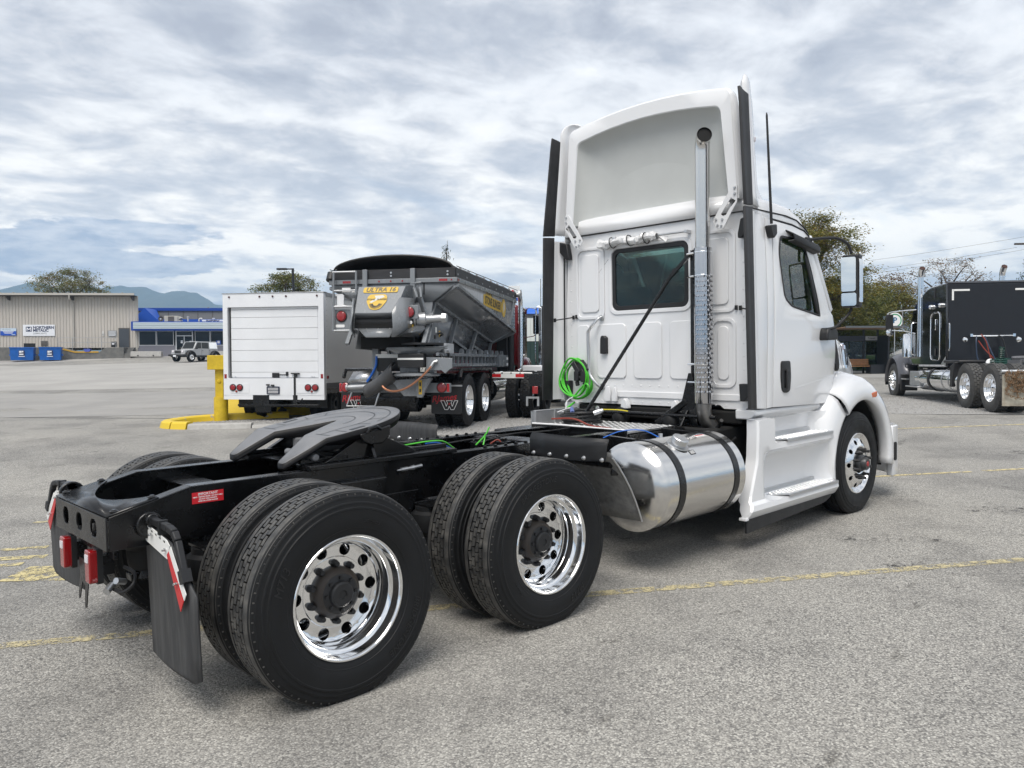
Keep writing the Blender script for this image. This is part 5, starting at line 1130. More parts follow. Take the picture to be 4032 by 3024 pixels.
obj('strap_hook', G().box(-.01, .05, .58, .77, 1.06, 1.085).box(.0, .05, .65, .70, .99, 1.06), BLKPLA, dr, bevel=.005)
obj('hanging_strap', G().box(-.012, .0, .655, .70, .46, .99), CABLE, BX)
for y in (.25, .30, 1.15, 2.10, 2.18): obj('door_rivet', G().cyl((.05, y, 1.0), (.045, y, 1.0), .012), ALU, dr)
obj('roof_edge', G().box(-.012, .16, -.015, W_+.015, ZT-.004, ZT+.012), ALUD, BX, bevel=.004)
for y in (.145, .86, 1.17, 1.48, 2.2): obj('marker_lamp', G().cyl((-.003, y, ZT-.075), (-.015, y, ZT-.075), .021), mat('marker_dark_red', (.05, .006, .006), .3) if 'marker_dark_red' not in MATS else MATS['marker_dark_red'], BX)
for y in (.05, W_-.05): obj('side_reflector', G().box(-.006, .0, y-.028, y+.028, .965, 1.06), REDL, BX, bevel=.004)
for y0 in (.18, 1.75):
    obj('rear_panel', G().box(-.006, 0, y0, y0+.46, .64, .86), BW, BX, bevel=.004)
for cy in (.285, 2.05):
    for dy in (-.082, .082):
        l = obj('tail_lamp', G().lathe([(0, -.028), (.05, -.026), (.062, -.015), (.062, 0)], 24, c=(-.008, cy+dy, .765), axis='x'), REDL, BX); obj('lamp_ring', G().lathe([(.062, -.02), (.076, -.016), (.078, 0)], 24, c=(-.008, cy+dy, .765), axis='x'), BLKPLA, l)
    obj('lamp_bulb', G().lathe([(0, -.02), (.02, -.016), (.026, 0)], 14, c=(-.01, cy, .68), axis='x'), REDL, BX)
pl = obj('licence_plate', G().prism(rrect(1.03, 1.33, .62, .79, .015), 'x', -.02, -.008), mat('plate_dark', (.03, .035, .06), .4), BX)
for k in range(4): obj('plate_slot', G().box(-.0215, -.0195, 1.06, 1.30, .645+.033*k, .657+.033*k), PRINTW, pl)
obj('plate_lamp', G().box(-.05, -.005, 1.15, 1.22, .80, .83).box(-.05, -.005, 1.26, 1.33, .81, .84), BLKPLA, BX, bevel=.006)
# body sides, roof, lower rail
obj('side_panel', G().box(.12, 4.9, -.002, .02, .86, ZT-.01), BG, BX); obj('side_panel', G().box(.12, 4.9, W_-.02, W_+.002, .86, ZT-.01), BG, BX)
obj('body_roof', G().box(.12, 4.9, 0, W_, ZT-.01, ZT+.01), BW, BX); obj('body_front', G().box(4.88, 4.92, 0, W_, .8, ZT), BW, BX)
obj('lower_rail', G().box(.12, 4.9, -.012, .03, .74, .86).box(.12, 4.9, -.016, -.011, .78, .82), mat('rail_grey', (.12, .12, .125), .4, .3), BX, bevel=.004)
obj('upper_rail', G().box(.12, 4.9, -.014, .02, ZT-.08, ZT), ALUD, BX, bevel=.004)
for k in range(16): obj('side_rivet', G().cyl((.16, -.002, .95+.115*k), (.16, -.007, .95+.115*k), .008), ALUD, BX)
obj('side_marker', G().box(.14, .22, -.018, -.002, .955, 1.02), REDL, BX, bevel=.004)
# chassis, bumper bar, wheels, cab
obj('frame_rail', G().box(.05, 6.3, .75, .83, .48, .66).box(.05, 6.3, 1.50, 1.58, .48, .66).box(.1, 4.8, .1, W_-.1, .62, .78), BLACKP, BX)
obj('under_bumper', G().box(-.02, .06, .13, 2.02, .355, .40), BLACKP, BX, bevel=.004)
g = G().box(-.01, .05, 1.28, 1.66, .40, .60)
g.prism([(1.28, .36)]+[(1.28+.02*i, .20 if i % 2 else .235) for i in range(20)]+[(1.66, .36)], 'x', .08, .09)
obj('hitch_plate', g, BLACKP, BX)
obj('hitch_plate', G().box(-.01, .05, .62, .72, .38, .60).tube(arc([(0, .70, .52), (-.02, .60, .46), (.0, .52, .50), (.02, .5, .55)], 5), .015, 8), BLACKP, BX)
DKR = mat('dark_steel_rim', (.05, .05, .052), .5, .5)
for y, o in ((.13, -1), (.40, -1), (1.96, 1), (2.23, 1)): bgwheel(BX, .95, y, o, .39, .23, True, lug=0, rimm=DKR)
for y, o in ((.13, -1), (2.23, 1)): bgwheel(BX, 5.55, y, o, .39, .23, True, lug=0, rimm=DKR)
obj('rear_axle', G().cyl((.95, .3, .38), (.95, 2.0, .38), .07).box(.6, 1.3, .5, 1.9, .3, .5), BLACKP, BX)
obj('mud_guard', G().box(.42, .45, .12, .62, .30, .62).box(.42, .45, 1.74, 2.24, .3, .62), BLKPLA, BX)
cb = obj('cab', G().prism([(5.05, .55), (6.75, .55), (6.75, 1.25), (6.45, 2.15), (6.3, 2.25), (5.05, 2.25)], 'y', .18, W_-.18), BW, BX, bevel=.06)
obj('windscreen', G().add([(6.745, .30, 1.3), (6.745, W_-.3, 1.3), (6.47, W_-.35, 2.1), (6.47, .35, 2.1)], [(0, 1, 2, 3)]), GLASSD, cb)

# ------------------------------------------------------------------ grey stone spreader body on a red truck
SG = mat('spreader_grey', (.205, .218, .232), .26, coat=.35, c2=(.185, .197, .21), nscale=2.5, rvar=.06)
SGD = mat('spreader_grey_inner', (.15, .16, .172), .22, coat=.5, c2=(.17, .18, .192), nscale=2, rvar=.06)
BOARD = mat('black_side_board', (.018, .018, .02), .55, c2=(.028, .028, .03), nscale=3, stretch=(1, 1, 8))
TARP = mat('black_mesh_tarp', (.03, .031, .034), .6, c2=(.055, .056, .06), nscale=3, bump=.3, bscale=14)
REDP = mat('dark_red_paint', (.16, .006, .010), .18, coat=.8)
YSTK = mat('yellow_sticker', (.58, .37, .025), .4); ORG = mat('orange_strip', (.45, .14, .02), .5)
SL = thing('spreader_truck', 'dark red truck carrying a grey stone slinger hopper with a black tarp', 'truck', (7.44, 8.271, .249), radians(33.93), tilt=True)
for x in (0, 1.3):
    for s_ in (-1, 1):
        w = drive_wheel(SL, False); w.location = (x, s_*1.22, ZAX); w.rotation_euler = (0, 0, 0 if s_ < 0 else pi)
        for c in kids(w):
            if c.name.startswith('tread'): c.data = LUGT
        obj('hub', HUBD, None, w)
        w2 = obj('wheel', DRI, None, SL, loc=(x, s_*.88, ZAX), rot=(0, 0, 0 if s_ < 0 else pi)); obj('tyre', DRT, None, w2); obj('tread', LUGT, None, w2, kind='stuff')
for s_ in (-1, 1):
    w = obj('wheel', SRI, None, SL, loc=(6.3, s_*1.2, ZAX), rot=(0, 0, 0 if s_ < 0 else pi)); obj('tyre', STT, None, w)
obj('frame_rail', G().box(-1.0, 7.6, .36, .44, .68, .95).box(-1.0, 7.6, -.44, -.36, .68, .95).box(-.95, -.85, -.4, .4, .6, .8), BLACKP, SL)
for x in (0, 1.3): obj('axle', G().cyl((x, -.9, ZAX), (x, .9, ZAX), .09).box(x-.2, x+.2, -.25, .25, .33, .7), BLACKP, SL)
obj('under_tank', G().cyl((-.55, -.36, .55), (-.55, .75, .55), .26), BLACKP, SL); obj('side_tank', G().cyl((2.3, -.95, .62), (3.6, -.95, .62), .28), CHROM2, SL)
for s_ in (-1, 1):
    f = obj('mudflap', G().prism(rpoly([(s_*.62, .26), (s_*1.22, .26), (s_*1.22, .79), (s_*.62, .79)], .04), 'x', -.635, -.622), mat('flap_black', (.009, .009, .010), .5) if 'flap_black' not in MATS else MATS['flap_black'], SL)
    obj('flap_bar', G().box(-.65, -.61, s_*.55, s_*1.23, .785, .815), ALUD, f)
    cx = s_*.92
    M = frame_M((-.637, cx+.05, .56), (0, -1, 0), (0, 0, 1))
    text('flap_lettering', 'RJames', .17, mat('flap_red', (.40, .012, .018), .5) if 'flap_red' not in MATS else MATS['flap_red'], f, M @ Matrix.Rotation(.12, 4, 'Z'), .001, .002, shear=.35)
    wl = [(-.17, .075), (-.10, .075), (-.06, -.035), (-.035, .035), (-.06, .075), (.06, .075), (.035, .035), (.06, -.035), (.10, .075), (.17, .075), (.09, -.095), (.03, -.095), (0, -.03), (-.03, -.095), (-.09, -.095)]
    M2 = frame_M((-.637, cx-.06, .44), (0, -1, 0), (0, 0, 1)); g = G()
    for i in range(len(wl)): a, b = wl[i], wl[(i+1) % len(wl)]; g.bar((a[0], a[1], .001), (b[0], b[1], .001), .009, .002)
    obj('flap_emblem', g.xf(M2), PRINTW, f)
    st = [((.030 if i % 2 == 0 else .012)*sin(pi*i/5), (.030 if i % 2 == 0 else .012)*cos(pi*i/5)+.012) for i in range(10)]
    obj('emblem_star', G().prism(st, 'z', 0, .002).xf(M2), MATS['flap_red'], f)
    # wheel guard
    obj('wheel_guard', G().tube([(-.60, s_*1.18, .95), (-.5, s_*1.18, 1.10), (1.85, s_*1.18, 1.10), (1.98, s_*1.18, .95), (2.0, s_*1.18, .55)], .035, 6).box(-.5, 1.85, s_*.75, s_*1.2, 1.085, 1.10), BLACKP, SL)
# rear bumper with lamps
obj('rear_bumper', G().box(-1.03, -.93, -1.11, 1.08, .68, .86), SG, SL, bevel=.01)
for y in (.955, -.955):
    obj('tail_lamp', G().lathe([(0, -.03), (.07, -.028), (.088, -.014), (.09, 0)], 24, c=(-1.03, y, .775), axis='x'), REDL, SL); obj('lamp_ring', G().lathe([(.09, -.015), (.10, -.012), (.10, 0)], 24, c=(-1.03, y, .775), axis='x'), BLKPLA, SL)
for y in (1.045, -1.075): obj('red_reflector', G().box(-1.036, -1.03, y-.025, y+.025, .70, .85), REDT, SL)
obj('hydraulic_cylinder', G().cyl((-1.10, .88, .775), (-1.10, .45, .795), .045).cyl((-1.10, .90, .775), (-1.10, .87, .775), .06), ALUD, SL)
obj('step_hoop', G().tube([(-1.0, .84, .68), (-1.02, .88, .56), (-1.03, .93, .42), (-1.03, .36, .42), (-1.02, .32, .56), (-1.0, .28, .68)], .016, 8), ALU, SL)
obj('step_plate', G().add([(-1.0, .80, 1.07), (-1.0, .30, 1.09), (-1.05, .36, .87), (-1.05, .92, .86)], [(0, 1, 2, 3)]), DIAM, SL, solid=.01)
# hopper
ZR = 2.72
hp = obj('hopper', G(), None, SL)
XR, XF = -1.0, 4.3
for s_ in (-1, 1):
    obj('hopper_side', G().add([(XR, s_*1.22, ZR), (XF, s_*1.22, ZR+.08), (XF, s_*1.22, 1.98), (XR, s_*1.22, 2.655)], [(0, 1, 2, 3)]), SG, hp, solid=.02)
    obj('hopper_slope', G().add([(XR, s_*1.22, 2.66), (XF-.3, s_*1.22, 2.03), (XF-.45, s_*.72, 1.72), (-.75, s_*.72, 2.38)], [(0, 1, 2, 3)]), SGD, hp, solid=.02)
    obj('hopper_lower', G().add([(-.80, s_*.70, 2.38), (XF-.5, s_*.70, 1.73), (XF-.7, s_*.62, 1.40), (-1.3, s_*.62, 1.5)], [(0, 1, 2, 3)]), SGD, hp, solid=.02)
    # edge angles and inclined ribs
    for a, b, w_ in (((XR, 1.235, 2.66), (XF-.1, 1.235, 2.0), .085), ((-.78, .735, 2.385), (XF-.45, .735, 1.725), .085), ((-.78, .74, 2.36), (-1.42, .74, 1.58), .075), ((.70, .74, 2.12), (.20, .74, 1.55), .075), ((2.3, .74, 1.92), (1.75, .74, 1.43), .075), ((3.75, .74, 1.72), (3.5, .74, 1.43), .075),
                     ((XR+.02, 1.22, 2.64), (-.76, .74, 2.38), .08), ((XF-.25, 1.22, 2.05), (XF-.45, .74, 1.74), .08), ((4.0, 1.24, 2.75), (3.6, 1.24, 2.12), .07), ((-1.2, .73, 1.85), (-.3, .73, 1.72), .06), ((.35, .73, 1.72), (1.45, .73, 1.52), .06), ((1.95, .73, 1.62), (3.2, .73, 1.44), .06)):
        obj('hopper_rib', G().bar((a[0], s_*a[1], a[2]), (b[0], s_*b[1], b[2]), w_, .06), SG, hp, bevel=.006)
    obj('top_rail', G().box(XR-.03, XF+.05, s_*1.20, s_*1.265, ZR, ZR+.085), SG, hp, bevel=.008)
    obj('side_board', G().box(XR, XF+.15, s_*1.19, s_*1.235, ZR+.085, ZR+.265), BOARD, hp, bevel=.004)
    obj('tarp_rope', G().tube([(XR-.02, s_*1.25, ZR+.29), (XF+.2, s_*1.25, ZR+.33)], .008, 6), CABLE, hp)
    for k in range(9): obj('board_bracket', G().cyl((XR+.1+.62*k, s_*1.237, ZR+.15), (XR+.1+.62*k, s_*1.245, ZR+.15), .018).bar((XR+.3+.62*k, s_*1.24, ZR+.27), (XR+.34+.62*k, s_*1.20, ZR+.31), .02, .02), ALUD, hp)
obj('front_wall', G().add([(XF, -1.22, ZR+.08), (XF, 1.22, ZR+.08), (XF, 1.22, 1.95), (XF-.2, .7, 1.7), (XF-.2, -.7, 1.7), (XF, -1.22, 1.95)], [(0, 1, 2, 3, 4, 5)]), SG, hp, solid=.02)
obj('rear_wall', G().add([(XR, 1.22, ZR), (XR, -1.22, ZR), (XR, -1.20, 2.66), (XR, -.78, 2.37), (XR, .78, 2.37), (XR, 1.20, 2.66)], [(0, 1, 2, 3, 4, 5)]).add([(XR+.01, .78, 2.37), (XR+.01, -.78, 2.37), (XR+.05, -.66, 1.60), (XR+.05, .66, 1.60)], [(0, 1, 2, 3)]), SG, hp, solid=.02)
obj('rear_rail', G().box(XR-.05, XR+.03, -1.265, 1.265, ZR, ZR+.085), SG, hp, bevel=.008)
obj('rear_board', G().box(XR-.03, XR+.02, -1.22, 1.22, ZR+.085, ZR+.265), BOARD, hp, bevel=.004)
for y in (.52, -.42): obj('board_post', G().box(XR-.10, XR-.05, y-.045, y+.045, ZR-.35, ZR+.265), SG, hp, bevel=.006)
for y in (.9, -1.0): obj('rail_reflector', G().box(XR-.056, XR-.05, y-.08, y+.08, ZR+.02, ZR+.062), REDL, hp)
obj('rail_reflector', G().box(XR+.0, XR+.08, -1.271, -1.265, ZR+.02, ZR+.062), REDL, hp)
for y in (-1.16, -.21, .02, .25): obj('rail_lamp', G().cyl((XR-.05, y, ZR+.04), (XR-.06, y, ZR+.04), .016), REDL, hp)
for y in (-1.08, .02):
    for z in (ZR+.14, ZR+.20): obj('board_bolt', G().cyl((XR-.03, y, z), (XR-.042, y, z), .018), ZINC, hp)
rows = []
for i in range(13):
    x = lerp(XR+.02, XF, i/12); sag = .03*sin(i*2.4)+(.05 if i == 0 else 0)
    rows.append([(x, 1.15*cos(a), ZR+.25+(.22+sag)*sin(a)**.9) for a in [pi*k/20 for k in range(21)]])
obj('tarp', G().sheet(rows), TARP, SL, solid=.01)
obj('tarp_bow', G().tube([(XR-.01, 1.17*cos(a), ZR+.25+.27*sin(a)**.9) for a in [pi*k/20 for k in range(21)]], .022, 8), CABLE, SL)
obj('tarp_reel', G().cyl((XF+.22, -1.3, ZR+.22), (XF+.22, 1.3, ZR+.22), .06).cyl((XF+.22, -1.34, ZR+.22), (XF+.22, -1.30, ZR+.22), .13), ALUD, SL)
obj('tarp_roll', G().cyl((XR+.05, 1.24, ZR+.22), (XR-.02, 1.24, ZR+.08), .09), CABLE, SL)
# lettering on the side
M = frame_M((1.95, -1.236, 2.535), (1, 0, -.035), (0, 0, 1))
st_ = obj('maker_sticker', G().prism(rrect(-.90, .80, -.125, .115, .05), 'z', 0, .002).xf(M), YSTK, hp)
text('sticker_lettering', 'STONE SLINGER', .235, CABLE, st_, M @ Matrix.Translation((-.05, -.005, .004)), .001, .006, sx=.86, shear=.15)
M = frame_M((1.52, -1.236, 2.72), (1, 0, -.035), (0, 0, 1))
st2 = obj('model_sticker', G().prism(rrect(-.27, .27, -.06, .06, .02), 'z', 0, .002).xf(M), YSTK, hp); text('sticker_lettering', 'ULTRA 16', .12, CABLE, st2, M @ Matrix.Translation((0, 0, .004)), .001, .003, sx=.95)
M = frame_M((2.98, -1.236, 2.50), (1, 0, 0), (0, 0, 1)); lg = obj('round_sticker', G().prism([(.20*cos(a), .21*sin(a)) for a in [2*pi*k/24 for k in range(24)]], 'z', 0, .002).xf(M), YSTK, hp)
obj('round_sticker_print', G().prism([(-.06, -.12), (.12, .0), (.06, .14), (-.03, .10)], 'z', .002, .0035).xf(M), mat('sticker_grey', (.55, .55, .52), .5), lg)
# rear hood over the main belt
def hoodpt(x, y, z): return (x, y, z)
pr = [(-1.0, 2.67), (-1.25, 2.655), (-1.50, 2.62), (-1.66, 2.37), (-1.82, 2.12), (-1.76, 2.05)]
yl = lambda x: interp(-x, (1.0, 1.4, 1.9), (.62, .48, .40)); yr = lambda x: interp(-x, (1.0, 1.4, 1.9), (-.42, -.46, -.31))
hdx = obj('belt_hood', G().sheet([[(x, yl(x), z) for x, z in pr], [(x, yr(x), z) for x, z in pr]]).add([(x, yl(x), z) for x, z in pr]+[(-1.0, .62, 2.0)], [tuple(range(7))]).add([(x, yr(x), z) for x, z in pr]+[(-1.0, -.42, 2.0)], [tuple(range(6, -1, -1))]), SG, SL, bevel=.012, smooth=25)
# sticker placed on the sloped face
pA, pB = Vector((-1.50, .0, 2.62)), Vector((-1.82, 0, 2.12)); up_ = (pA-pB).normalized(); on_ = Vector((-up_.z, 0, up_.x))*.008
M = frame_M(pA.lerp(pB, .60)+Vector((0, .05, 0))+on_, (0, -1, 0), up_)
rs = obj('round_sticker', G().prism(rpoly([(-.17, .17), (.17, .17), (.20, .03), (.10, -.15), (0, -.18), (-.10, -.15), (-.20, .03)], .09, 5), 'z', 0, .003).xf(M), YSTK, hdx)
g = G()
for k in range(15):
    a = radians(190+160*k/14); g.bar((.055*cos(a), -.03+.055*sin(a), .0045), (.125*cos(a), -.03+.125*sin(a), .0045), .012, .002)
obj('sticker_rays', g.xf(M), CABLE, rs)
text('sticker_lettering', 'STONE   SLINGER', .048, CABLE, rs, M @ Matrix.Translation((0, .055, .005)), .001, .001)
obj('sticker_print', G().prism([(-.13, .0), (-.02, .08), (-.06, .14), (.10, .15), (.14, .11), (.03, .06), (-.09, -.02)], 'z', .003, .0045).xf(M), MATS['sticker_grey'], rs)
M = frame_M((-1.335, .03, 2.640), (0, -1, 0), (-.8, 0, -.3) if 0 else (.9, 0, .30))
M = frame_M(pA.lerp(pB, .14)+Vector((0, .02, 0))+on_, (0, -1, 0), up_)
ms = obj('model_sticker', G().prism(rrect(-.33, .33, -.06, .06, .03), 'z', 0, .003).xf(M), YSTK, hdx); text('sticker_lettering', 'ULTRA 16', .13, mat('sticker_ink', (.10, .09, .07), .5), ms, M @ Matrix.Translation((0, 0, .005)), .001, .003, sx=1.0, shear=.2)
obj('hood_mouth', G().box(-1.75, -1.0, -.36, .44, 1.86, 2.08), DARK, SL)
obj('belt_drum', G().cyl((-1.66, -.33, 1.97), (-1.66, .42, 1.97), .10), CABLE, SL)
obj('drum_guard', G().add([(-1.86, .40, 2.12), (-1.86, -.31, 2.12), (-1.74, -.31, 2.04), (-1.74, .40, 2.04)], [(0, 1, 2, 3)]), SGD, SL, solid=.01)
obj('scraper_strip', G().box(-1.73, -1.70, -.30, .40, 1.865, 1.885), ORG, SL)
lp = obj('mouth_lip', G().add([(-1.72, .42, 1.87), (-1.72, -.32, 1.87), (-1.88, -.26, 1.69), (-1.88, .18, 1.69)], [(0, 1, 2, 3)]), SG, SL, solid=.015)
for k in range(3): obj('lip_bolt', G().cyl((-1.735, .22-.22*k, 1.845), (-1.75, .22-.22*k, 1.84), .016), ZINC, lp)
for s_, yi in ((-1, -.33), (1, .44)):
    ye = yi+s_*.06
    P_ = [(-1.88, yi+s_*-.02, 2.14), (-1.68, ye, 2.40), (-1.25, ye+s_*.10, 2.42), (-1.2, ye+s_*.16, 2.0), (-1.35, ye+s_*.12, 1.72), (-1.86, yi-s_*.04, 1.69), (-1.93, yi+s_*.02, 1.86)]
    obj('hood_cheek', G().add(P_, [(0, 1, 6), (1, 2, 3, 6), (6, 3, 4, 5)]), SG, SL, solid=.02)
obj('chute_pan', G().add([(-1.86, -.36, 1.70), (-1.35, -.60, 1.70), (-1.35, -.75, 1.86), (-1.2, -.62, 1.98)], [(0, 1, 2), (0, 2, 3)]), SGD, SL, solid=.015)
obj('belt_tunnel', G().box(-1.35, -.75, -.55, .5, 1.50, 1.72), DARK, SL)
for k, (y, z) in enumerate(((-.62, 1.80), (-.50, 1.88))): obj('warning_sticker', G().box(-1.372-.02*k, -1.366-.02*k, y-.035, y+.035, z-.05, z+.05), YSTK, SL)
# lamp plates either side, number strips, ladder, hydraulic motor
for y, z, xx in ((1.0, 2.12, -1.06), (-.47, 2.15, -1.42)):
    q = obj('lamp_plate', G().box(xx-.01, xx+.01, y-.17, y+.14, z-.30 if y > 0 else z-.12, z+.13), SG, SL, bevel=.006)
    obj('tail_lamp', G().lathe([(0, -.04), (.075, -.036), (.095, -.02), (.098, 0)], 24, c=(xx-.01, y, z), axis='x'), REDL, q); obj('lamp_ring', G().lathe([(.098, -.02), (.112, -.014), (.112, 0)], 24, c=(xx-.01, y, z), axis='x'), BLKPLA, q)
    ns = obj('number_strip', G().prism(rrect(y-.06, y+.12, z-.21, z-.155, .02), 'x', xx-.016, xx-.010), PRINTW, q)
lad = obj('ladder', G().tube([(-1.12, 1.13, ZR+.22), (-1.12, 1.15, 1.84)], .022, 8).tube([(-1.12, .68, ZR+.24), (-1.12, .68, ZR-.2)], .022, 8), SG, SL)
for z, y1 in ((ZR+.23, .68), (ZR-.12, .68), (2.30, .75), (1.85, .74)): obj('ladder_rung', G().cyl((-1.12, 1.15, z), (-1.12, y1, z), .017), ALU, lad)
obj('ladder_gusset', G().add([(-1.03, 1.05, 2.62), (-1.03, .62, 2.62), (-1.03, .70, 2.36)], [(0, 1, 2)]), SG, SL, solid=.012)
obj('notice_plate', G().box(-1.04, -1.03, .83, 1.0, 2.58, 2.66), PRINTW, SL)
obj('white_hook', G().box(-1.10, -1.06, .94, 1.08, 2.30, 2.52).box(-1.10, -1.06, .90, 1.14, 2.29, 2.33).box(-1.10, -1.06, .96, 1.12, 2.50, 2.54), WHITE2, SL, bevel=.01)
obj('hydraulic_motor', G().tube([(-1.25, -.56, 2.02), (-1.22, -.70, 2.03), (-1.21, -.72, 2.03), (-1.18, -.85, 2.04), (-1.15, -1.02, 2.05)], [.13, .13, .09, .075, .075], 14).lathe([(0, -.05), (.09, -.04), (.10, .04), (0, .05)], 6, axis='y', c=(-1.14, -1.05, 2.05)).lathe([(.15, -.02), (.15, .02), (0, .02)], 16, axis='y', c=(-1.25, -.56, 2.02)), mat('silver_paint', (.42, .43, .44), .3, .6), SL)
obj('tension_link', G().bar((-1.25, -.50, 2.62), (-1.32, -.58, 2.42), .05).bar((-1.25, -.62, 2.64), (-1.32, -.66, 2.42), .04).bar((-1.3, -.46, 2.68), (-1.3, -.66, 2.70), .03).bar((-1.2, -.60, 2.44), (-1.1, -.66, 2.14), .10, .05), SG, SL, bevel=.008)
obj('marker_rod', G().cyl((-1.02, -.62, 2.5), (-1.02, -.62, 2.76), .012), CABLE, SL)
# side box under the hopper with handle
obj('control_box', G().prism([(-1.30, 1.60), (-.15, 1.60), (-.45, 1.78), (-.85, 2.02), (-1.02, 2.02)], 'y', -.80, -.74), SG, SL, bevel=.01)
obj('box_handle', G().tube([(-.80, -.81, 1.78), (-.80, -.88, 1.80), (-.70, -.88, 1.77), (-.66, -.81, 1.74)], .02, 8).box(-1.0, -.92, -.815, -.80, 1.68, 1.75), CABLE, SL)
obj('warning_sticker', G().box(-.92, -.84, -.806, -.802, 1.80, 1.90), WHT, SL); obj('warning_sticker', G().box(-.70, -.62, -.806, -.802, 1.72, 1.84), YSTK, SL)
# turntable, slinging conveyor, apron flap, drop chute
tt = obj('turntable', G().cyl((-1.15, -.62, 1.565), (-1.15, -.62, 1.60), .40), CABLE, SL)
obj('receiving_tray', G().add([(-1.45, -.02, 1.47), (-1.20, -.02, 1.56), (-.75, -.9, 1.58), (-1.2, -1.12, 1.50)], [(0, 1, 2, 3)]).add([(-1.5, -.05, 1.50), (-1.3, -.35, 1.33), (-1.25, -.8, 1.34), (-1.22, -1.08, 1.52)], [(0, 1, 2, 3)]).add([(-1.5, -.05, 1.50), (-1.49, -.07, 1.515), (-1.23, -1.14, 1.54), (-1.22, -1.08, 1.52)], [(0, 1, 2, 3)]), SG, SL, solid=.02)
bf = obj('apron_flap', G().box(-1.07, -1.055, -.16, .30, 1.08, 1.38), CABLE, SL); obj('apron_strip', G().box(-1.08, -1.068, -.16, .32, 1.33, 1.40), WHT, bf)
cf = obj('conveyor_head', G().box(-1.48, -1.30, -.75, -.26, 1.15, 1.40), CABLE, SL, bevel=.01); obj('head_strip', G().box(-1.49, -1.478, -.75, -.26, 1.29, 1.325), WHT, cf)
obj('head_bracket', G().prism([(-.76, 1.10), (-1.05, 1.10), (-1.12, 1.04), (-1.18, 1.10), (-1.25, 1.14), (-1.25, 1.32), (-.76, 1.34)], 'x', -1.36, -1.30), SG, SL, bevel=.006)
cv = obj('conveyor', G().box(-1.3, 4.7, -.98, -.93, 1.36, 1.42).box(-1.3, 4.7, -.98, -.93, 1.16, 1.22), SG, SL, bevel=.004)
for k in range(17): obj('conveyor_post', G().box(-.6+.315*k, -.55+.315*k, -.975, -.935, 1.22, 1.36), SG, cv)
for k in range(9): obj('idler_wing', G().prism([(-.0, 1.42), (.16, 1.42), (.08, 1.52)], 'y', -.98, -.90).xf(Matrix.Translation((.3+.52*k, 0, 0))), SG, cv, bevel=.004)
obj('conveyor_belt', G().box(-1.3, 4.7, -.90, -.35, 1.30, 1.36), CABLE, SL); obj('conveyor_tail', G().box(3.4, 4.35, -1.04, -.35, 1.13, 1.42), SG, SL, bevel=.01)
obj('tail_marker', G().box(4.15, 4.32, -1.046, -1.04, 1.16, 1.22), PRINTW, SL); obj('tail_marker', G().box(4.15, 4.32, -1.046, -1.04, 1.30, 1.36), PRINTW, SL)
obj('valve_block', G().box(-.95, -.3, -.98, -.78, 1.40, 1.60).cyl((-.9, -1.0, 1.5), (-.9, -.95, 1.5), .09).box(-.85, -.65, -1.02, -.98, 1.42, 1.5), mat('silver_paint_2', (.50, .51, .52), .4, .3), SL, bevel=.012)
for k in range(5): obj('hydraulic_hose', G().tube(arc([(-1.2+.02*k, -.95, 1.42), (-1.18+.05*k, -1.04, 1.30-.02*k), (-.95+.05*k, -1.06, 1.24), (-.75, -1.02, 1.30), (-.70, -.99, 1.40+.02*k)], 6), .018, 8), CABLE, SL)
for k in range(5): obj('roller_bracket', G().bar((-1.35+.12*k, -.62-.08*k, 1.22), (-1.35+.12*k, -.62-.08*k, 1.46), .045, .02).cyl((-1.37+.12*k, -.60-.08*k, 1.44), (-1.30+.12*k, -.70-.08*k, 1.46), .025), SG, SL)
obj('support_post', G().box(-1.06, -.92, .27, .40, .90, 1.72), SG, SL, bevel=.008)
obj('blue_strap', G().tube(arc([(-1.08, .30, 1.36), (-1.10, .31, 1.18), (-1.11, .40, 1.0), (-1.12, .48, .88)], 6), .022, 6), BLUE, SL)
for k in range(3): obj('hydraulic_hose', G().tube(arc([(-1.02, .26, 1.50-.02*k), (-1.06, .18, 1.56-.03*k), (-1.03, .08, 1.50), (-1.0, .05, 1.38)], 6), .014, 6), CABLE, SL)
obj('inner_tank', G().box(-.95, -.5, -.1, .15, 1.35, 1.60), WHITE2, SL, bevel=.02)
rows = []
for i in range(12):
    t = i/11; cy0 = lerp(-.12, .46, t); cz0 = lerp(1.10, .72, t)-.10*sin(pi*t)*.4; R = lerp(.22, .15, t)
    rows.append([(-1.22-.18*sin(a)*R/.2, cy0+.02*cos(a), cz0+.5*R*cos(a)*1.5-.02*t) for a in [pi*(k/10)*1.25-.4 for k in range(11)]])
obj('drop_chute', G().sheet(rows), mat('chute_rubber', (.05, .05, .052), .4, c2=(.08, .08, .082), nscale=4), SL, solid=.015)
obj('turntable_base', G().prism([(-.02, .92), (-.80, .95), (-.60, .62), (-.28, .62)], 'x', -1.22, -1.06).prism([(-.52, .94), (-.82, .96), (-.66, .60), (-.56, .60)], 'x', -1.30, -1.22).lathe([(0, 1.0), (.42, 1.0), (.44, 1.02), (.40, 1.05), (.2, 1.08), (0, 1.08)], 28, axis='z', c=(-1.1, -.50, -.01)).box(-1.2, -1.05, -.55, -.2, 1.05, 1.2).box(-1.15, -1.0, -.85, -.75, 1.0, 1.2), SG, SL, bevel=.008)
ls = obj('lockout_sticker', G().box(-1.308, -1.302, -.66, -.60, .66, .92), YSTK, SL); obj('sticker_arrow', G().box(-1.312, -1.308, -.645, -.615, .70, .76).box(-1.312, -1.308, -.645, -.615, .81, .88), CABLE, ls)
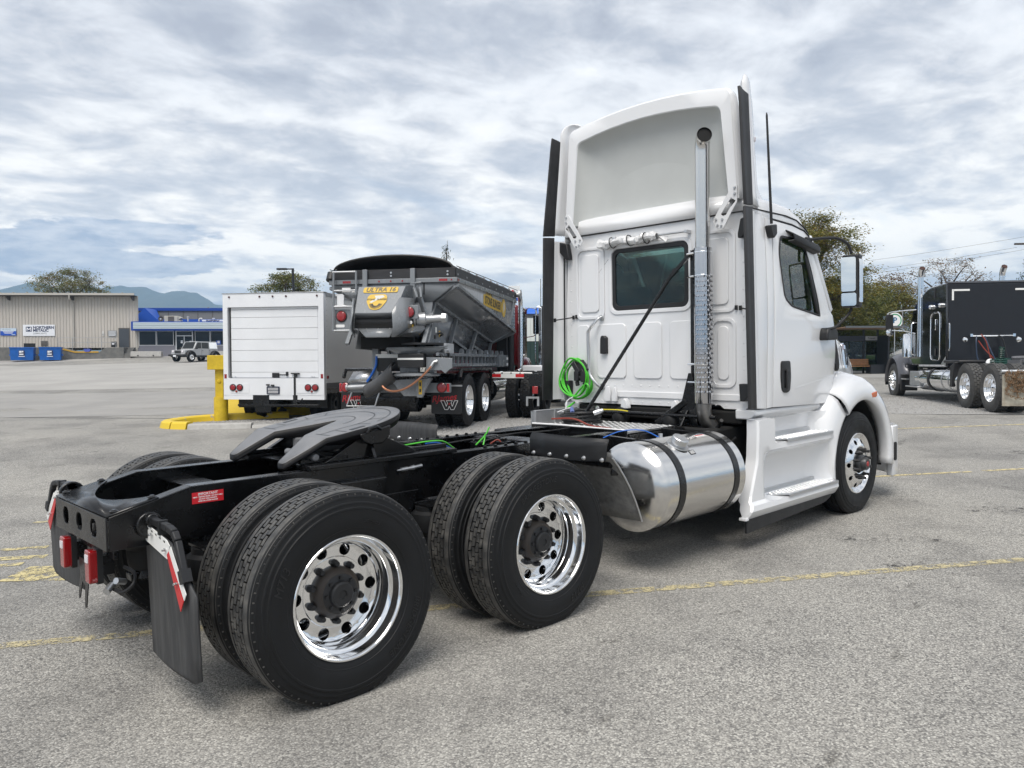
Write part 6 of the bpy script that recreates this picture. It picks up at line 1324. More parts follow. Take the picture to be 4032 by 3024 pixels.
obj('copper_hose', G().tube(arc([(-1.4, -.92, 1.25), (-1.44, -.84, 1.12), (-1.46, -.70, .98), (-1.46, -.52, .84), (-1.44, -.32, .745), (-1.40, -.12, .72), (-1.36, .04, .77), (-1.33, .12, .87), (-1.32, .13, .93)], 8), .020, 8), COPPER, SL)
obj('hose_end', G().tube([(-1.38, -.98, 1.27), (-1.40, -.92, 1.25), (-1.42, -.86, 1.15)], .03, 8), ZINC, SL)
obj('dangling_wires', G().tube(arc([(-1.0, -.3, .62), (-1.05, -.34, .45), (-1.05, -.44, .42), (-1.0, -.5, .62)], 6), .01, 6).tube(arc([(-1.0, -.34, .62), (-1.05, -.38, .50), (-1.05, -.46, .48), (-1.0, -.48, .6)], 6), .01, 6).box(-1.02, -.9, -.52, -.30, .58, .66), CABLE, SL)
# the red truck in front of the hopper
rc = obj('truck_cab', G().box(5.3, 6.6, -1.1, 1.1, 1.15, 2.75).box(4.7, 5.32, -1.0, 1.0, .95, 2.3), REDP, SL, bevel=.06)
obj('truck_hood', G().sheet([[(x, w_*(abs(cos(a))**.45)*(1 if cos(a) > 0 else -1), z0+(z1-z0)*sin(a)**.5) for a in [pi*k/16 for k in range(17)]] for x, w_, z0, z1 in ((6.3, 1.05, .9, 1.95), (7.2, .95, .9, 1.82), (7.9, .85, .8, 1.7), (8.1, .75, .8, 1.5))]), REDP, SL, smooth=60)
for s_ in (-1, 1):
    obj('truck_fender', G().sheet([[(6.3+r*cos(radians(t)), s_*y, .5+r*sin(radians(t))) for r, y in ((.60, 1.12), (.60, 1.24), (.68, 1.25), (.85, 1.18), (.92, .95))] for t in range(0, 190, 10)]), REDP, SL, smooth=60, solid=.012)
    obj('side_window', G().box(5.3, 6.1, s_*1.103, s_*1.108, 1.95, 2.6), GLASSD, rc)
    ex = obj('truck_stack', G().tube([(5.2, s_*1.19, 1.05), (5.2, s_*1.19, 2.70), (5.19, s_*1.19, 2.80), (5.14, s_*1.19, 2.90), (5.08, s_*1.19, 2.96)], .062, 16), CHROM2, SL)
    obj('stack_guard', G().lathe([(.078, 1.12), (.078, 2.66)], 20, axis='z', c=(5.2, s_*1.19, 0)), CHROM2, ex)
    g = G()
    for i in range(34):
        for j in range(6):
            a = radians(150+36*j+(18 if i % 2 else 0)); z = 1.25+.042*i; c_ = lambda aa, zz: (5.2+.0795*cos(aa), s_*1.19+.0795*sin(aa), zz)
            g.add([c_(a-.16, z), c_(a, z-.012), c_(a+.16, z), c_(a, z+.012)], [(0, 1, 2, 3)])
    obj('guard_slots', g, DARK, ex, kind='stuff', smooth=0)
    mr = obj('truck_mirror', G().box(6.05, 6.15, s_*1.36, s_*1.56, 2.0, 2.52), BLKPLA, SL, bevel=.03); obj('mirror_face', G().box(6.042, 6.05, s_*1.375, s_*1.545, 2.03, 2.49), GLASSD, mr)
    obj('mirror_arm', G().tube(arc([(6.35, s_*1.1, 2.58), (6.2, s_*1.2, 2.72), (6.13, s_*1.42, 2.68), (6.12, s_*1.46, 2.5)], 5), .014, 6).tube([(6.35, s_*1.1, 1.92), (6.2, s_*1.35, 1.95), (6.12, s_*1.46, 2.02)], .012, 6), CHROM2, mr)
    obj('grab_rail', G().tube(arc([(5.55, s_*1.13, 2.62), (5.57, s_*1.2, 2.60), (5.59, s_*1.22, 2.45), (5.59, s_*1.22, 1.55), (5.57, s_*1.19, 1.42), (5.55, s_*1.13, 1.40)], 5), .014, 8), CHROM2, SL)
obj('air_filter_stack', G().box(4.45, 4.72, -1.0, -.72, 1.0, 2.4).cyl((4.6, -1.05, 1.0), (4.6, -1.05, 2.3), .09), BLKPLA, SL, bevel=.02)
obj('chrome_pipes', G().tube(arc([(5.2, -1.19, 1.08), (5.1, -1.1, .98), (4.6, -.95, .94), (4.2, -.9, .96)], 6), .06, 12).tube(arc([(4.4, -.98, .98), (4.6, -1.05, 1.02), (4.75, -1.05, .95)], 6), .03, 8), CHROM2, SL)
# ------------------------------------------------------------------ second tractor half hidden behind the cab
FT = thing('flat_deck_tractor', 'chunky tyred tractor with a red and white striped bar, half hidden by the nearest truck', 'truck', at(1.0, 17.4), radians(32), tilt=True)
for x in (0, 1.32):
    for y, o in ((.95, 1), (.62, 1), (-.62, -1), (-.95, -1)):
        w = obj('wheel', DRI, None, FT, loc=(x, y+(.14 if o > 0 else -.14), ZAX), rot=(0, 0, 0 if o < 0 else pi)); obj('tyre', DRT, None, w); obj('tread', LUGT, None, w, kind='stuff')
obj('frame_rail', G().box(-.9, 6.0, .36, .44, .70, .98).box(-.9, 6.0, -.44, -.36, .70, .98).box(-.92, -.84, -.44, .44, .72, .96), BLACKP, FT)
fb = obj('flap_bar', G().box(-.64, -.60, .62, 1.32, .885, .985).tube([(-.62, .44, .99), (-.62, .8, 1.0), (-.62, 1.3, 1.0)], .018, 8), WHT, FT)
for a, b in ((1.13, 1.322), (.618, .80)): obj('red_stripe', G().box(-.646, -.598, a, b, .905, .975), REDT, fb)
for y in (.70, .9, 1.1, 1.28): obj('bar_bolt', G().cyl((-.64, y, .995), (-.655, y, .995), .014), BLKPLA, fb)
for y in (.30, -.30): obj('tail_lamp', G().box(-.98, -.92, y-.06, y+.06, .56, .72), REDL, FT, bevel=.01)
obj('channel_bracket', G().box(-.95, -.90, .22, .50, .46, .50).box(-.95, -.90, .22, .26, .30, .46).box(-.95, -.90, .46, .50, .30, .46), ALUD, FT)
obj('quarter_guard', G().box(1.9, 2.3, .75, 1.25, .95, 1.15), WHITE2, FT, bevel=.03)
fc = obj('cab', G().box(3.0, 5.2, -1.1, 1.05, 1.0, 2.7), mat('charcoal_paint', (.03, .032, .035), .2, coat=.6), FT, bevel=.06); obj('hood', G().box(5.2, 7.0, -.9, .9, .9, 1.9), MATS['charcoal_paint'], FT, bevel=.15)
mr = obj('mirror', G().box(4.7, 4.8, 1.16, 1.38, 2.0, 2.62), BLKPLA, FT, bevel=.03); obj('mirror_convex', G().box(4.69, 4.70, 1.18, 1.36, 2.05, 2.2), CHROM2, mr)
obj('grab_rail', G().tube(arc([(3.3, 1.10, 2.7), (3.28, 1.18, 2.66), (3.28, 1.20, 2.4), (3.28, 1.20, 1.3), (3.3, 1.1, 1.1)], 5), .016, 8), CHROM2, FT)
obj('mirror_arm', G().tube(arc([(4.9, 1.05, 2.72), (4.8, 1.15, 2.78), (4.75, 1.26, 2.7), (4.75, 1.27, 2.6)], 5), .014, 6), CABLE, mr)
obj('whip_antenna', G().tube([(4.4, 1.30, 2.6), (4.4, 1.30, 3.55)], .009, 6), CABLE, FT)
for y in (1.26, -1.26):
    w = obj('wheel', SRI, None, FT, loc=(5.6, y, ZAX), rot=(0, 0, 0 if y < 0 else pi)); obj('tyre', STT, None, w)
obj('rear_window', G().box(2.985, 2.999, -.5, .5, 1.9, 2.4), GLASSD, fc); obj('cab_corner_trim', G().box(2.97, 3.0, .98, 1.06, 1.05, 2.66), CHROM2, fc, bevel=.01)
for s_ in (-1, 1): obj('side_glass', G().box(3.9, 4.8, s_*1.1 if s_ < 0 else 1.05, s_*1.104 if s_ < 0 else 1.056, 1.85, 2.5), GLASSD, fc)
# ------------------------------------------------------------------ dark long-nose sleeper tractor on the right
CHAR = mat('dark_blue_black_paint', (.006, .007, .010), .10, coat=1.0)
CHARM = mat('dark_satin_back', (.006, .0072, .011), .32)
FGREY = mat('fender_metallic_grey', (.11, .11, .12), .28, .5, coat=.6)
RUST = mat('rusty_chain', (.14, .075, .035), .8, c2=(.24, .15, .08), nscale=30, bump=.5, bscale=60)
GRYT = mat('dusty_tyre', (.05, .05, .05), .8, c2=(.08, .078, .073), nscale=6, bump=.1, bscale=120)
PT = thing('sleeper_tractor', 'black long-nose sleeper tractor with twin chrome stacks on the gravel', 'truck', (17.776, -.417, .218), radians(36), tilt=True)
def dusty(w):
    for c in kids(w):
        if c.name.startswith(('tyre', 'tread')):
            me = c.data.copy(); me.materials.clear(); me.materials.append(GRYT); c.data = me
DT = DRT.copy(); DT.materials.clear(); DT.materials.append(GRYT); LT = LUGT.copy(); LT.materials.clear(); LT.materials.append(GRYT); ST2 = STT.copy(); ST2.materials.clear(); ST2.materials.append(GRYT)
HUBCONE = mesh('chrome_hub', G().lathe([(.11, .16), (.11, .09), (.10, .075), (.05, .045), (.0, .038)], 28), CHROM2)
for x in (0, 1.36):
    for s_ in (-1, 1):
        for k, yy in enumerate((1.22, .88)):
            w = obj('wheel', DRI, None, PT, loc=(x, s_*yy, ZAX), rot=(0, 0, 0 if s_ < 0 else pi)); obj('tyre', DT, None, w); obj('tread', LT, None, w, kind='stuff')
            if k == 0: obj('hub', HUBCONE, None, w)
for s_ in (-1, 1):
    w = obj('wheel', SRI, None, PT, loc=(6.9, s_*1.2, ZAX), rot=(0, 0, 0 if s_ < 0 else pi)); obj('tyre', ST2, None, w)
    for k in range(10): a = 2*pi*(k+.5)/10; obj('lug_nut', NUTC, None, w, loc=(.1425*cos(a), -.001, .1425*sin(a)))
    obj('hub', mesh('chrome_cap', G().lathe([(.10, .0), (.10, -.03), (.085, -.05), (.03, -.065), (0, -.066)], 24), CHROM2), None, w)
    obj('fender', G().sheet([[(6.9+r*cos(radians(t)), s_*y, .5+r*sin(radians(t))) for r, y in ((.66, .80), (.66, 1.18), (.68, 1.22), (.72, 1.20), (.80, 1.0), (.83, .72))] for t in list(range(-5, 185, 10))+[188]]), FGREY, PT, smooth=60, solid=.015)
    obj('splash_flap', G().box(6.05, 6.15, s_*.75, s_*1.2, .22, .70), CABLE, PT, bevel=.02); obj('splash_flap', G().box(7.6, 7.64, s_*.75, s_*1.2, .35, .75), CABLE, PT, bevel=.01)
    obj('fender_step', G().box(5.6, 6.12, s_*1.12, s_*1.2, .545, .58), ALU, PT)
    # tanks, step box
    obj('fuel_tank', G().lathe([(0, 1.85), (.2, 1.87), (.29, 1.92), (.305, 2.0), (.31, 4.9), (.30, 4.95), (0, 4.97)], 40, c=(0, s_*.88, .60), axis='x'), CHROM2, PT)
    for x in (3.85, 2.9, 2.45): obj('tank_strap', G().lathe([(.315, x-.03), (.318, x), (.315, x+.03)] if x < 3 else [(.314, x-.07), (.325, x-.06), (.325, x+.06), (.314, x+.07)], 40, c=(0, s_*.88, .60), axis='x'), ALU if x < 3 else CABLE, PT)
    bx_ = obj('step_box', G().box(4.55, 5.35, s_*.75, s_*1.18, .40, .80), ALUD, PT, bevel=.01)
    for k in range(9): obj('step_rib', G().box(4.56, 5.34, s_*1.18, s_*1.188, .43+.038*k, .447+.038*k), ALU, bx_)
    obj('step_board', G().box(4.5, 5.55, s_*.85, s_*1.24, .355, .39), ALU, PT, bevel=.006)
    # stacks
    obj('exhaust_stack', G().tube([(5.0, s_*1.03, 1.2), (5.0, s_*1.03, 3.38), (4.99, s_*1.03, 3.46), (4.94, s_*1.03, 3.55), (4.87, s_*1.03, 3.62)], .075, 20), CHROM2, PT)
    obj('stack_mouth', G().tube([(4.868, s_*1.03, 3.622), (4.862, s_*1.03, 3.628)], .071, 16), mat('sooty_bore', (.05, .02, .015), .8) if 'sooty_bore' not in MATS else MATS['sooty_bore'], PT)
    obj('grab_rail', G().tube(arc([(5.35, s_*1.02, 2.15), (5.36, s_*1.12, 2.13), (5.36, s_*1.14, 2.0), (5.36, s_*1.14, 1.4), (5.36, s_*1.12, 1.27), (5.35, s_*1.02, 1.25)], 5), .022, 8), CHROM2, PT)
    obj('air_cleaner', G().lathe([(0, 1.16), (.16, 1.17), (.19, 1.2), (.19, 1.80), (.17, 1.86), (0, 1.88)], 28, axis='z', c=(6.05, s_*.98, 0)), CHROM2, PT)
    m_ = obj('mirror', G().box(6.35, 6.43, s_*1.34, s_*1.54, 1.98, 2.45), CABLE, PT, bevel=.02)
    obj('mirror_bowl', G().lathe([(0, .03), (.08, .0), (.11, -.06), (.10, -.10), (0, -.11)], 18, axis='x', c=(6.40, s_*1.44, 1.92)), CHROM2, m_)
    obj('mirror_bracket', G().tube(arc([(5.4, s_*1.0, 2.52), (5.9, s_*1.25, 2.52), (6.38, s_*1.44, 2.50), (6.4, s_*1.5, 2.42)], 5), .018, 8).tube([(5.9, s_*1.22, 2.52), (5.95, s_*1.2, 1.95), (5.4, s_*1.02, 1.85)], .016, 8).tube([(5.95, s_*1.2, 1.95), (6.38, s_*1.42, 1.98)], .014, 8), CHROM2, m_)
    obj('fender_arch_guard', G().prism([(1.95, 1.05), (2.25, .95), (2.25, .45), (2.1, .45)], 'y', s_*.7, s_*1.22), CABLE, PT, bevel=.02)
obj('frame_rail', G().box(-1.0, 7.6, .36, .44, .68, .95).box(-1.0, 7.6, -.44, -.36, .68, .95), BLACKP, PT)
for x in (0, 1.36): obj('axle', G().cyl((x, -1.0, ZAX), (x, 1.0, ZAX), .09), BLACKP, PT)
# sleeper with rounded roof front
pr = [(3.0, .93), (5.0, .93), (5.0, 2.78), (4.8, 2.90), (4.5, 3.0), (4.1, 3.05), (3.03, 3.05)]
sl = obj('sleeper_box', G().prism(pr, 'y', -1.04, 1.04), CHAR, PT, bevel=.04, seg=3)
obj('sleeper_back', G().prism(rrect(-1.0, 1.0, .97, 3.0, .03), 'x', 2.992, 2.999), CHARM, sl)
obj('roof_gutter', G().box(2.98, 3.02, -1.05, 1.05, 3.03, 3.07), FGREY, sl)
for s_ in (-1, 1):
    obj('corner_tape', G().box(2.986, 2.991, s_*.90, s_*.52, 2.83, 2.875).box(2.986, 2.991, s_*.93, s_*.885, 2.60, 2.875), WHT, sl)
    obj('work_lamp', G().lathe([(0, -.03), (.055, -.02), (.068, 0)], 20, axis='x', c=(2.985, s_*.615, 1.605)), CHROM2, sl)
    fr = [(x, z) for x, z in rrect(3.45, 4.12, 1.10, 2.33, .14)]; g = G(); 
    g.tube([(x, s_*1.048, z) for x, z in fr+[fr[0]]], .018, 6, False); hd2 = obj('luggage_door', g, CHROM2, sl)
    obj('door_pull', G().box(3.70, 3.78, s_*1.045, s_*1.075, 1.88, 2.16), CHROM2, hd2, bevel=.02); obj('door_lock', G().box(3.70, 3.78, s_*1.045, s_*1.07, 1.22, 1.40), CABLE, hd2, bevel=.02)
    for x in (3.35, 4.05): obj('side_lamp', G().lathe([(0, .0), (.06, .0), (.06, .05), (.03, .09), (0, .09)], 18, c=(x, s_*1.04, 2.50)).xf(Matrix.Identity(4)), CHROM2, sl)
    obj('door_vent', G().box(3.80, 3.88, s_*1.04, s_*1.06, 2.72, 2.98), CABLE, sl, bevel=.01)
    sk = obj('light_strip', G().box(3.02, 5.0, s_*1.045, s_*1.06, .925, .985).add([(3.0, s_*1.055, 1.2), (3.0, s_*1.055, .93), (3.35, s_*1.055, .98)], [(0, 1, 2)]), ALU, sl)
    for k in range(16): obj('strip_lamp', G().lathe([(0, .012), (.014, .008), (.018, 0)], 8, c=(3.1+.12*k, s_*1.062, .955)), LENSW, sk)
    obj('rear_rail', G().tube(arc([(2.99, s_*.97, 2.02), (2.93, s_*1.0, 2.01), (2.92, s_*1.0, 1.92), (2.92, s_*1.0, 1.42), (2.93, s_*1.0, 1.34), (2.99, s_*.97, 1.33)], 5), .018, 8), CHROM2, sl)
obj('hose_rail', G().tube([(2.9, .50, 1.70), (2.9, -.47, 1.70)], .02, 8).box(2.88, 3.0, .47, .53, 1.68, 1.75).box(2.88, 3.0, -.50, -.44, 1.68, 1.75), CHROM2, sl)
for pts, m in (([(2.9, .38, 1.72), (2.82, .42, 1.5), (2.80, .38, 1.1), (2.7, .25, .95)], mat('navy_hose', (.03, .05, .09), .4)), ([(2.9, .28, 1.74), (2.80, .20, 1.55), (2.78, .12, 1.2), (2.65, .05, .92)], REDH), ([(2.9, .34, 1.58), (2.80, .22, 1.35), (2.75, .02, 1.1), (2.65, -.02, .92)], REDH), ([(2.9, .2, 1.72), (2.8, .12, 1.4), (2.7, -.02, 1.0)], MATS['navy_hose']), ([(2.9, -.1, 1.73), (2.85, -.2, 1.6), (2.82, -.26, 1.3), (2.75, -.3, .95)], CABLE)):
    obj('air_hose', G().tube(arc(pts, 6), .014, 6), m, PT)
obj('coiled_cable', G().tube([(2.80+.05*cos(k*.7), -.16+.02*k/100+.06*sin(k*.7), 1.42-.48*k/90) for k in range(91)], .012, 6), GREEND, PT)
obj('cable_heap', G().tube([(2.7+.16*cos(k*.5)*(1+.1*sin(k)), -.08+.22*sin(k*.5), .98+.004*k) for k in range(40)], .02, 6), GREEND, PT)
obj('pressure_gauge', G().lathe([(0, -.02), (.08, -.018), (.095, -.01), (.10, .02), (0, .02)], 20, axis='x', c=(2.72, .13, 1.03)), PRINTW, PT, bevel=0)
obj('deck', G().box(1.7, 3.0, -.5, .5, .97, .99), ALU, PT); obj('half_fender', G().box(1.9, 2.9, .55, 1.15, 1.02, 1.10), CABLE, PT, bevel=.03)
obj('sticker', G().box(2.984, 2.99, .40, .48, .98, 1.08), PRINTW, sl)
obj('fifth_wheel', G().lathe([(0, 1.2), (.44, 1.18), (.46, 1.14), (.44, 1.10), (0, 1.10)], 32, axis='z', c=(.7, 0, 0)).box(.1, .5, .1, .4, 1.04, 1.12).box(.1, .5, -.4, -.1, 1.04, 1.12).box(.4, 1.0, -.45, .45, .95, 1.1), CASTB, PT)
pc = obj('cab', G().prism([(5.02, .95), (6.05, .95), (6.05, 1.85), (5.75, 2.55), (5.4, 2.75), (5.02, 2.78)], 'y', -1.0, 1.0), CHAR, PT, bevel=.05)
for s_ in (-1, 1): obj('cab_window', G().prism([(5.2, 1.85), (5.85, 1.85), (5.62, 2.42), (5.2, 2.45)], 'y', s_*1.001, s_*1.006), GLASSD, pc)
obj('long_hood', G().sheet([[(x, w_*(abs(cos(a))**.35)*(1 if cos(a) > 0 else -1), .95+(z1-.95)*sin(a)**.4) for a in [pi*k/16 for k in range(17)]] for x, w_, z1 in ((6.05, .80, 1.86), (7.2, .70, 1.76), (7.95, .60, 1.66))]), CHAR, PT, smooth=50)
obj('radiator_shell', G().box(7.9, 8.1, -.60, .60, .7, 1.7), CHROM2, PT, bevel=.05)
PALEF = mat('pale_flap', (.50, .48, .40), .7, c2=(.30, .26, .2), nscale=7)
for s_ in (-1, 1):
    cf = thing('chain_bag', 'rusty tyre chains hanging over the pale rear flap of the black sleeper tractor', 'tyre chains', PT.matrix_world @ Vector((-.82, s_*.98, .9)), radians(36), tilt=True) if s_ > 0 else None
    fp = obj('rear_flap', G().box(-.80, -.77, s_*.68, s_*1.27, .15, .80), PALEF, PT)
    obj('flap_hanger', G().cyl((-.80, s_*.6, .86), (-.80, s_*1.3, .86), .035).box(-.83, -.77, s_*.75, s_*.78, .78, .9).box(-.83, -.77, s_*1.1, s_*1.13, .78, .9), ALU, PT)
    if cf:
        random.seed(11); g = G()
        def link(p, ang, pit):
            M = Matrix.Translation(p) @ Matrix.Rotation(ang, 4, 'X') @ Matrix.Rotation(pit, 4, 'Z'); q = G().tube([(0, .016*cos(a), .026*sin(a)) for a in [2*pi*k/8 for k in range(9)]], .0068, 5, False); return g.join(q, M)
        for k in range(15):
            y0 = .24-.036*k; z = -.06+random.uniform(-.03, .03); n = random.randint(7, 13) if k != 11 else 17
            for i in range(n): link((-.02-random.uniform(0, .05), y0+.02*sin(i*.8+k)+random.uniform(-.012, .012), z-.042*i), random.uniform(-.4, .4), (pi/2)*(i % 2)+random.uniform(-.3, .3))
        for k in range(4):
            for i in range(13): link((-.05-random.uniform(0, .03), .23-.04*i, -.12-.13*k-.08*sin(pi*i/13)+random.uniform(-.02, .02)), pi/2+random.uniform(-.3, .3), (pi/2)*(i % 2))
        obj('chain_links', g, RUST, cf, kind='stuff', smooth=50)
# ------------------------------------------------------------------ foliage
def leafmat(name, cols, rough=.6):
    m = bpy.data.materials.new(name); m.use_nodes = True; nt = m.node_tree; N = nt.nodes; L = nt.links; p = N['Principled BSDF']; p.inputs['Roughness'].default_value = rough
    g = N.new('ShaderNodeNewGeometry'); r = N.new('ShaderNodeValToRGB'); e = r.color_ramp.elements
    tc = N.new('ShaderNodeTexCoord'); t = N.new('ShaderNodeTexNoise'); t.inputs['Scale'].default_value = .9; t.inputs['Detail'].default_value = 3; L.new(tc.outputs['Object'], t.inputs['Vector'])
    ad = N.new('ShaderNodeMath'); ad.operation = 'MULTIPLY_ADD'; L.new(g.outputs['Random Per Island'], ad.inputs[0]); ad.inputs[1].default_value = .5
    mr = N.new('ShaderNodeMapRange'); L.new(t.outputs['Fac'], mr.inputs[0]); mr.inputs[1].default_value = .35; mr.inputs[2].default_value = .65; mr.inputs[4].default_value = .5; L.new(mr.outputs[0], ad.inputs[2]); L.new(ad.outputs[0], r.inputs[0])
    n = len(cols)
    e[0].position = 0; e[0].color = (*cols[0], 1); e[1].position = 1; e[1].color = (*cols[-1], 1)
    for i, c in enumerate(cols[1:-1]): x = e.new((i+1)/(n-1)); x.color = (*c, 1)
    L.new(r.outputs[0], p.inputs['Base Color'])
    tl = N.new('ShaderNodeBsdfTranslucent'); L.new(r.outputs[0], tl.inputs[0]); mx = N.new('ShaderNodeMixShader'); mx.inputs[0].default_value = .3
    L.new(p.outputs[0], mx.inputs[1]); L.new(tl.outputs[0], mx.inputs[2]); L.new(mx.outputs[0], N['Material Output'].inputs[0]); MATS[name] = m; return m
LOC = leafmat('locust_leaves', [(.075, .095, .02), (.12, .13, .026), (.17, .165, .032), (.23, .18, .034), (.28, .16, .03)])
LOG = leafmat('olive_leaves', [(.065, .09, .02), (.10, .125, .026), (.15, .145, .03), (.20, .15, .032)])
LOR = leafmat('russet_leaves', [(.06, .055, .014), (.11, .07, .02), (.15, .08, .03), (.13, .055, .02)])
FIR = leafmat('fir_needles', [(.010, .022, .010), (.018, .034, .014), (.028, .042, .018)])
BARK = mat('bark', (.045, .036, .03), .9, c2=(.08, .065, .055), nscale=8, stretch=(4, 4, .6), bump=.6, bscale=20)
def rv(s): return Vector((random.uniform(-s, s), random.uniform(-s, s), random.uniform(-s, s)))
def tree(name, label, loc, h, R, z0, m, nsp=120, nleaf=60, ls=.13, seed=1, sprays=True, group=None, cat='tree', flat=.45, lean=0, bare=0.0):
    random.seed(seed); t = thing(name, label, cat, loc, random.uniform(0, 6), group)
    tr = G(); lf = G(); th = h*.55
    tr.tube([(0, 0, -.3), (.02*h*lean, .01*h, th*.4), (.05*h*lean, 0, th*.8), (.06*h*lean, .02*h, th)], [.032*h, .026*h, .019*h, .013*h], 8)
    limbs = []
    for k in range(13):
        a = 2.4*k+random.uniform(-.4, .4); zs = lerp(max(z0*.75, .3), th, (k+.5)/13); u = (zs/h); rr = R*random.uniform(.5, .8)*(1-.35*max(0, u-.35)); ze = min(h*.86, zs+rr*random.uniform(.25, .8)+.3*h*(u > .35)*random.uniform(.3, 1))
        pts = arc([(.03*h*lean, 0, zs), (rr*.35*cos(a), rr*.35*sin(a), lerp(zs, ze, .5)), (rr*.75*cos(a+.15), rr*.75*sin(a+.15), lerp(zs, ze, .85)), (rr*cos(a+.2), rr*sin(a+.2), ze)], 4)
        n = len(pts); tr.tube(pts, [lerp(.012*h, .002*h, i/(n-1)) for i in range(n)], 5); limbs.append(pts)
    allp = [q for l in limbs for q in l[2:]]
    lump = [(random.uniform(0, 6.28), random.uniform(-1, 1), random.uniform(.5, .9)) for _ in range(9)]
    cz = (h+z0)/2; hz_ = (h-z0)/2
    for k in range(nsp):
        a = random.uniform(0, 6.28); s_ = random.uniform(-1, 1); q = random.random()**.42
        prof = sqrt(max(0, 1-abs(s_)**2.2)); rad = 1.0
        for la, ls_, lw in lump:
            dd = abs((a-la+pi) % (2*pi)-pi)/lw+abs(s_-ls_)/.5
            if dd < 1: rad -= .34*(1-dd)
        c = Vector((R*prof*q*rad*cos(a), R*prof*q*rad*sin(a), cz+hz_*s_*(.55+.45*q)))
        if random.random() < bare: continue
        b = min(allp, key=lambda p_: (p_-c).length_squared); mid = b.lerp(c, .5)+Vector((0, 0, .06*R))
        tr.tube([b, mid, c], [.0026*h, .0017*h, .0008*h], 3, False)
        sr = R*random.uniform(.055, .125)
        for j in range(nleaf):
            t_ = random.random()**.6; base = b.lerp(c, .45) if t_ < .25 else c
            p = base+Vector((random.gauss(0, sr), random.gauss(0, sr), random.gauss(-.12*sr, sr*flat*1.1)))
            a2 = random.uniform(0, 6.28); d = Vector((cos(a2), sin(a2), random.uniform(-.8, .1))).normalized(); w = d.cross(Vector((random.uniform(-.6, .6), random.uniform(-.6, .6), 1))).normalized()*ls*random.uniform(.2, .33); l = d*ls*random.uniform(.6, 1.3)
            lf.add([p-w*.4, p+l*.5-w, p+l, p+l*.5+w], [(0, 1, 2, 3)])
    obj('trunk', tr, BARK, t, smooth=60, fixn=False); obj('crown', lf, m, t, smooth=0, fixn=False); return t
def conifer(name, label, loc, h, R, m, seed=1, droop=.5, n=70, top=0):
    random.seed(seed); t = thing(name, label, 'tree', loc, 0); tr = G(); lf = G()
    tr.tube([(0, 0, -.3), (0, 0, h*.5), (.01*h, 0, h*.9), (.02*h, 0, h)], [.02*h, .013*h, .004*h, .001*h], 6)
    for k in range(n):
        u = (k+random.random())/n; z = lerp(.08*h, h*.98, u); r = R*(1-u)**.85*random.uniform(.6, 1.1)+.03*R; a = k*2.39996+random.uniform(-.3, .3); e = Vector((r*cos(a), r*sin(a), z-r*droop*random.uniform(.5, 1.2))); b = Vector((0, 0, z)); mid = b.lerp(e, .5)+Vector((0, 0, r*.12))
        tr.tube([b, mid, e], [.004*h*(1-u)+.01, .008, .003], 3, False)
        for j in range(max(10, int(38*(1-u)+10))):
            q = random.random()**.7; p = b.lerp(mid, q*2) if q < .5 else mid.lerp(e, q*2-1); s = .10*R*(1-u*.5)+.03; p = p+Vector((random.gauss(0, s*.7), random.gauss(0, s*.7), -abs(random.gauss(0, s*.9))))
            a2 = random.uniform(0, 6.28); d = Vector((cos(a2), sin(a2), -droop-.4)).normalized(); w = d.cross(Vector((0, 0, 1))).normalized()*s*.16; l = d*s*random.uniform(.7, 1.5)
            lf.add([p-w, p+w, p+l], [(0, 1, 2)])
    obj('trunk', tr, BARK, t, fixn=False); obj('crown', lf, m, t, smooth=0, fixn=False); return t
tree('locust_tree', 'tall feathery locust tree turning rusty gold beside the white truck cab', at(15.0, 41), 8.2, 3.75, 1.8, LOC, 330, 190, .135, 3)
tree('locust_tree', 'lower olive and gold tree behind the bus shelter roof', at(19.0, 46), 5.2, 3.2, .8, LOG, 240, 150, .14, 5)
tree('locust_tree', 'bushy gold green tree between the bus shelter and the sleeper tractor', at(23.3, 50), 5.0, 3.2, .7, LOC, 240, 150, .14, 8)
tree('locust_tree', 'dark olive tree low behind the door window of the white truck', at(11.5, 45), 6.0, 3.4, .8, LOG, 240, 130, .14, 9)
tree('russet_tree', 'thin russet topped tree above the sleeper tractor roof', at(30.5, 55), 7.2, 3.4, 2.5, LOR, 110, 40, .15, 12, bare=.1)
tree('russet_tree', 'sparse reddish tree left of the chrome stack of the sleeper tractor', at(26.3, 54), 5.9, 2.2, 2.0, LOR, 100, 44, .15, 14, bare=.1)
tree('locust_tree', 'dark green tree seen through the cab windows of the white truck', at(7.2, 45), 6.6, 3.4, 1.0, LOG, 240, 130, .14, 21)
conifer('fir_tree', 'dark fir tree at the right edge behind the sleeper tractor', at(39.6, 60), 7.9, 3.2, FIR, 4, .4, 110)
conifer('cedar_tree', 'drooping cedar tip rising above the stone spreader hopper', at(-3.65, 45), 7.55, 1.9, FIR, 6, .95, 90)
tree('small_tree', 'olive tree top showing over the white box truck roof', at(-17.0, 60), 7.0, 2.6, 3.5, LOG, 140, 110, .16, 31)
tree('small_tree', 'brownish tree top behind the pale metal warehouse roof', at(-54, 97), 11.0, 4.5, 5.5, leafmat('thin_brown_leaves', [(.10, .13, .03), (.15, .17, .04), (.22, .19, .06), (.28, .18, .09)]), 130, 120, .22, 33)
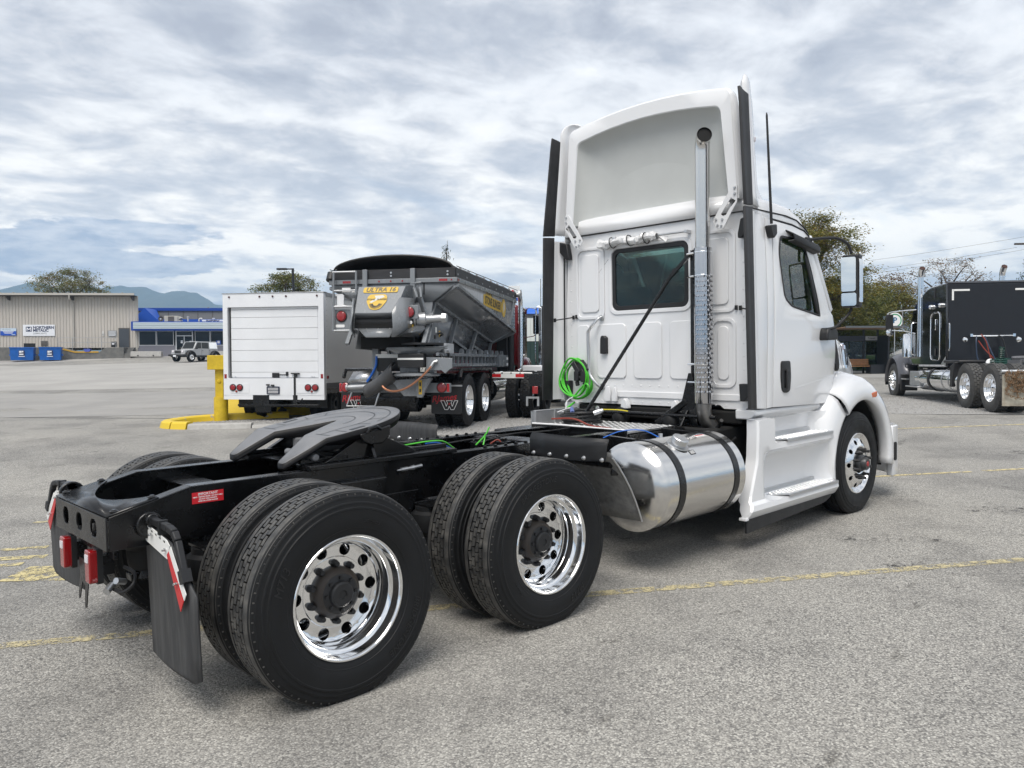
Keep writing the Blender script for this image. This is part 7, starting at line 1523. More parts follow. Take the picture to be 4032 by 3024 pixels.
# ------------------------------------------------------------------ bus shelter, pickup, sign, wires
SHF = mat('shelter_frame', (.02, .022, .026), .4, .3); WOOD = mat('bench_wood', (.22, .10, .04), .55, c2=(.30, .15, .06), nscale=6, stretch=(1, 8, 8)); GLS = glass('shelter_glass', (.42, .46, .47), .8)
SH = thing('bus_shelter', 'dark framed bus shelter with glass panels and a wooden bench inside', 'bus shelter', at(17.3, 38), VR+radians(2), tilt=True)
rf_ = obj('shelter_roof', G().sheet([[(-1.6, y, 2.20-.02*y) for y in (-.9, .9)], [(1.35, y, 2.20-.02*y) for y in (-.9, .9)]]), mat('shelter_soffit', (.20, .13, .09), .6), SH, solid=.06)
obj('roof_fascia', G().box(-1.62, 1.37, -.95, -.90, 2.19, 2.28), mat('fascia_grey', (.12, .13, .14), .35, .4), rf_)
for x in (-1.5, -.02, .68): obj('shelter_post', G().box(x-.04, x+.04, .55, .63, 0, 2.2), SHF, SH); 
obj('header_panel', G().box(-1.5, .68, .53, .60, 1.60, 1.86), mat('header_navy', (.012, .016, .03), .4), SH); ap = obj('notice_panel', G().box(.04, .62, .50, .53, 1.64, 1.84), mat('notice_grey', (.35, .36, .37), .5), SH)
text('notice_lettering', 'Transit', .13, CABLE, ap, frame_M((.33, .497, 1.74), (1, 0, 0), (0, 0, 1)), .001, .001)
for x0, x1 in ((-1.46, -.75), (-.71, -.06), (.02, .64)): obj('glass_panel', G().box(x0, x1, .58, .59, .12, 1.58), GLS, SH)
obj('side_wall', G().box(.64, .72, -.5, .62, 0, 1.86).box(-.04, .70, -.2, .3, 0, .45), SHF, SH)
bn = obj('bench', G().box(-1.4, .3, -.1, .28, .36, .40), WOOD, SH); 
for k in range(3): obj('bench_slat', G().box(-1.4, .1, .30+.02*k, .33+.02*k, .44+.10*k, .52+.10*k), WOOD, bn)
for x in (-1.2, 0): obj('bench_leg', G().box(x-.03, x+.03, -.05, .30, 0, .36), SHF, bn)
PW = mat('pickup_white', (.72, .735, .75), .25, coat=.6)
PU = thing('pickup_truck', 'white pickup parked beyond the bus shelter', 'pickup', at(24.2, 52), VR, tilt=True)
pb = obj('body', G().prism([(-2.6, .55), (-2.6, 1.12), (-1.0, 1.15), (-.95, 1.95), (.55, 1.97), (1.15, 1.28), (2.35, 1.18), (2.55, .95), (2.55, .5)], 'y', -.95, .95), PW, PU, bevel=.08)
obj('side_windows', G().prism([(-.85, 1.28), (-.85, 1.82), (.45, 1.84), (.95, 1.30)], 'y', -.96, -.945), GLASSD, pb); obj('door_seam', G().box(-.02, .01, -.956, -.95, .6, 1.85).box(-.9, -.88, -.956, -.95, .6, 1.85), CABLE, pb)
obj('wing_mirror', G().box(.72, .92, -1.15, -.95, 1.28, 1.48), CABLE, pb, bevel=.03); obj('sill', G().box(-2.4, 2.4, -.96, .96, .42, .56), CABLE, pb)
for x in (-1.65, 1.65):
    for s_ in (-1, 1):
        w = obj('wheel', SRI, None, PU, loc=(x, s_*.97, .38), rot=(0, 0, 0 if s_ < 0 else pi)); w.scale = (.76, .8, .76); obj('tyre', STT, None, w)
    obj('wheel_arch', G().lathe([(.40, -.962), (.48, -.962), (.48, -.955)], 28, c=(x, 0, .42)), CABLE, pb)
WC = thing('white_car', 'white car bonnet low behind the dark truck front wheel', 'car', at(25.0, 47), VR+.1, tilt=True)
obj('body', G().prism([(-2.1, .3), (-2.1, .62), (-1.5, .85), (-.7, 1.30), (.7, 1.32), (1.4, .85), (2.1, .75), (2.15, .3)], 'y', -.85, .85), PW, WC, bevel=.1); obj('windows', G().prism([(-1.15, .92), (-.62, 1.24), (.6, 1.25), (1.1, .90)], 'y', -.858, .858), GLASSD, WC)
for x in (-1.3, 1.3):
    for s_ in (-1, 1): w = obj('wheel', SRI, None, WC, loc=(x, s_*.86, .31), rot=(0, 0, 0 if s_ < 0 else pi)); w.scale = (.62, .7, .62); obj('tyre', STT, None, w)
SN = thing('round_sign', 'round white and green street sign behind the dark truck mirror', 'sign', at(20.45, 42), VR, tilt=True)
obj('sign_pole', G().cyl((0, .03, 0), (0, .03, 2.7), .03), ALU, SN); dsc = obj('sign_disc', G().lathe([(0, -.01), (.42, -.01), (.42, .01), (0, .01)], 32, c=(0, 0, 2.6)), PRINTW, SN)
obj('sign_ring', G().lathe([(.30, -.013), (.36, -.013), (.36, -.009)], 32, c=(0, 0, 2.6)), mat('sign_green', (.02, .28, .12), .4), dsc); text('sign_letter', 'P', .42, mat('sign_blue', (.02, .12, .25), .4), dsc, frame_M((0, -.014, 2.6), (1, 0, 0), (0, 0, 1)), .001, .01)
UP = thing('utility_pole', 'wooden utility pole behind the fir tree at the right edge', 'pole', at(42.6, 65), VR)
obj('pole_shaft', G().tube([(0, 0, -.3), (0, 0, 9.6)], [.16, .11], 10), BARK, UP); obj('cross_arm', G().box(-1.1, 1.1, -.06, .06, 8.8, 8.95), BARK, UP)
for i, (za, zb, s0) in enumerate(((9.5, 8.4, 0), (8.6, 7.4, -.9), (8.6, 7.0, .9))):
    A_ = at(42.6+s0, 65, za); B_ = at(20, 78, zb-.4)
    wpts = [(lerp(A_.x, B_.x, k/16), lerp(A_.y, B_.y, k/16), lerp(A_.z, B_.z, k/16)-.5*sin(pi*k/16)) for k in range(17)]
    wo = obj('power_line', G().tube(wpts, .009, 4), CABLE); setp(wo, ['upper power line sagging across the sky left of the fir tree', 'middle power line crossing behind the chrome stack', 'lowest power line passing behind the locust tree'][i], 'power line', 'power lines in the right sky')
for i, (za, zb) in enumerate(((6.5, 5.5),)):
    pass
# ------------------------------------------------------------------ pale metal warehouse with a loading dock
SID = mat('beige_metal_siding', (.50, .465, .42), .55, c2=(.46, .43, .39), nscale=1.2, stretch=(3, 3, .4))
DOCKC = mat('dock_concrete', (.115, .115, .11), .9, c2=(.17, .165, .155), nscale=2.5)
FASC = mat('roof_fascia_beige', (.44, .42, .38), .5); DKBRN = mat('soffit_brown', (.10, .09, .08), .8); DKG = mat('dark_grey_door', (.05, .058, .07), .5)  # one even dark brown for soffit, brackets, slats, ribs and louvre
BO = (25.451, 77.567, 1.93)
DB = thing('warehouse', 'long beige metal warehouse with a concrete loading dock along its front', 'building', BO, radians(-40), tilt=True)
def corr(x0, x1, z0, z1, y, pitch, d):
    prof = []; x = x0
    while x < x1:
        prof += [(x, y), (x+pitch*.62, y), (x+pitch*.72, y-d), (x+pitch*.90, y-d)]; x += pitch
    prof.append((x1, y)); return G().sheet([[(a, b, z0) for a, b in prof], [(a, b, z1) for a, b in prof]])
obj('siding', corr(-30, .12, .80, 5.9, 0, .30, .05), SID, DB, smooth=20)
obj('back_siding', corr(-30, -7.6, .80, 5.9, 14, .30, .05), SID, DB, smooth=20)
obj('end_wall', G().prism([(.06, .02), (.12, .02), (-7.5, 14), (-7.6, 14)], 'z', -.5, 5.9), SID, DB)
obj('roof', G().add([(-30.3, -.9, 5.98), (.25, -.9, 5.98), (-3.9, 7, 6.3), (-30.3, 7, 6.3), (-7.6, 14.5, 5.98), (-30.3, 14.5, 5.98)], [(0, 1, 2, 3), (3, 2, 4, 5)]), FASC, DB, solid=.1)
obj('roof_fascia', G().box(-30.3, .25, -.96, -.88, 5.92, 6.12), FASC, DB); obj('soffit', G().box(-30.2, .2, -.88, 0, 5.86, 5.92), DKBRN, DB)
for k in range(24): obj('roof_seam', G().box(-.9-1.28*k-.03, -.9-1.28*k+.03, -.98, -.6, 6.10, 6.19), FASC, DB)
for x in (-.15, -5.9, -11.9, -17.9): obj('eave_bracket', G().prism([(-.9, 5.86), (-.05, 5.86), (-.05, 5.45), (-.35, 5.5)], 'x', x-.06, x+.06), DKBRN, DB)
obj('downspout', G().tube([(-5.9, -.92, 6.0), (-5.9, -.90, 5.55), (-5.9, -.12, 5.25), (-5.9, -.10, .95)], .07, 8), FASC, DB); obj('corner_trim', G().box(.0, .16, -.07, .1, .1, 5.9), FASC, DB)
obj('dock', G().prism([(-30, -1.2), (-.6, -1.0), (-.6, .80), (-2.3, .80), (-2.9, .35), (-5.2, .35), (-6.9, .84), (-30, .84)], 'y', -1.5, .05), DOCKC, DB, bevel=.02)
obj('dock_edge', G().bar((-6.95, -1.53, .83), (-5.2, -1.53, .37), .04, .13).bar((-5.2, -1.53, .37), (-2.95, -1.53, .37), .04, .13), mat('dock_edge_yellow', (.52, .30, .03), .6), DB)
st = obj('dock_steps', G().box(-1.45, 0, -1.45, -.35, -.8, .05), DOCKC, DB)
for k in range(4): obj('step', G().box(-1.42, .0, -1.4+.28*k, -.2, .05+.19*k, .24+.19*k), DOCKC, st)
dr = obj('side_door', G().box(-1.58, -.66, -.07, -.02, .84, 2.68), DKG, DB, bevel=.01); obj('door_frame', G().prism([(-1.66, .84), (-.58, .84), (-.58, 2.76), (-1.66, 2.76)], 'y', -.065, -.03, [[(-1.58, .86), (-.66, .86), (-.66, 2.68), (-1.58, 2.68)]]), DKBRN, dr)
rl = obj('dock_railing', G().tube([(-6.8, -1.4, .84), (-6.8, -1.4, 1.76), (-1.4, -1.4, 1.76), (-1.36, -1.4, 1.5), (-1.36, -1.4, .84)], .028, 6).tube([(-6.8, -1.4, 1.3), (-1.36, -1.4, 1.3)], .024, 6), ALUD, DB)
for x in (-5.44, -4.0, -2.7): obj('railing_post', G().cyl((x, -1.4, .4), (x, -1.4, 1.76), .025), ALUD, rl)
vt = obj('wall_vent', G().box(-9.05, -8.40, -.10, -.04, 1.02, 1.50), mat('vent_grey', (.16, .155, .145), .7), DB, bevel=.01)
for k in range(5): obj('vent_slat', G().box(-9.0, -8.45, -.115, -.10, 1.06+.085*k, 1.10+.085*k), DKBRN, vt)
def wallsign(name, label, x0, x1, z0, z1, m):
    t = thing(name, label, 'sign', DB.matrix_world @ Vector(((x0+x1)/2, -.09, (z0+z1)/2)), radians(-40), tilt=True); w, h = (x1-x0)/2, (z1-z0)/2
    obj('board', G().box(-w, w, 0, .03, -h, h), m, t); return t, w, h
SW = mat('sign_white', (.74, .76, .80), .5); NAVY = mat('sign_navy', (.02, .03, .085), .5); SBL = mat('sign_bright_blue', (.012, .075, .42), .5); SGY = mat('sign_grey', (.26, .27, .28), .5); LBL = mat('sign_pale_blue', (.50, .60, .70), .5)
t, w, h = wallsign('company_sign', 'white wall sign reading NORTHERN METALIC LUBRICANTS', -10.72, -7.71, 1.98, 3.08, SW)
FM = lambda x, z: frame_M((x, -.004, z), (1, 0, 0), (0, 0, 1))
text('sign_lettering', 'NORTHERN', .36, NAVY, t, FM(-.55, .26), .002, .014, 'LEFT', sx=1.02); text('sign_lettering', 'METALIC', .36, NAVY, t, FM(-.55, -.02), .002, .014, 'LEFT', sx=1.02); text('sign_lettering', 'LUBRICANTS', .22, SGY, t, FM(-.55, -.31), .002, .003, 'LEFT')
obj('sign_emblem', G().prism([(-1.22, -.13), (-1.22, .35), (-.66, .35), (-.66, -.13)], 'y', -.006, -.001, [[(-1.16, -.07), (-1.16, .29), (-1.08, .29), (-.94, .12), (-.80, .29), (-.72, .29), (-.72, -.07), (-.80, -.07), (-.80, .14), (-.94, -.0), (-1.08, .14), (-1.08, -.07)]]), NAVY, t)
t, w, h = wallsign('address_sign', 'small white and blue wall sign at the left picture edge', -12.84, -11.35, 2.02, 2.73, SBL)
obj('sign_top', G().box(-w, w, -.004, 0, h-.28, h), LBL, t); text('sign_lettering', '103 Chevron', .16, SGY, t, FM(-.6, h-.14), .002, .002, 'LEFT')
for k in range(3): obj('print_line', G().box(-.5+.06*k, .5-.05*k, -.004, 0, .02-.09*k, .06-.09*k), SW, t)
obj('print_line', G().box(.3, .65, -.004, 0, -.29, -.23), LBL, t)
t, w, h = wallsign('notice_sign', 'grey notice board beside the dark grey warehouse door', -2.66, -1.83, 1.93, 2.50, SGY)
for k in range(4): obj('print_line', G().box(-w+.08, w-.08-.05*(k % 2), -.004, 0, h-.14-.12*k, h-.10-.12*k), SW, t)
t, w, h = wallsign('notice_sign', 'two tiny white notices on the warehouse wall left of the grey board', -3.22, -3.02, 2.0, 2.45, mat('small_notice', (.55, .54, .52), .6))
obj('notice_lower', G().prism([(-.1, -.14), (.1, -.14), (.0, .0)], 'y', -.004, 0), SGY, t)
DBL = mat('dumpster_blue', (.006, .12, .48), .45, c2=(.005, .10, .38), nscale=3)
for i, (x0, x1, lab) in enumerate(((-10.19, -8.25, 'left blue dumpster with its black lid thrown open'), (-7.57, -5.77, 'right blue dumpster with a closed lid below the dock'))):
    t = thing('dumpster', lab, 'dumpster', DB.matrix_world @ Vector(((x0+x1)/2, -3.0, -.42)), radians(-20), tilt=True, group='blue dumpsters at the loading dock'); w = (x1-x0)/2
    b_ = obj('bin', G().add([(-w+.06, -.65, 0), (w-.06, -.65, 0), (w, -.8, 1.2), (-w, -.8, 1.2), (-w+.06, .65, 0), (w-.06, .65, 0), (w, .8, 1.2), (-w, .8, 1.2)], [(0, 1, 2, 3), (5, 4, 7, 6), (4, 0, 3, 7), (1, 5, 6, 2), (0, 4, 5, 1)]), DBL, t)
    obj('rim', G().box(-w-.03, w+.03, -.84, -.78, 1.14, 1.22).box(-w-.03, w+.03, .78, .84, 1.14, 1.22).box(-w-.03, -w+.03, -.8, .8, 1.14, 1.22).box(w-.03, w+.03, -.8, .8, 1.14, 1.22), DBL, t)
    obj('lid', G().box(-w, w, -.8, .8, 1.22, 1.25) if i else G().box(-w+.06, w, -.8, .8, 1.20, 1.215).box(.0, w, .5, .55, 1.25, 1.62), CABLE, t)
    obj('label', G().box(-.24, .24, -.79, -.775, .42, .92), NAVY, t); obj('label_print', G().box(-.2, .0, -.80, -.79, .7, .88).box(-.2, .15, -.80, -.79, .5, .62).box(-.25, .25, -.80, -.79, .33, .39).box(.02, .14, -.80, -.79, .74, .88), SW, t)
    for s_ in (-1, 1): obj('fork_pocket', G().box(s_*w, s_*(w+.09), -.4, .4, .42, .58), DBL, t)
t = thing('blue_bin', 'small blue tote lying on the loading dock ramp', 'bin', DB.matrix_world @ Vector((-4.0, -1.45, .40)), radians(-40), tilt=True); obj('tote', G().add([(-.22, -.15, 0), (.22, -.15, 0), (.29, -.2, .26), (-.29, -.2, .26), (-.22, .15, 0), (.22, .15, 0), (.29, .2, .26), (-.29, .2, .26)], [(0, 1, 2, 3), (5, 4, 7, 6), (4, 0, 3, 7), (1, 5, 6, 2), (0, 4, 5, 1)]), mat('tote_blue', (.10, .14, .55), .4), t); obj('tote_rim', G().box(-.31, .31, -.22, -.18, .23, .27), MATS['tote_blue'], t)
t = thing('dock_bin', 'black bin standing by the door on the loading dock', 'bin', DB.matrix_world @ Vector((-1.75, -.9, .84)), radians(-40), tilt=True); obj('bin_body', G().box(-.2, .2, -.2, .2, 0, .55), CABLE, t, bevel=.04); obj('bin_mark', G().box(-.12, .12, -.21, -.2, .25, .4), SW, t)
# ------------------------------------------------------------------ low shop with the blue fascia
SB2 = mat('fascia_blue', (.006, .05, .30), .4); SBR = mat('roof_blue', (.005, .075, .42), .5); GRYW = mat('shop_grey_wall', (.19, .19, .22), .7); FRM = mat('white_frames', (.60, .62, .64), .5); BACKW = mat('back_wall_grey', (.17, .175, .185), .6)
SP = thing('shop', 'low shop with a blue fascia, white slats and a glazed front', 'building', BO, radians(-40), tilt=True)
obj('plinth_wall', G().box(.15, 3.78, .0, .2, -.1, 1.02).box(5.5, 14, 0, .2, -.1, 1.02), GRYW, SP); obj('interior', G().box(.2, 14, 3.8, 4, 0, 2.5).box(.2, 14, .2, 4, -.1, .0), CABIN, SP)
fa = obj('fascia', G().box(-.1, 14, -.95, 4.2, 2.46, 3.36), SB2, SP, bevel=.02)
for k in range(4): obj('fascia_slat', G().prism([(-.97, 2.63+.16*k), (-1.02, 2.65+.16*k), (-1.0, 2.77+.16*k), (-.97, 2.785+.16*k)], 'x', .12, 13.9), mat('slat_white', (.42, .49, .53), .45, .2) if 'slat_white' not in MATS else MATS['slat_white'], fa)
obj('corner_post', G().box(-.05, .15, .0, .2, -.1, 2.46), FRM, SP)
for x0, x1 in ((.27, 1.93), (1.97, 3.63), (5.68, 7.15), (7.19, 8.9), (8.95, 10.6)):
    wf = obj('shop_window', G().prism([(x0, 1.02), (x1, 1.02), (x1, 2.46), (x0, 2.46)], 'y', .0, .08, [[(x0+.05, 1.07), (x1-.05, 1.07), (x1-.05, 2.42), (x0+.05, 2.42)]]), FRM, SP); obj('pane', G().box(x0+.04, x1-.04, .03, .04, 1.06, 2.43), GLASSD, wf)
df = obj('shop_door', G().prism([(3.80, -.05), (5.50, -.05), (5.50, 2.46), (3.80, 2.46)], 'y', .0, .08, [[(3.90, .02), (4.60, .02), (4.60, 1.93), (3.90, 1.93)], [(4.68, .02), (5.40, .02), (5.40, 1.93), (4.68, 1.93)], [(3.90, 2.03), (5.40, 2.03), (5.40, 2.42), (3.90, 2.42)]]), FRM, SP)
obj('pane', G().box(3.88, 5.42, .03, .04, 0, 2.43), GLASSD, df)
for x, z in ((4.40, 1.45), (4.40, 1.30), (5.25, 1.40)): obj('door_paper', G().box(x-.1, x+.1, .018, .024, z-.06, z+.07), SW, df)
for x in (4.57, 4.71): obj('door_handle', G().box(x-.025, x+.025, -.06, -.02, .85, 1.2), ALU, df)
pz = obj('window_poster', G().box(7.75, 8.2, .015, .022, 1.1, 1.5), SBL, SP); obj('poster_mark', G().box(7.86, 8.1, .011, .015, 1.22, 1.46), SW, pz)
# things on the low roof and the taller store behind with the blue gable
def roofthing(name, label, x, y, z): return thing(name, label, 'roof unit', SP.matrix_world @ Vector((x, y, z)), radians(-40), tilt=True)
t = roofthing('roof_cooler', 'beige air handling unit with a dark louvre on the shop roof', -.67, 2.3, 3.36); obj('unit_box', G().box(2.75, 4.1, -.5, .5, 0, .70), mat('unit_beige', (.45, .43, .36), .6), t, bevel=.03); obj('unit_louvre', G().box(3.15, 3.75, -.53, -.50, .05, .65), DKBRN, t); obj('unit_hood', G().prism([(4.1, .05), (4.1, .65), (4.4, .5), (4.15, .35), (4.4, .1)], 'y', -.4, .4), MATS['unit_beige'], t)
WP = mat('vent_white', (.50, .50, .47), .5)
t = roofthing('roof_vent', 'short capped vent stub beside the roof unit', 3.64, 2.3, 3.36); obj('vent_pipe', G().lathe([(0, 0), (.08, 0), (.08, .2), (.14, .22), (.14, .28), (0, .3)], 14, axis='z'), WP, t)
t = roofthing('roof_vent', 'tall thin white vent pipe on the shop roof', 4.28, 2.3, 3.36); obj('vent_pipe', G().lathe([(0, 0), (.075, 0), (.075, .55), (.12, .57), (.12, .66), (0, .68)], 14, axis='z'), WP, t)
t = roofthing('roof_vent', 'gooseneck white vent left of the shop roof sign', 5.4, 2.3, 3.36); obj('vent_pipe', G().tube([(0, 0, 0), (0, 0, .3), (.06, 0, .42), (.18, 0, .46), (.28, 0, .38)], .10, 12), WP, t)
t = roofthing('roof_dish', 'round wire satellite dish on the left of the shop roof', 1.62, 2.3, 3.36); obj('dish', G().lathe([(0, .02), (.12, .0), (.22, -.04), (.27, -.09)], 20, c=(0, 0, .42)), DKBRN, t, solid=.01); obj('dish_horn', G().box(-.06, .06, -.2, -.1, .36, .48), SW, t); obj('dish_legs', G().bar((-.2, 0, 0), (0, 0, .4), .02).bar((.2, 0, 0), (0, 0, .4), .02), ALU, t)
t = thing('roof_sign', 'white roof sign reading IMDEX on the blue parapet', 'sign', SP.matrix_world @ Vector((5.5, 4.6, 3.28)), radians(-40), tilt=True); obj('board', G().box(-.55, 1.9, 0, .06, .0, .55), SW, t)
text('sign_lettering', 'IMDEX', .42, NAVY, t, frame_M((-.13, -.004, .34), (1, 0, 0), (0, 0, 1)), .002, .02, 'LEFT', sx=1.1); obj('sign_lamp', G().box(.6, .85, -.3, -.15, .62, .72), FRM, t)
SK = thing('store', 'taller grey store with blue trim and blue gable behind the shop', 'building', BO, radians(-40), tilt=True)
obj('front_wall', G().box(-4.4, 16, 10, 10.2, 0, 5.12), BACKW, SK); obj('blue_trim', G().box(-4.5, 16.1, 9.85, 10.3, 5.10, 5.42), SB2, SK); obj('store_roof', G().box(-4.4, 16, 10.3, 24, 5.0, 5.3), BACKW, SK)
for k in range(9): obj('wall_rib', G().box(-2.0+1.6*k, -1.95+1.6*k, 9.96, 10, 3, 5.1), DKBRN, SK)
gb = obj('gable', G().add([(-1.63, 6.5, 5.21), (-3.45, 6.5, 3.3), (.3, 6.5, 3.3), (-1.63, 9.9, 5.21)], [(0, 1, 2), (0, 2, 3), (0, 3, 1)]), SBR, SK); obj('blue_parapet', G().box(-4.4, 14, 5.4, 5.6, 3.0, 3.92), SBR, SK)
obj('roof_ridge', G().prism([(1.0, 5.42), (3.2, 5.42), (2.9, 5.58), (1.4, 5.58)], 'y', 14, 18), mat('tan_roof', (.30, .26, .22), .7), SK); obj('ridge_vent', G().box(2.35, 2.45, 15, 15.2, 5.5, 5.85), MATS['tan_roof'], SK)
for x0, x1, lab in ((.05, 2.95, 'concrete kerb block under the left shop windows'), (5.9, 8.9, 'concrete kerb block behind the silver off-road car')):
    t = thing('parking_block', lab, 'barrier', SP.matrix_world @ Vector(((x0+x1)/2, -1.3, 0)), radians(-40), group='concrete blocks before the shop', tilt=True); w = (x1-x0)/2
    obj('block', G().prism([(-.3, -.1), (.3, -.1), (.22, .42), (-.22, .42)], 'x', -w, w), CONC, t, bevel=.03); 
    for s_ in (-1, 1): obj('fork_hole', G().lathe([(0, -.31), (.07, -.31), (.07, -.25)], 12, c=(s_*w*.5, 0, 0)), DARK, t)
# ------------------------------------------------------------------ silver four-door off-roader
JS = mat('silver_grey_paint', (.42, .425, .43), .3, .15, coat=.7); JB = mat('black_fender_plastic', (.02, .02, .021), .6)
hd_ = RH*-.37+FH*-.93
JP = thing('off_road_car', 'silver four-door off-road car with black wheel arches in front of the shop', 'car', at(-27.9, 69.5), atan2(hd_.y, hd_.x), tilt=True)
# local x forward, y left
jb = obj('body', G().prism([(-1.95, .55), (-1.95, 1.12), (1.0, 1.12), (1.05, 1.08), (2.05, 1.02), (2.1, .55)], 'y', -.74, .74), JS, JP, bevel=.04)
cabin = G().add([(-1.93, -.73, 1.12), (-1.93, .73, 1.12), (.98, .73, 1.12), (.98, -.73, 1.12), (-1.85, -.66, 1.80), (-1.85, .66, 1.80), (.55, .64, 1.78), (.55, -.64, 1.78)], [(0, 1, 2, 3), (4, 7, 6, 5), (0, 4, 5, 1), (1, 5, 6, 2), (2, 6, 7, 3), (3, 7, 4, 0)]); ct = obj('hard_top', cabin, JS, JP, bevel=.03)
obj('windscreen', G().add([(.965, -.62, 1.17), (.965, .62, 1.17), (.58, .56, 1.73), (.58, -.56, 1.73)], [(0, 1, 2, 3)]).xf(Matrix.Translation((.012, 0, .01))), GLASSD, ct)
for s_ in (-1, 1):
    for pts in (((.85, 1.18), (.10, 1.18), (.10, 1.70), (.50, 1.70)), ((.02, 1.18), (-.78, 1.18), (-.78, 1.70), (.02, 1.70)), ((-.88, 1.18), (-1.85, 1.18), (-1.80, 1.72), (-.88, 1.72))):
        obj('side_window', G().add([(x, s_*(lerp(.735, .668, (z-1.12)/.66)+.012), z) for x, z in pts], [(0, 1, 2, 3)]), GLASSD, ct)
    for x in (1.42, -1.5):
        obj('wheel_arch', G().sheet([[(x+r*cos(radians(t)), s_*y, .42+r*sin(radians(t))) for r, y in ((.46, .72), (.46, .92), (.52, .94), (.60, .74))] for t in range(0, 181, 15)]), JB, JP, solid=.02)
        w = obj('wheel', SRI, None, JP, loc=(x, s_*.93, .40), rot=(0, 0, 0 if s_ < 0 else pi)); w.scale = (.78, .9, .78); obj('tyre', DRT, None, w)
    hl = obj('headlight', G().lathe([(0, .02), (.08, .015), (.10, 0)], 18, axis='x', c=(2.1, s_*.52, .88)), LENSW, JP); obj('door_seam', G().box(.06, .08, s_*.741, s_*.746, .6, 1.12).box(-.84, -.82, s_*.741, s_*.746, .6, 1.12), CABLE, jb)
    obj('wing_mirror', G().box(.72, .86, s_*.76, s_*.98, 1.12, 1.30), JB, JP, bevel=.03); obj('fog_lamp', G().lathe([(0, .02), (.05, 0)], 12, axis='x', c=(2.32, s_*.40, .58)), LENSW, JP)
    for x in (-.1, -.95): obj('door_handle', G().box(x, x+.14, s_*.742, s_*.765, .98, 1.01), JB, jb)
for k in range(7): obj('grille_slot', G().box(2.095, 2.108, -.30+.10*k-.03, -.30+.10*k+.03, .72, 1.0), CABLE, jb)
obj('front_bumper', G().box(2.08, 2.34, -.85, .85, .48, .66), JB, JP, bevel=.05); obj('number_plate', G().box(2.342, 2.35, -.26, .06, .44, .58), SW, JP); obj('rear_bumper', G().box(-2.15, -1.95, -.85, .85, .48, .68), JB, JP, bevel=.04); obj('spare_wheel', G().lathe([(0, -.1), (.36, -.1), (.38, .1), (0, .1)], 20, axis='x', c=(-2.1, 0, 1.0)), JB, JP); obj('sill', G().box(-1.0, .9, -.78, .78, .42, .55), JB, JP)
# ------------------------------------------------------------------ far middle: green shed, blue-roofed house, price sign, lamp post
t = thing('green_shed', 'dark green metal shed with a white upper band behind the red truck', 'building', at(2.2, 45, 0), VR, tilt=True)
DGW = mat('dark_green_siding', (.012, .035, .032), .6); obj('lower_wall', corr(-2.6, 5, -.3, 1.78, 0, .25, .03), DGW, t, smooth=20); obj('upper_band', corr(-2.6, 5, 1.78, 3.1, -.02, .25, .03), mat('shed_white', (.62, .64, .63), .5), t, smooth=20); obj('shed_body', G().box(-2.6, 5, .05, 8, -.3, 3.12), DGW, t)
t = thing('blue_roof_house', 'grey building with a bright blue roof far behind the spreader truck', 'building', at(1.9, 70, 0), VR, tilt=True)
obj('house_wall', G().box(-2.2, 4, 0, 6, -.5, 4.05), BACKW, t); obj('house_roof', G().add([(-2.3, -.3, 4.0), (4.2, -.3, 4.0), (4.2, 3, 4.75), (-2.0, 3, 4.75), (-2.3, 6.3, 4.0), (4.2, 6.3, 4.0)], [(0, 1, 2, 3), (3, 2, 5, 4), (0, 3, 4)]), mat('bright_blue_roof', (.01, .12, .55), .5), t, solid=.05)
t = thing('petrol_sign', 'tall white sign with a blue foot and red chevron behind the spreader tarp', 'sign', at(.22, 60), VR, tilt=True)
obj('sign_board', G().box(-.42, .42, -.12, .12, 4.75, 5.75), SW, t); obj('blue_band', G().box(-.43, .43, -.13, .13, 4.63, 4.85), SBL, t); obj('red_chevron', G().prism([(-.40, 5.05), (-.1, 5.22), (.05, 5.12), (.05, 5.35), (-.1, 5.45), (-.40, 5.30)], 'y', -.135, -.12), REDT, t); obj('sign_pole', G().cyl((0, 0, 0), (0, 0, 4.7), .1), ALUD, t)
t = thing('lamp_post', 'slim dark lamp post with a flat lamp head above the box truck', 'lamp post', at(-11.0, 40), VR)
obj('post', G().tube([(0, 0, 0), (0, 0, 5.45)], [.075, .06], 12), SHF, t); obj('lamp_arm', G().box(-.75, .06, -.05, .05, 5.40, 5.46), SHF, t); obj('lamp_head', G().box(-.80, -.30, -.12, .12, 5.39, 5.48), SHF, t, bevel=.02)
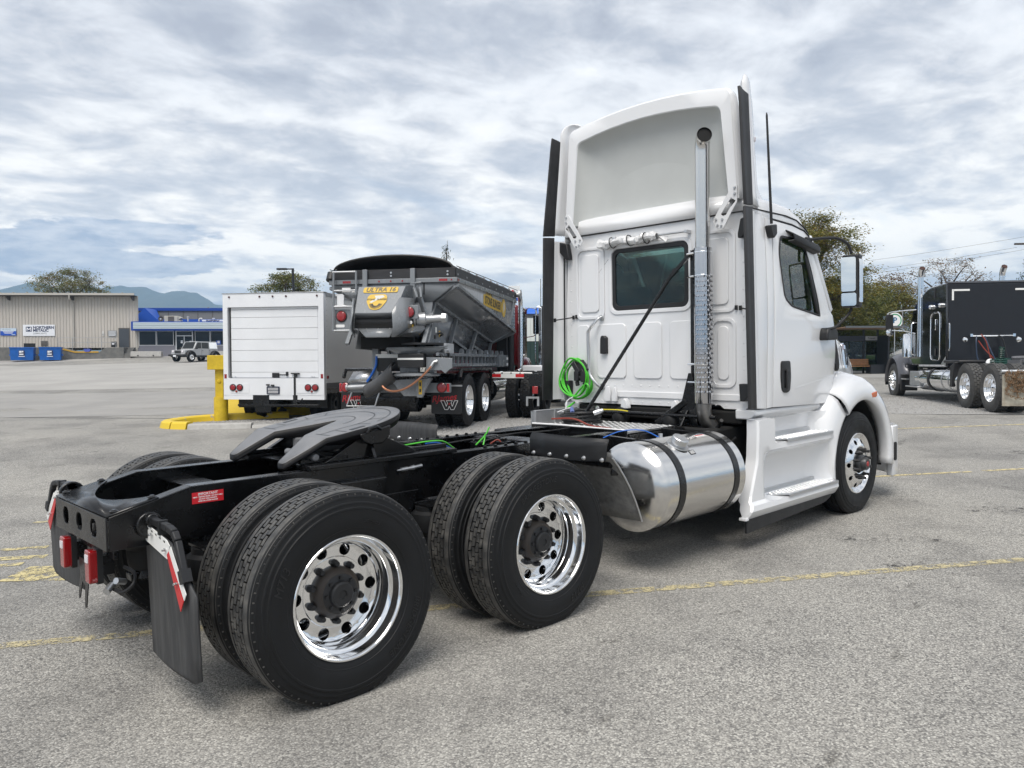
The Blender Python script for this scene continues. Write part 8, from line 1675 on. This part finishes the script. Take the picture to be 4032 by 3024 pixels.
# ------------------------------------------------------------------ mountains far off
def ridge(D, prof, depth, m, name, seed):
    random.seed(seed); rows = []; n = 160
    ph = [random.uniform(0, 6) for _ in range(8)]
    for q in (0, .25, .5, .75, 1, 1.25):
        row = []
        for i in range(n+1):
            s = lerp(-.62, .65, i/n); hh = interp(s, [p[0] for p in prof], [p[1] for p in prof])*D
            hh *= 1+.02*sin(s*70+ph[0])+.012*sin(s*173+ph[1])+.006*sin(s*391+ph[2])
            up = (1-abs(1-q))**.8 if q <= 1 else .7
            x = D+(q-1)*depth; z = hh*min(1, up*(1+.06*sin(s*60+q*9+ph[3])*(1-q if q < 1 else 0)))-30*(1-min(1, q*3))
            row.append((CAMP.x+FH.x*x+RH.x*s*D, CAMP.y+FH.y*x+RH.y*s*D, CAMP.z+z))
        rows.append(row)
    return obj(name, G().sheet(rows), m, kind='structure', smooth=60)
HILL = mat('forested_slope', (.040, .058, .040), .95, c2=(.065, .080, .050), nscale=.02, ndet=8)
# heights as tangents above eye level, across the picture from left to right
ridge(2500, [(-.70, .092), (-.645, .094), (-.60, .097), (-.56, .088), (-.50, .090), (-.468, .093), (-.44, .082), (-.40, .083), (-.37, .066), (-.34, .052), (-.30, .035), (-.2, .012), (0, .004), (.6, .004)], 800, HILL, 'mountain', 2)
ridge(3100, [(-.70, .06), (-.5, .065), (-.42, .070), (-.36, .064), (-.30, .050), (-.22, .030), (-.1, .016), (.1, .012), (.3, .018), (.6, .02)], 700, HILL, 'mountain', 3)

# ------------------------------------------------------------------ the air itself
HZ = bpy.data.materials.new('haze_air'); HZ.use_nodes = True; nt = HZ.node_tree; nt.nodes.clear()
ho = nt.nodes.new('ShaderNodeOutputMaterial'); hv = nt.nodes.new('ShaderNodeVolumePrincipled'); hv.inputs['Color'].default_value = (.45, .70, 1, 1); hv.inputs['Density'].default_value = .00036; hv.inputs['Anisotropy'].default_value = .0
nt.links.new(hv.outputs[0], ho.inputs['Volume'])
hb = obj('haze', G().box(-4600, 4600, -4600, 4600, -34, 262), HZ, smooth=0); setp(hb, kind='stuff')
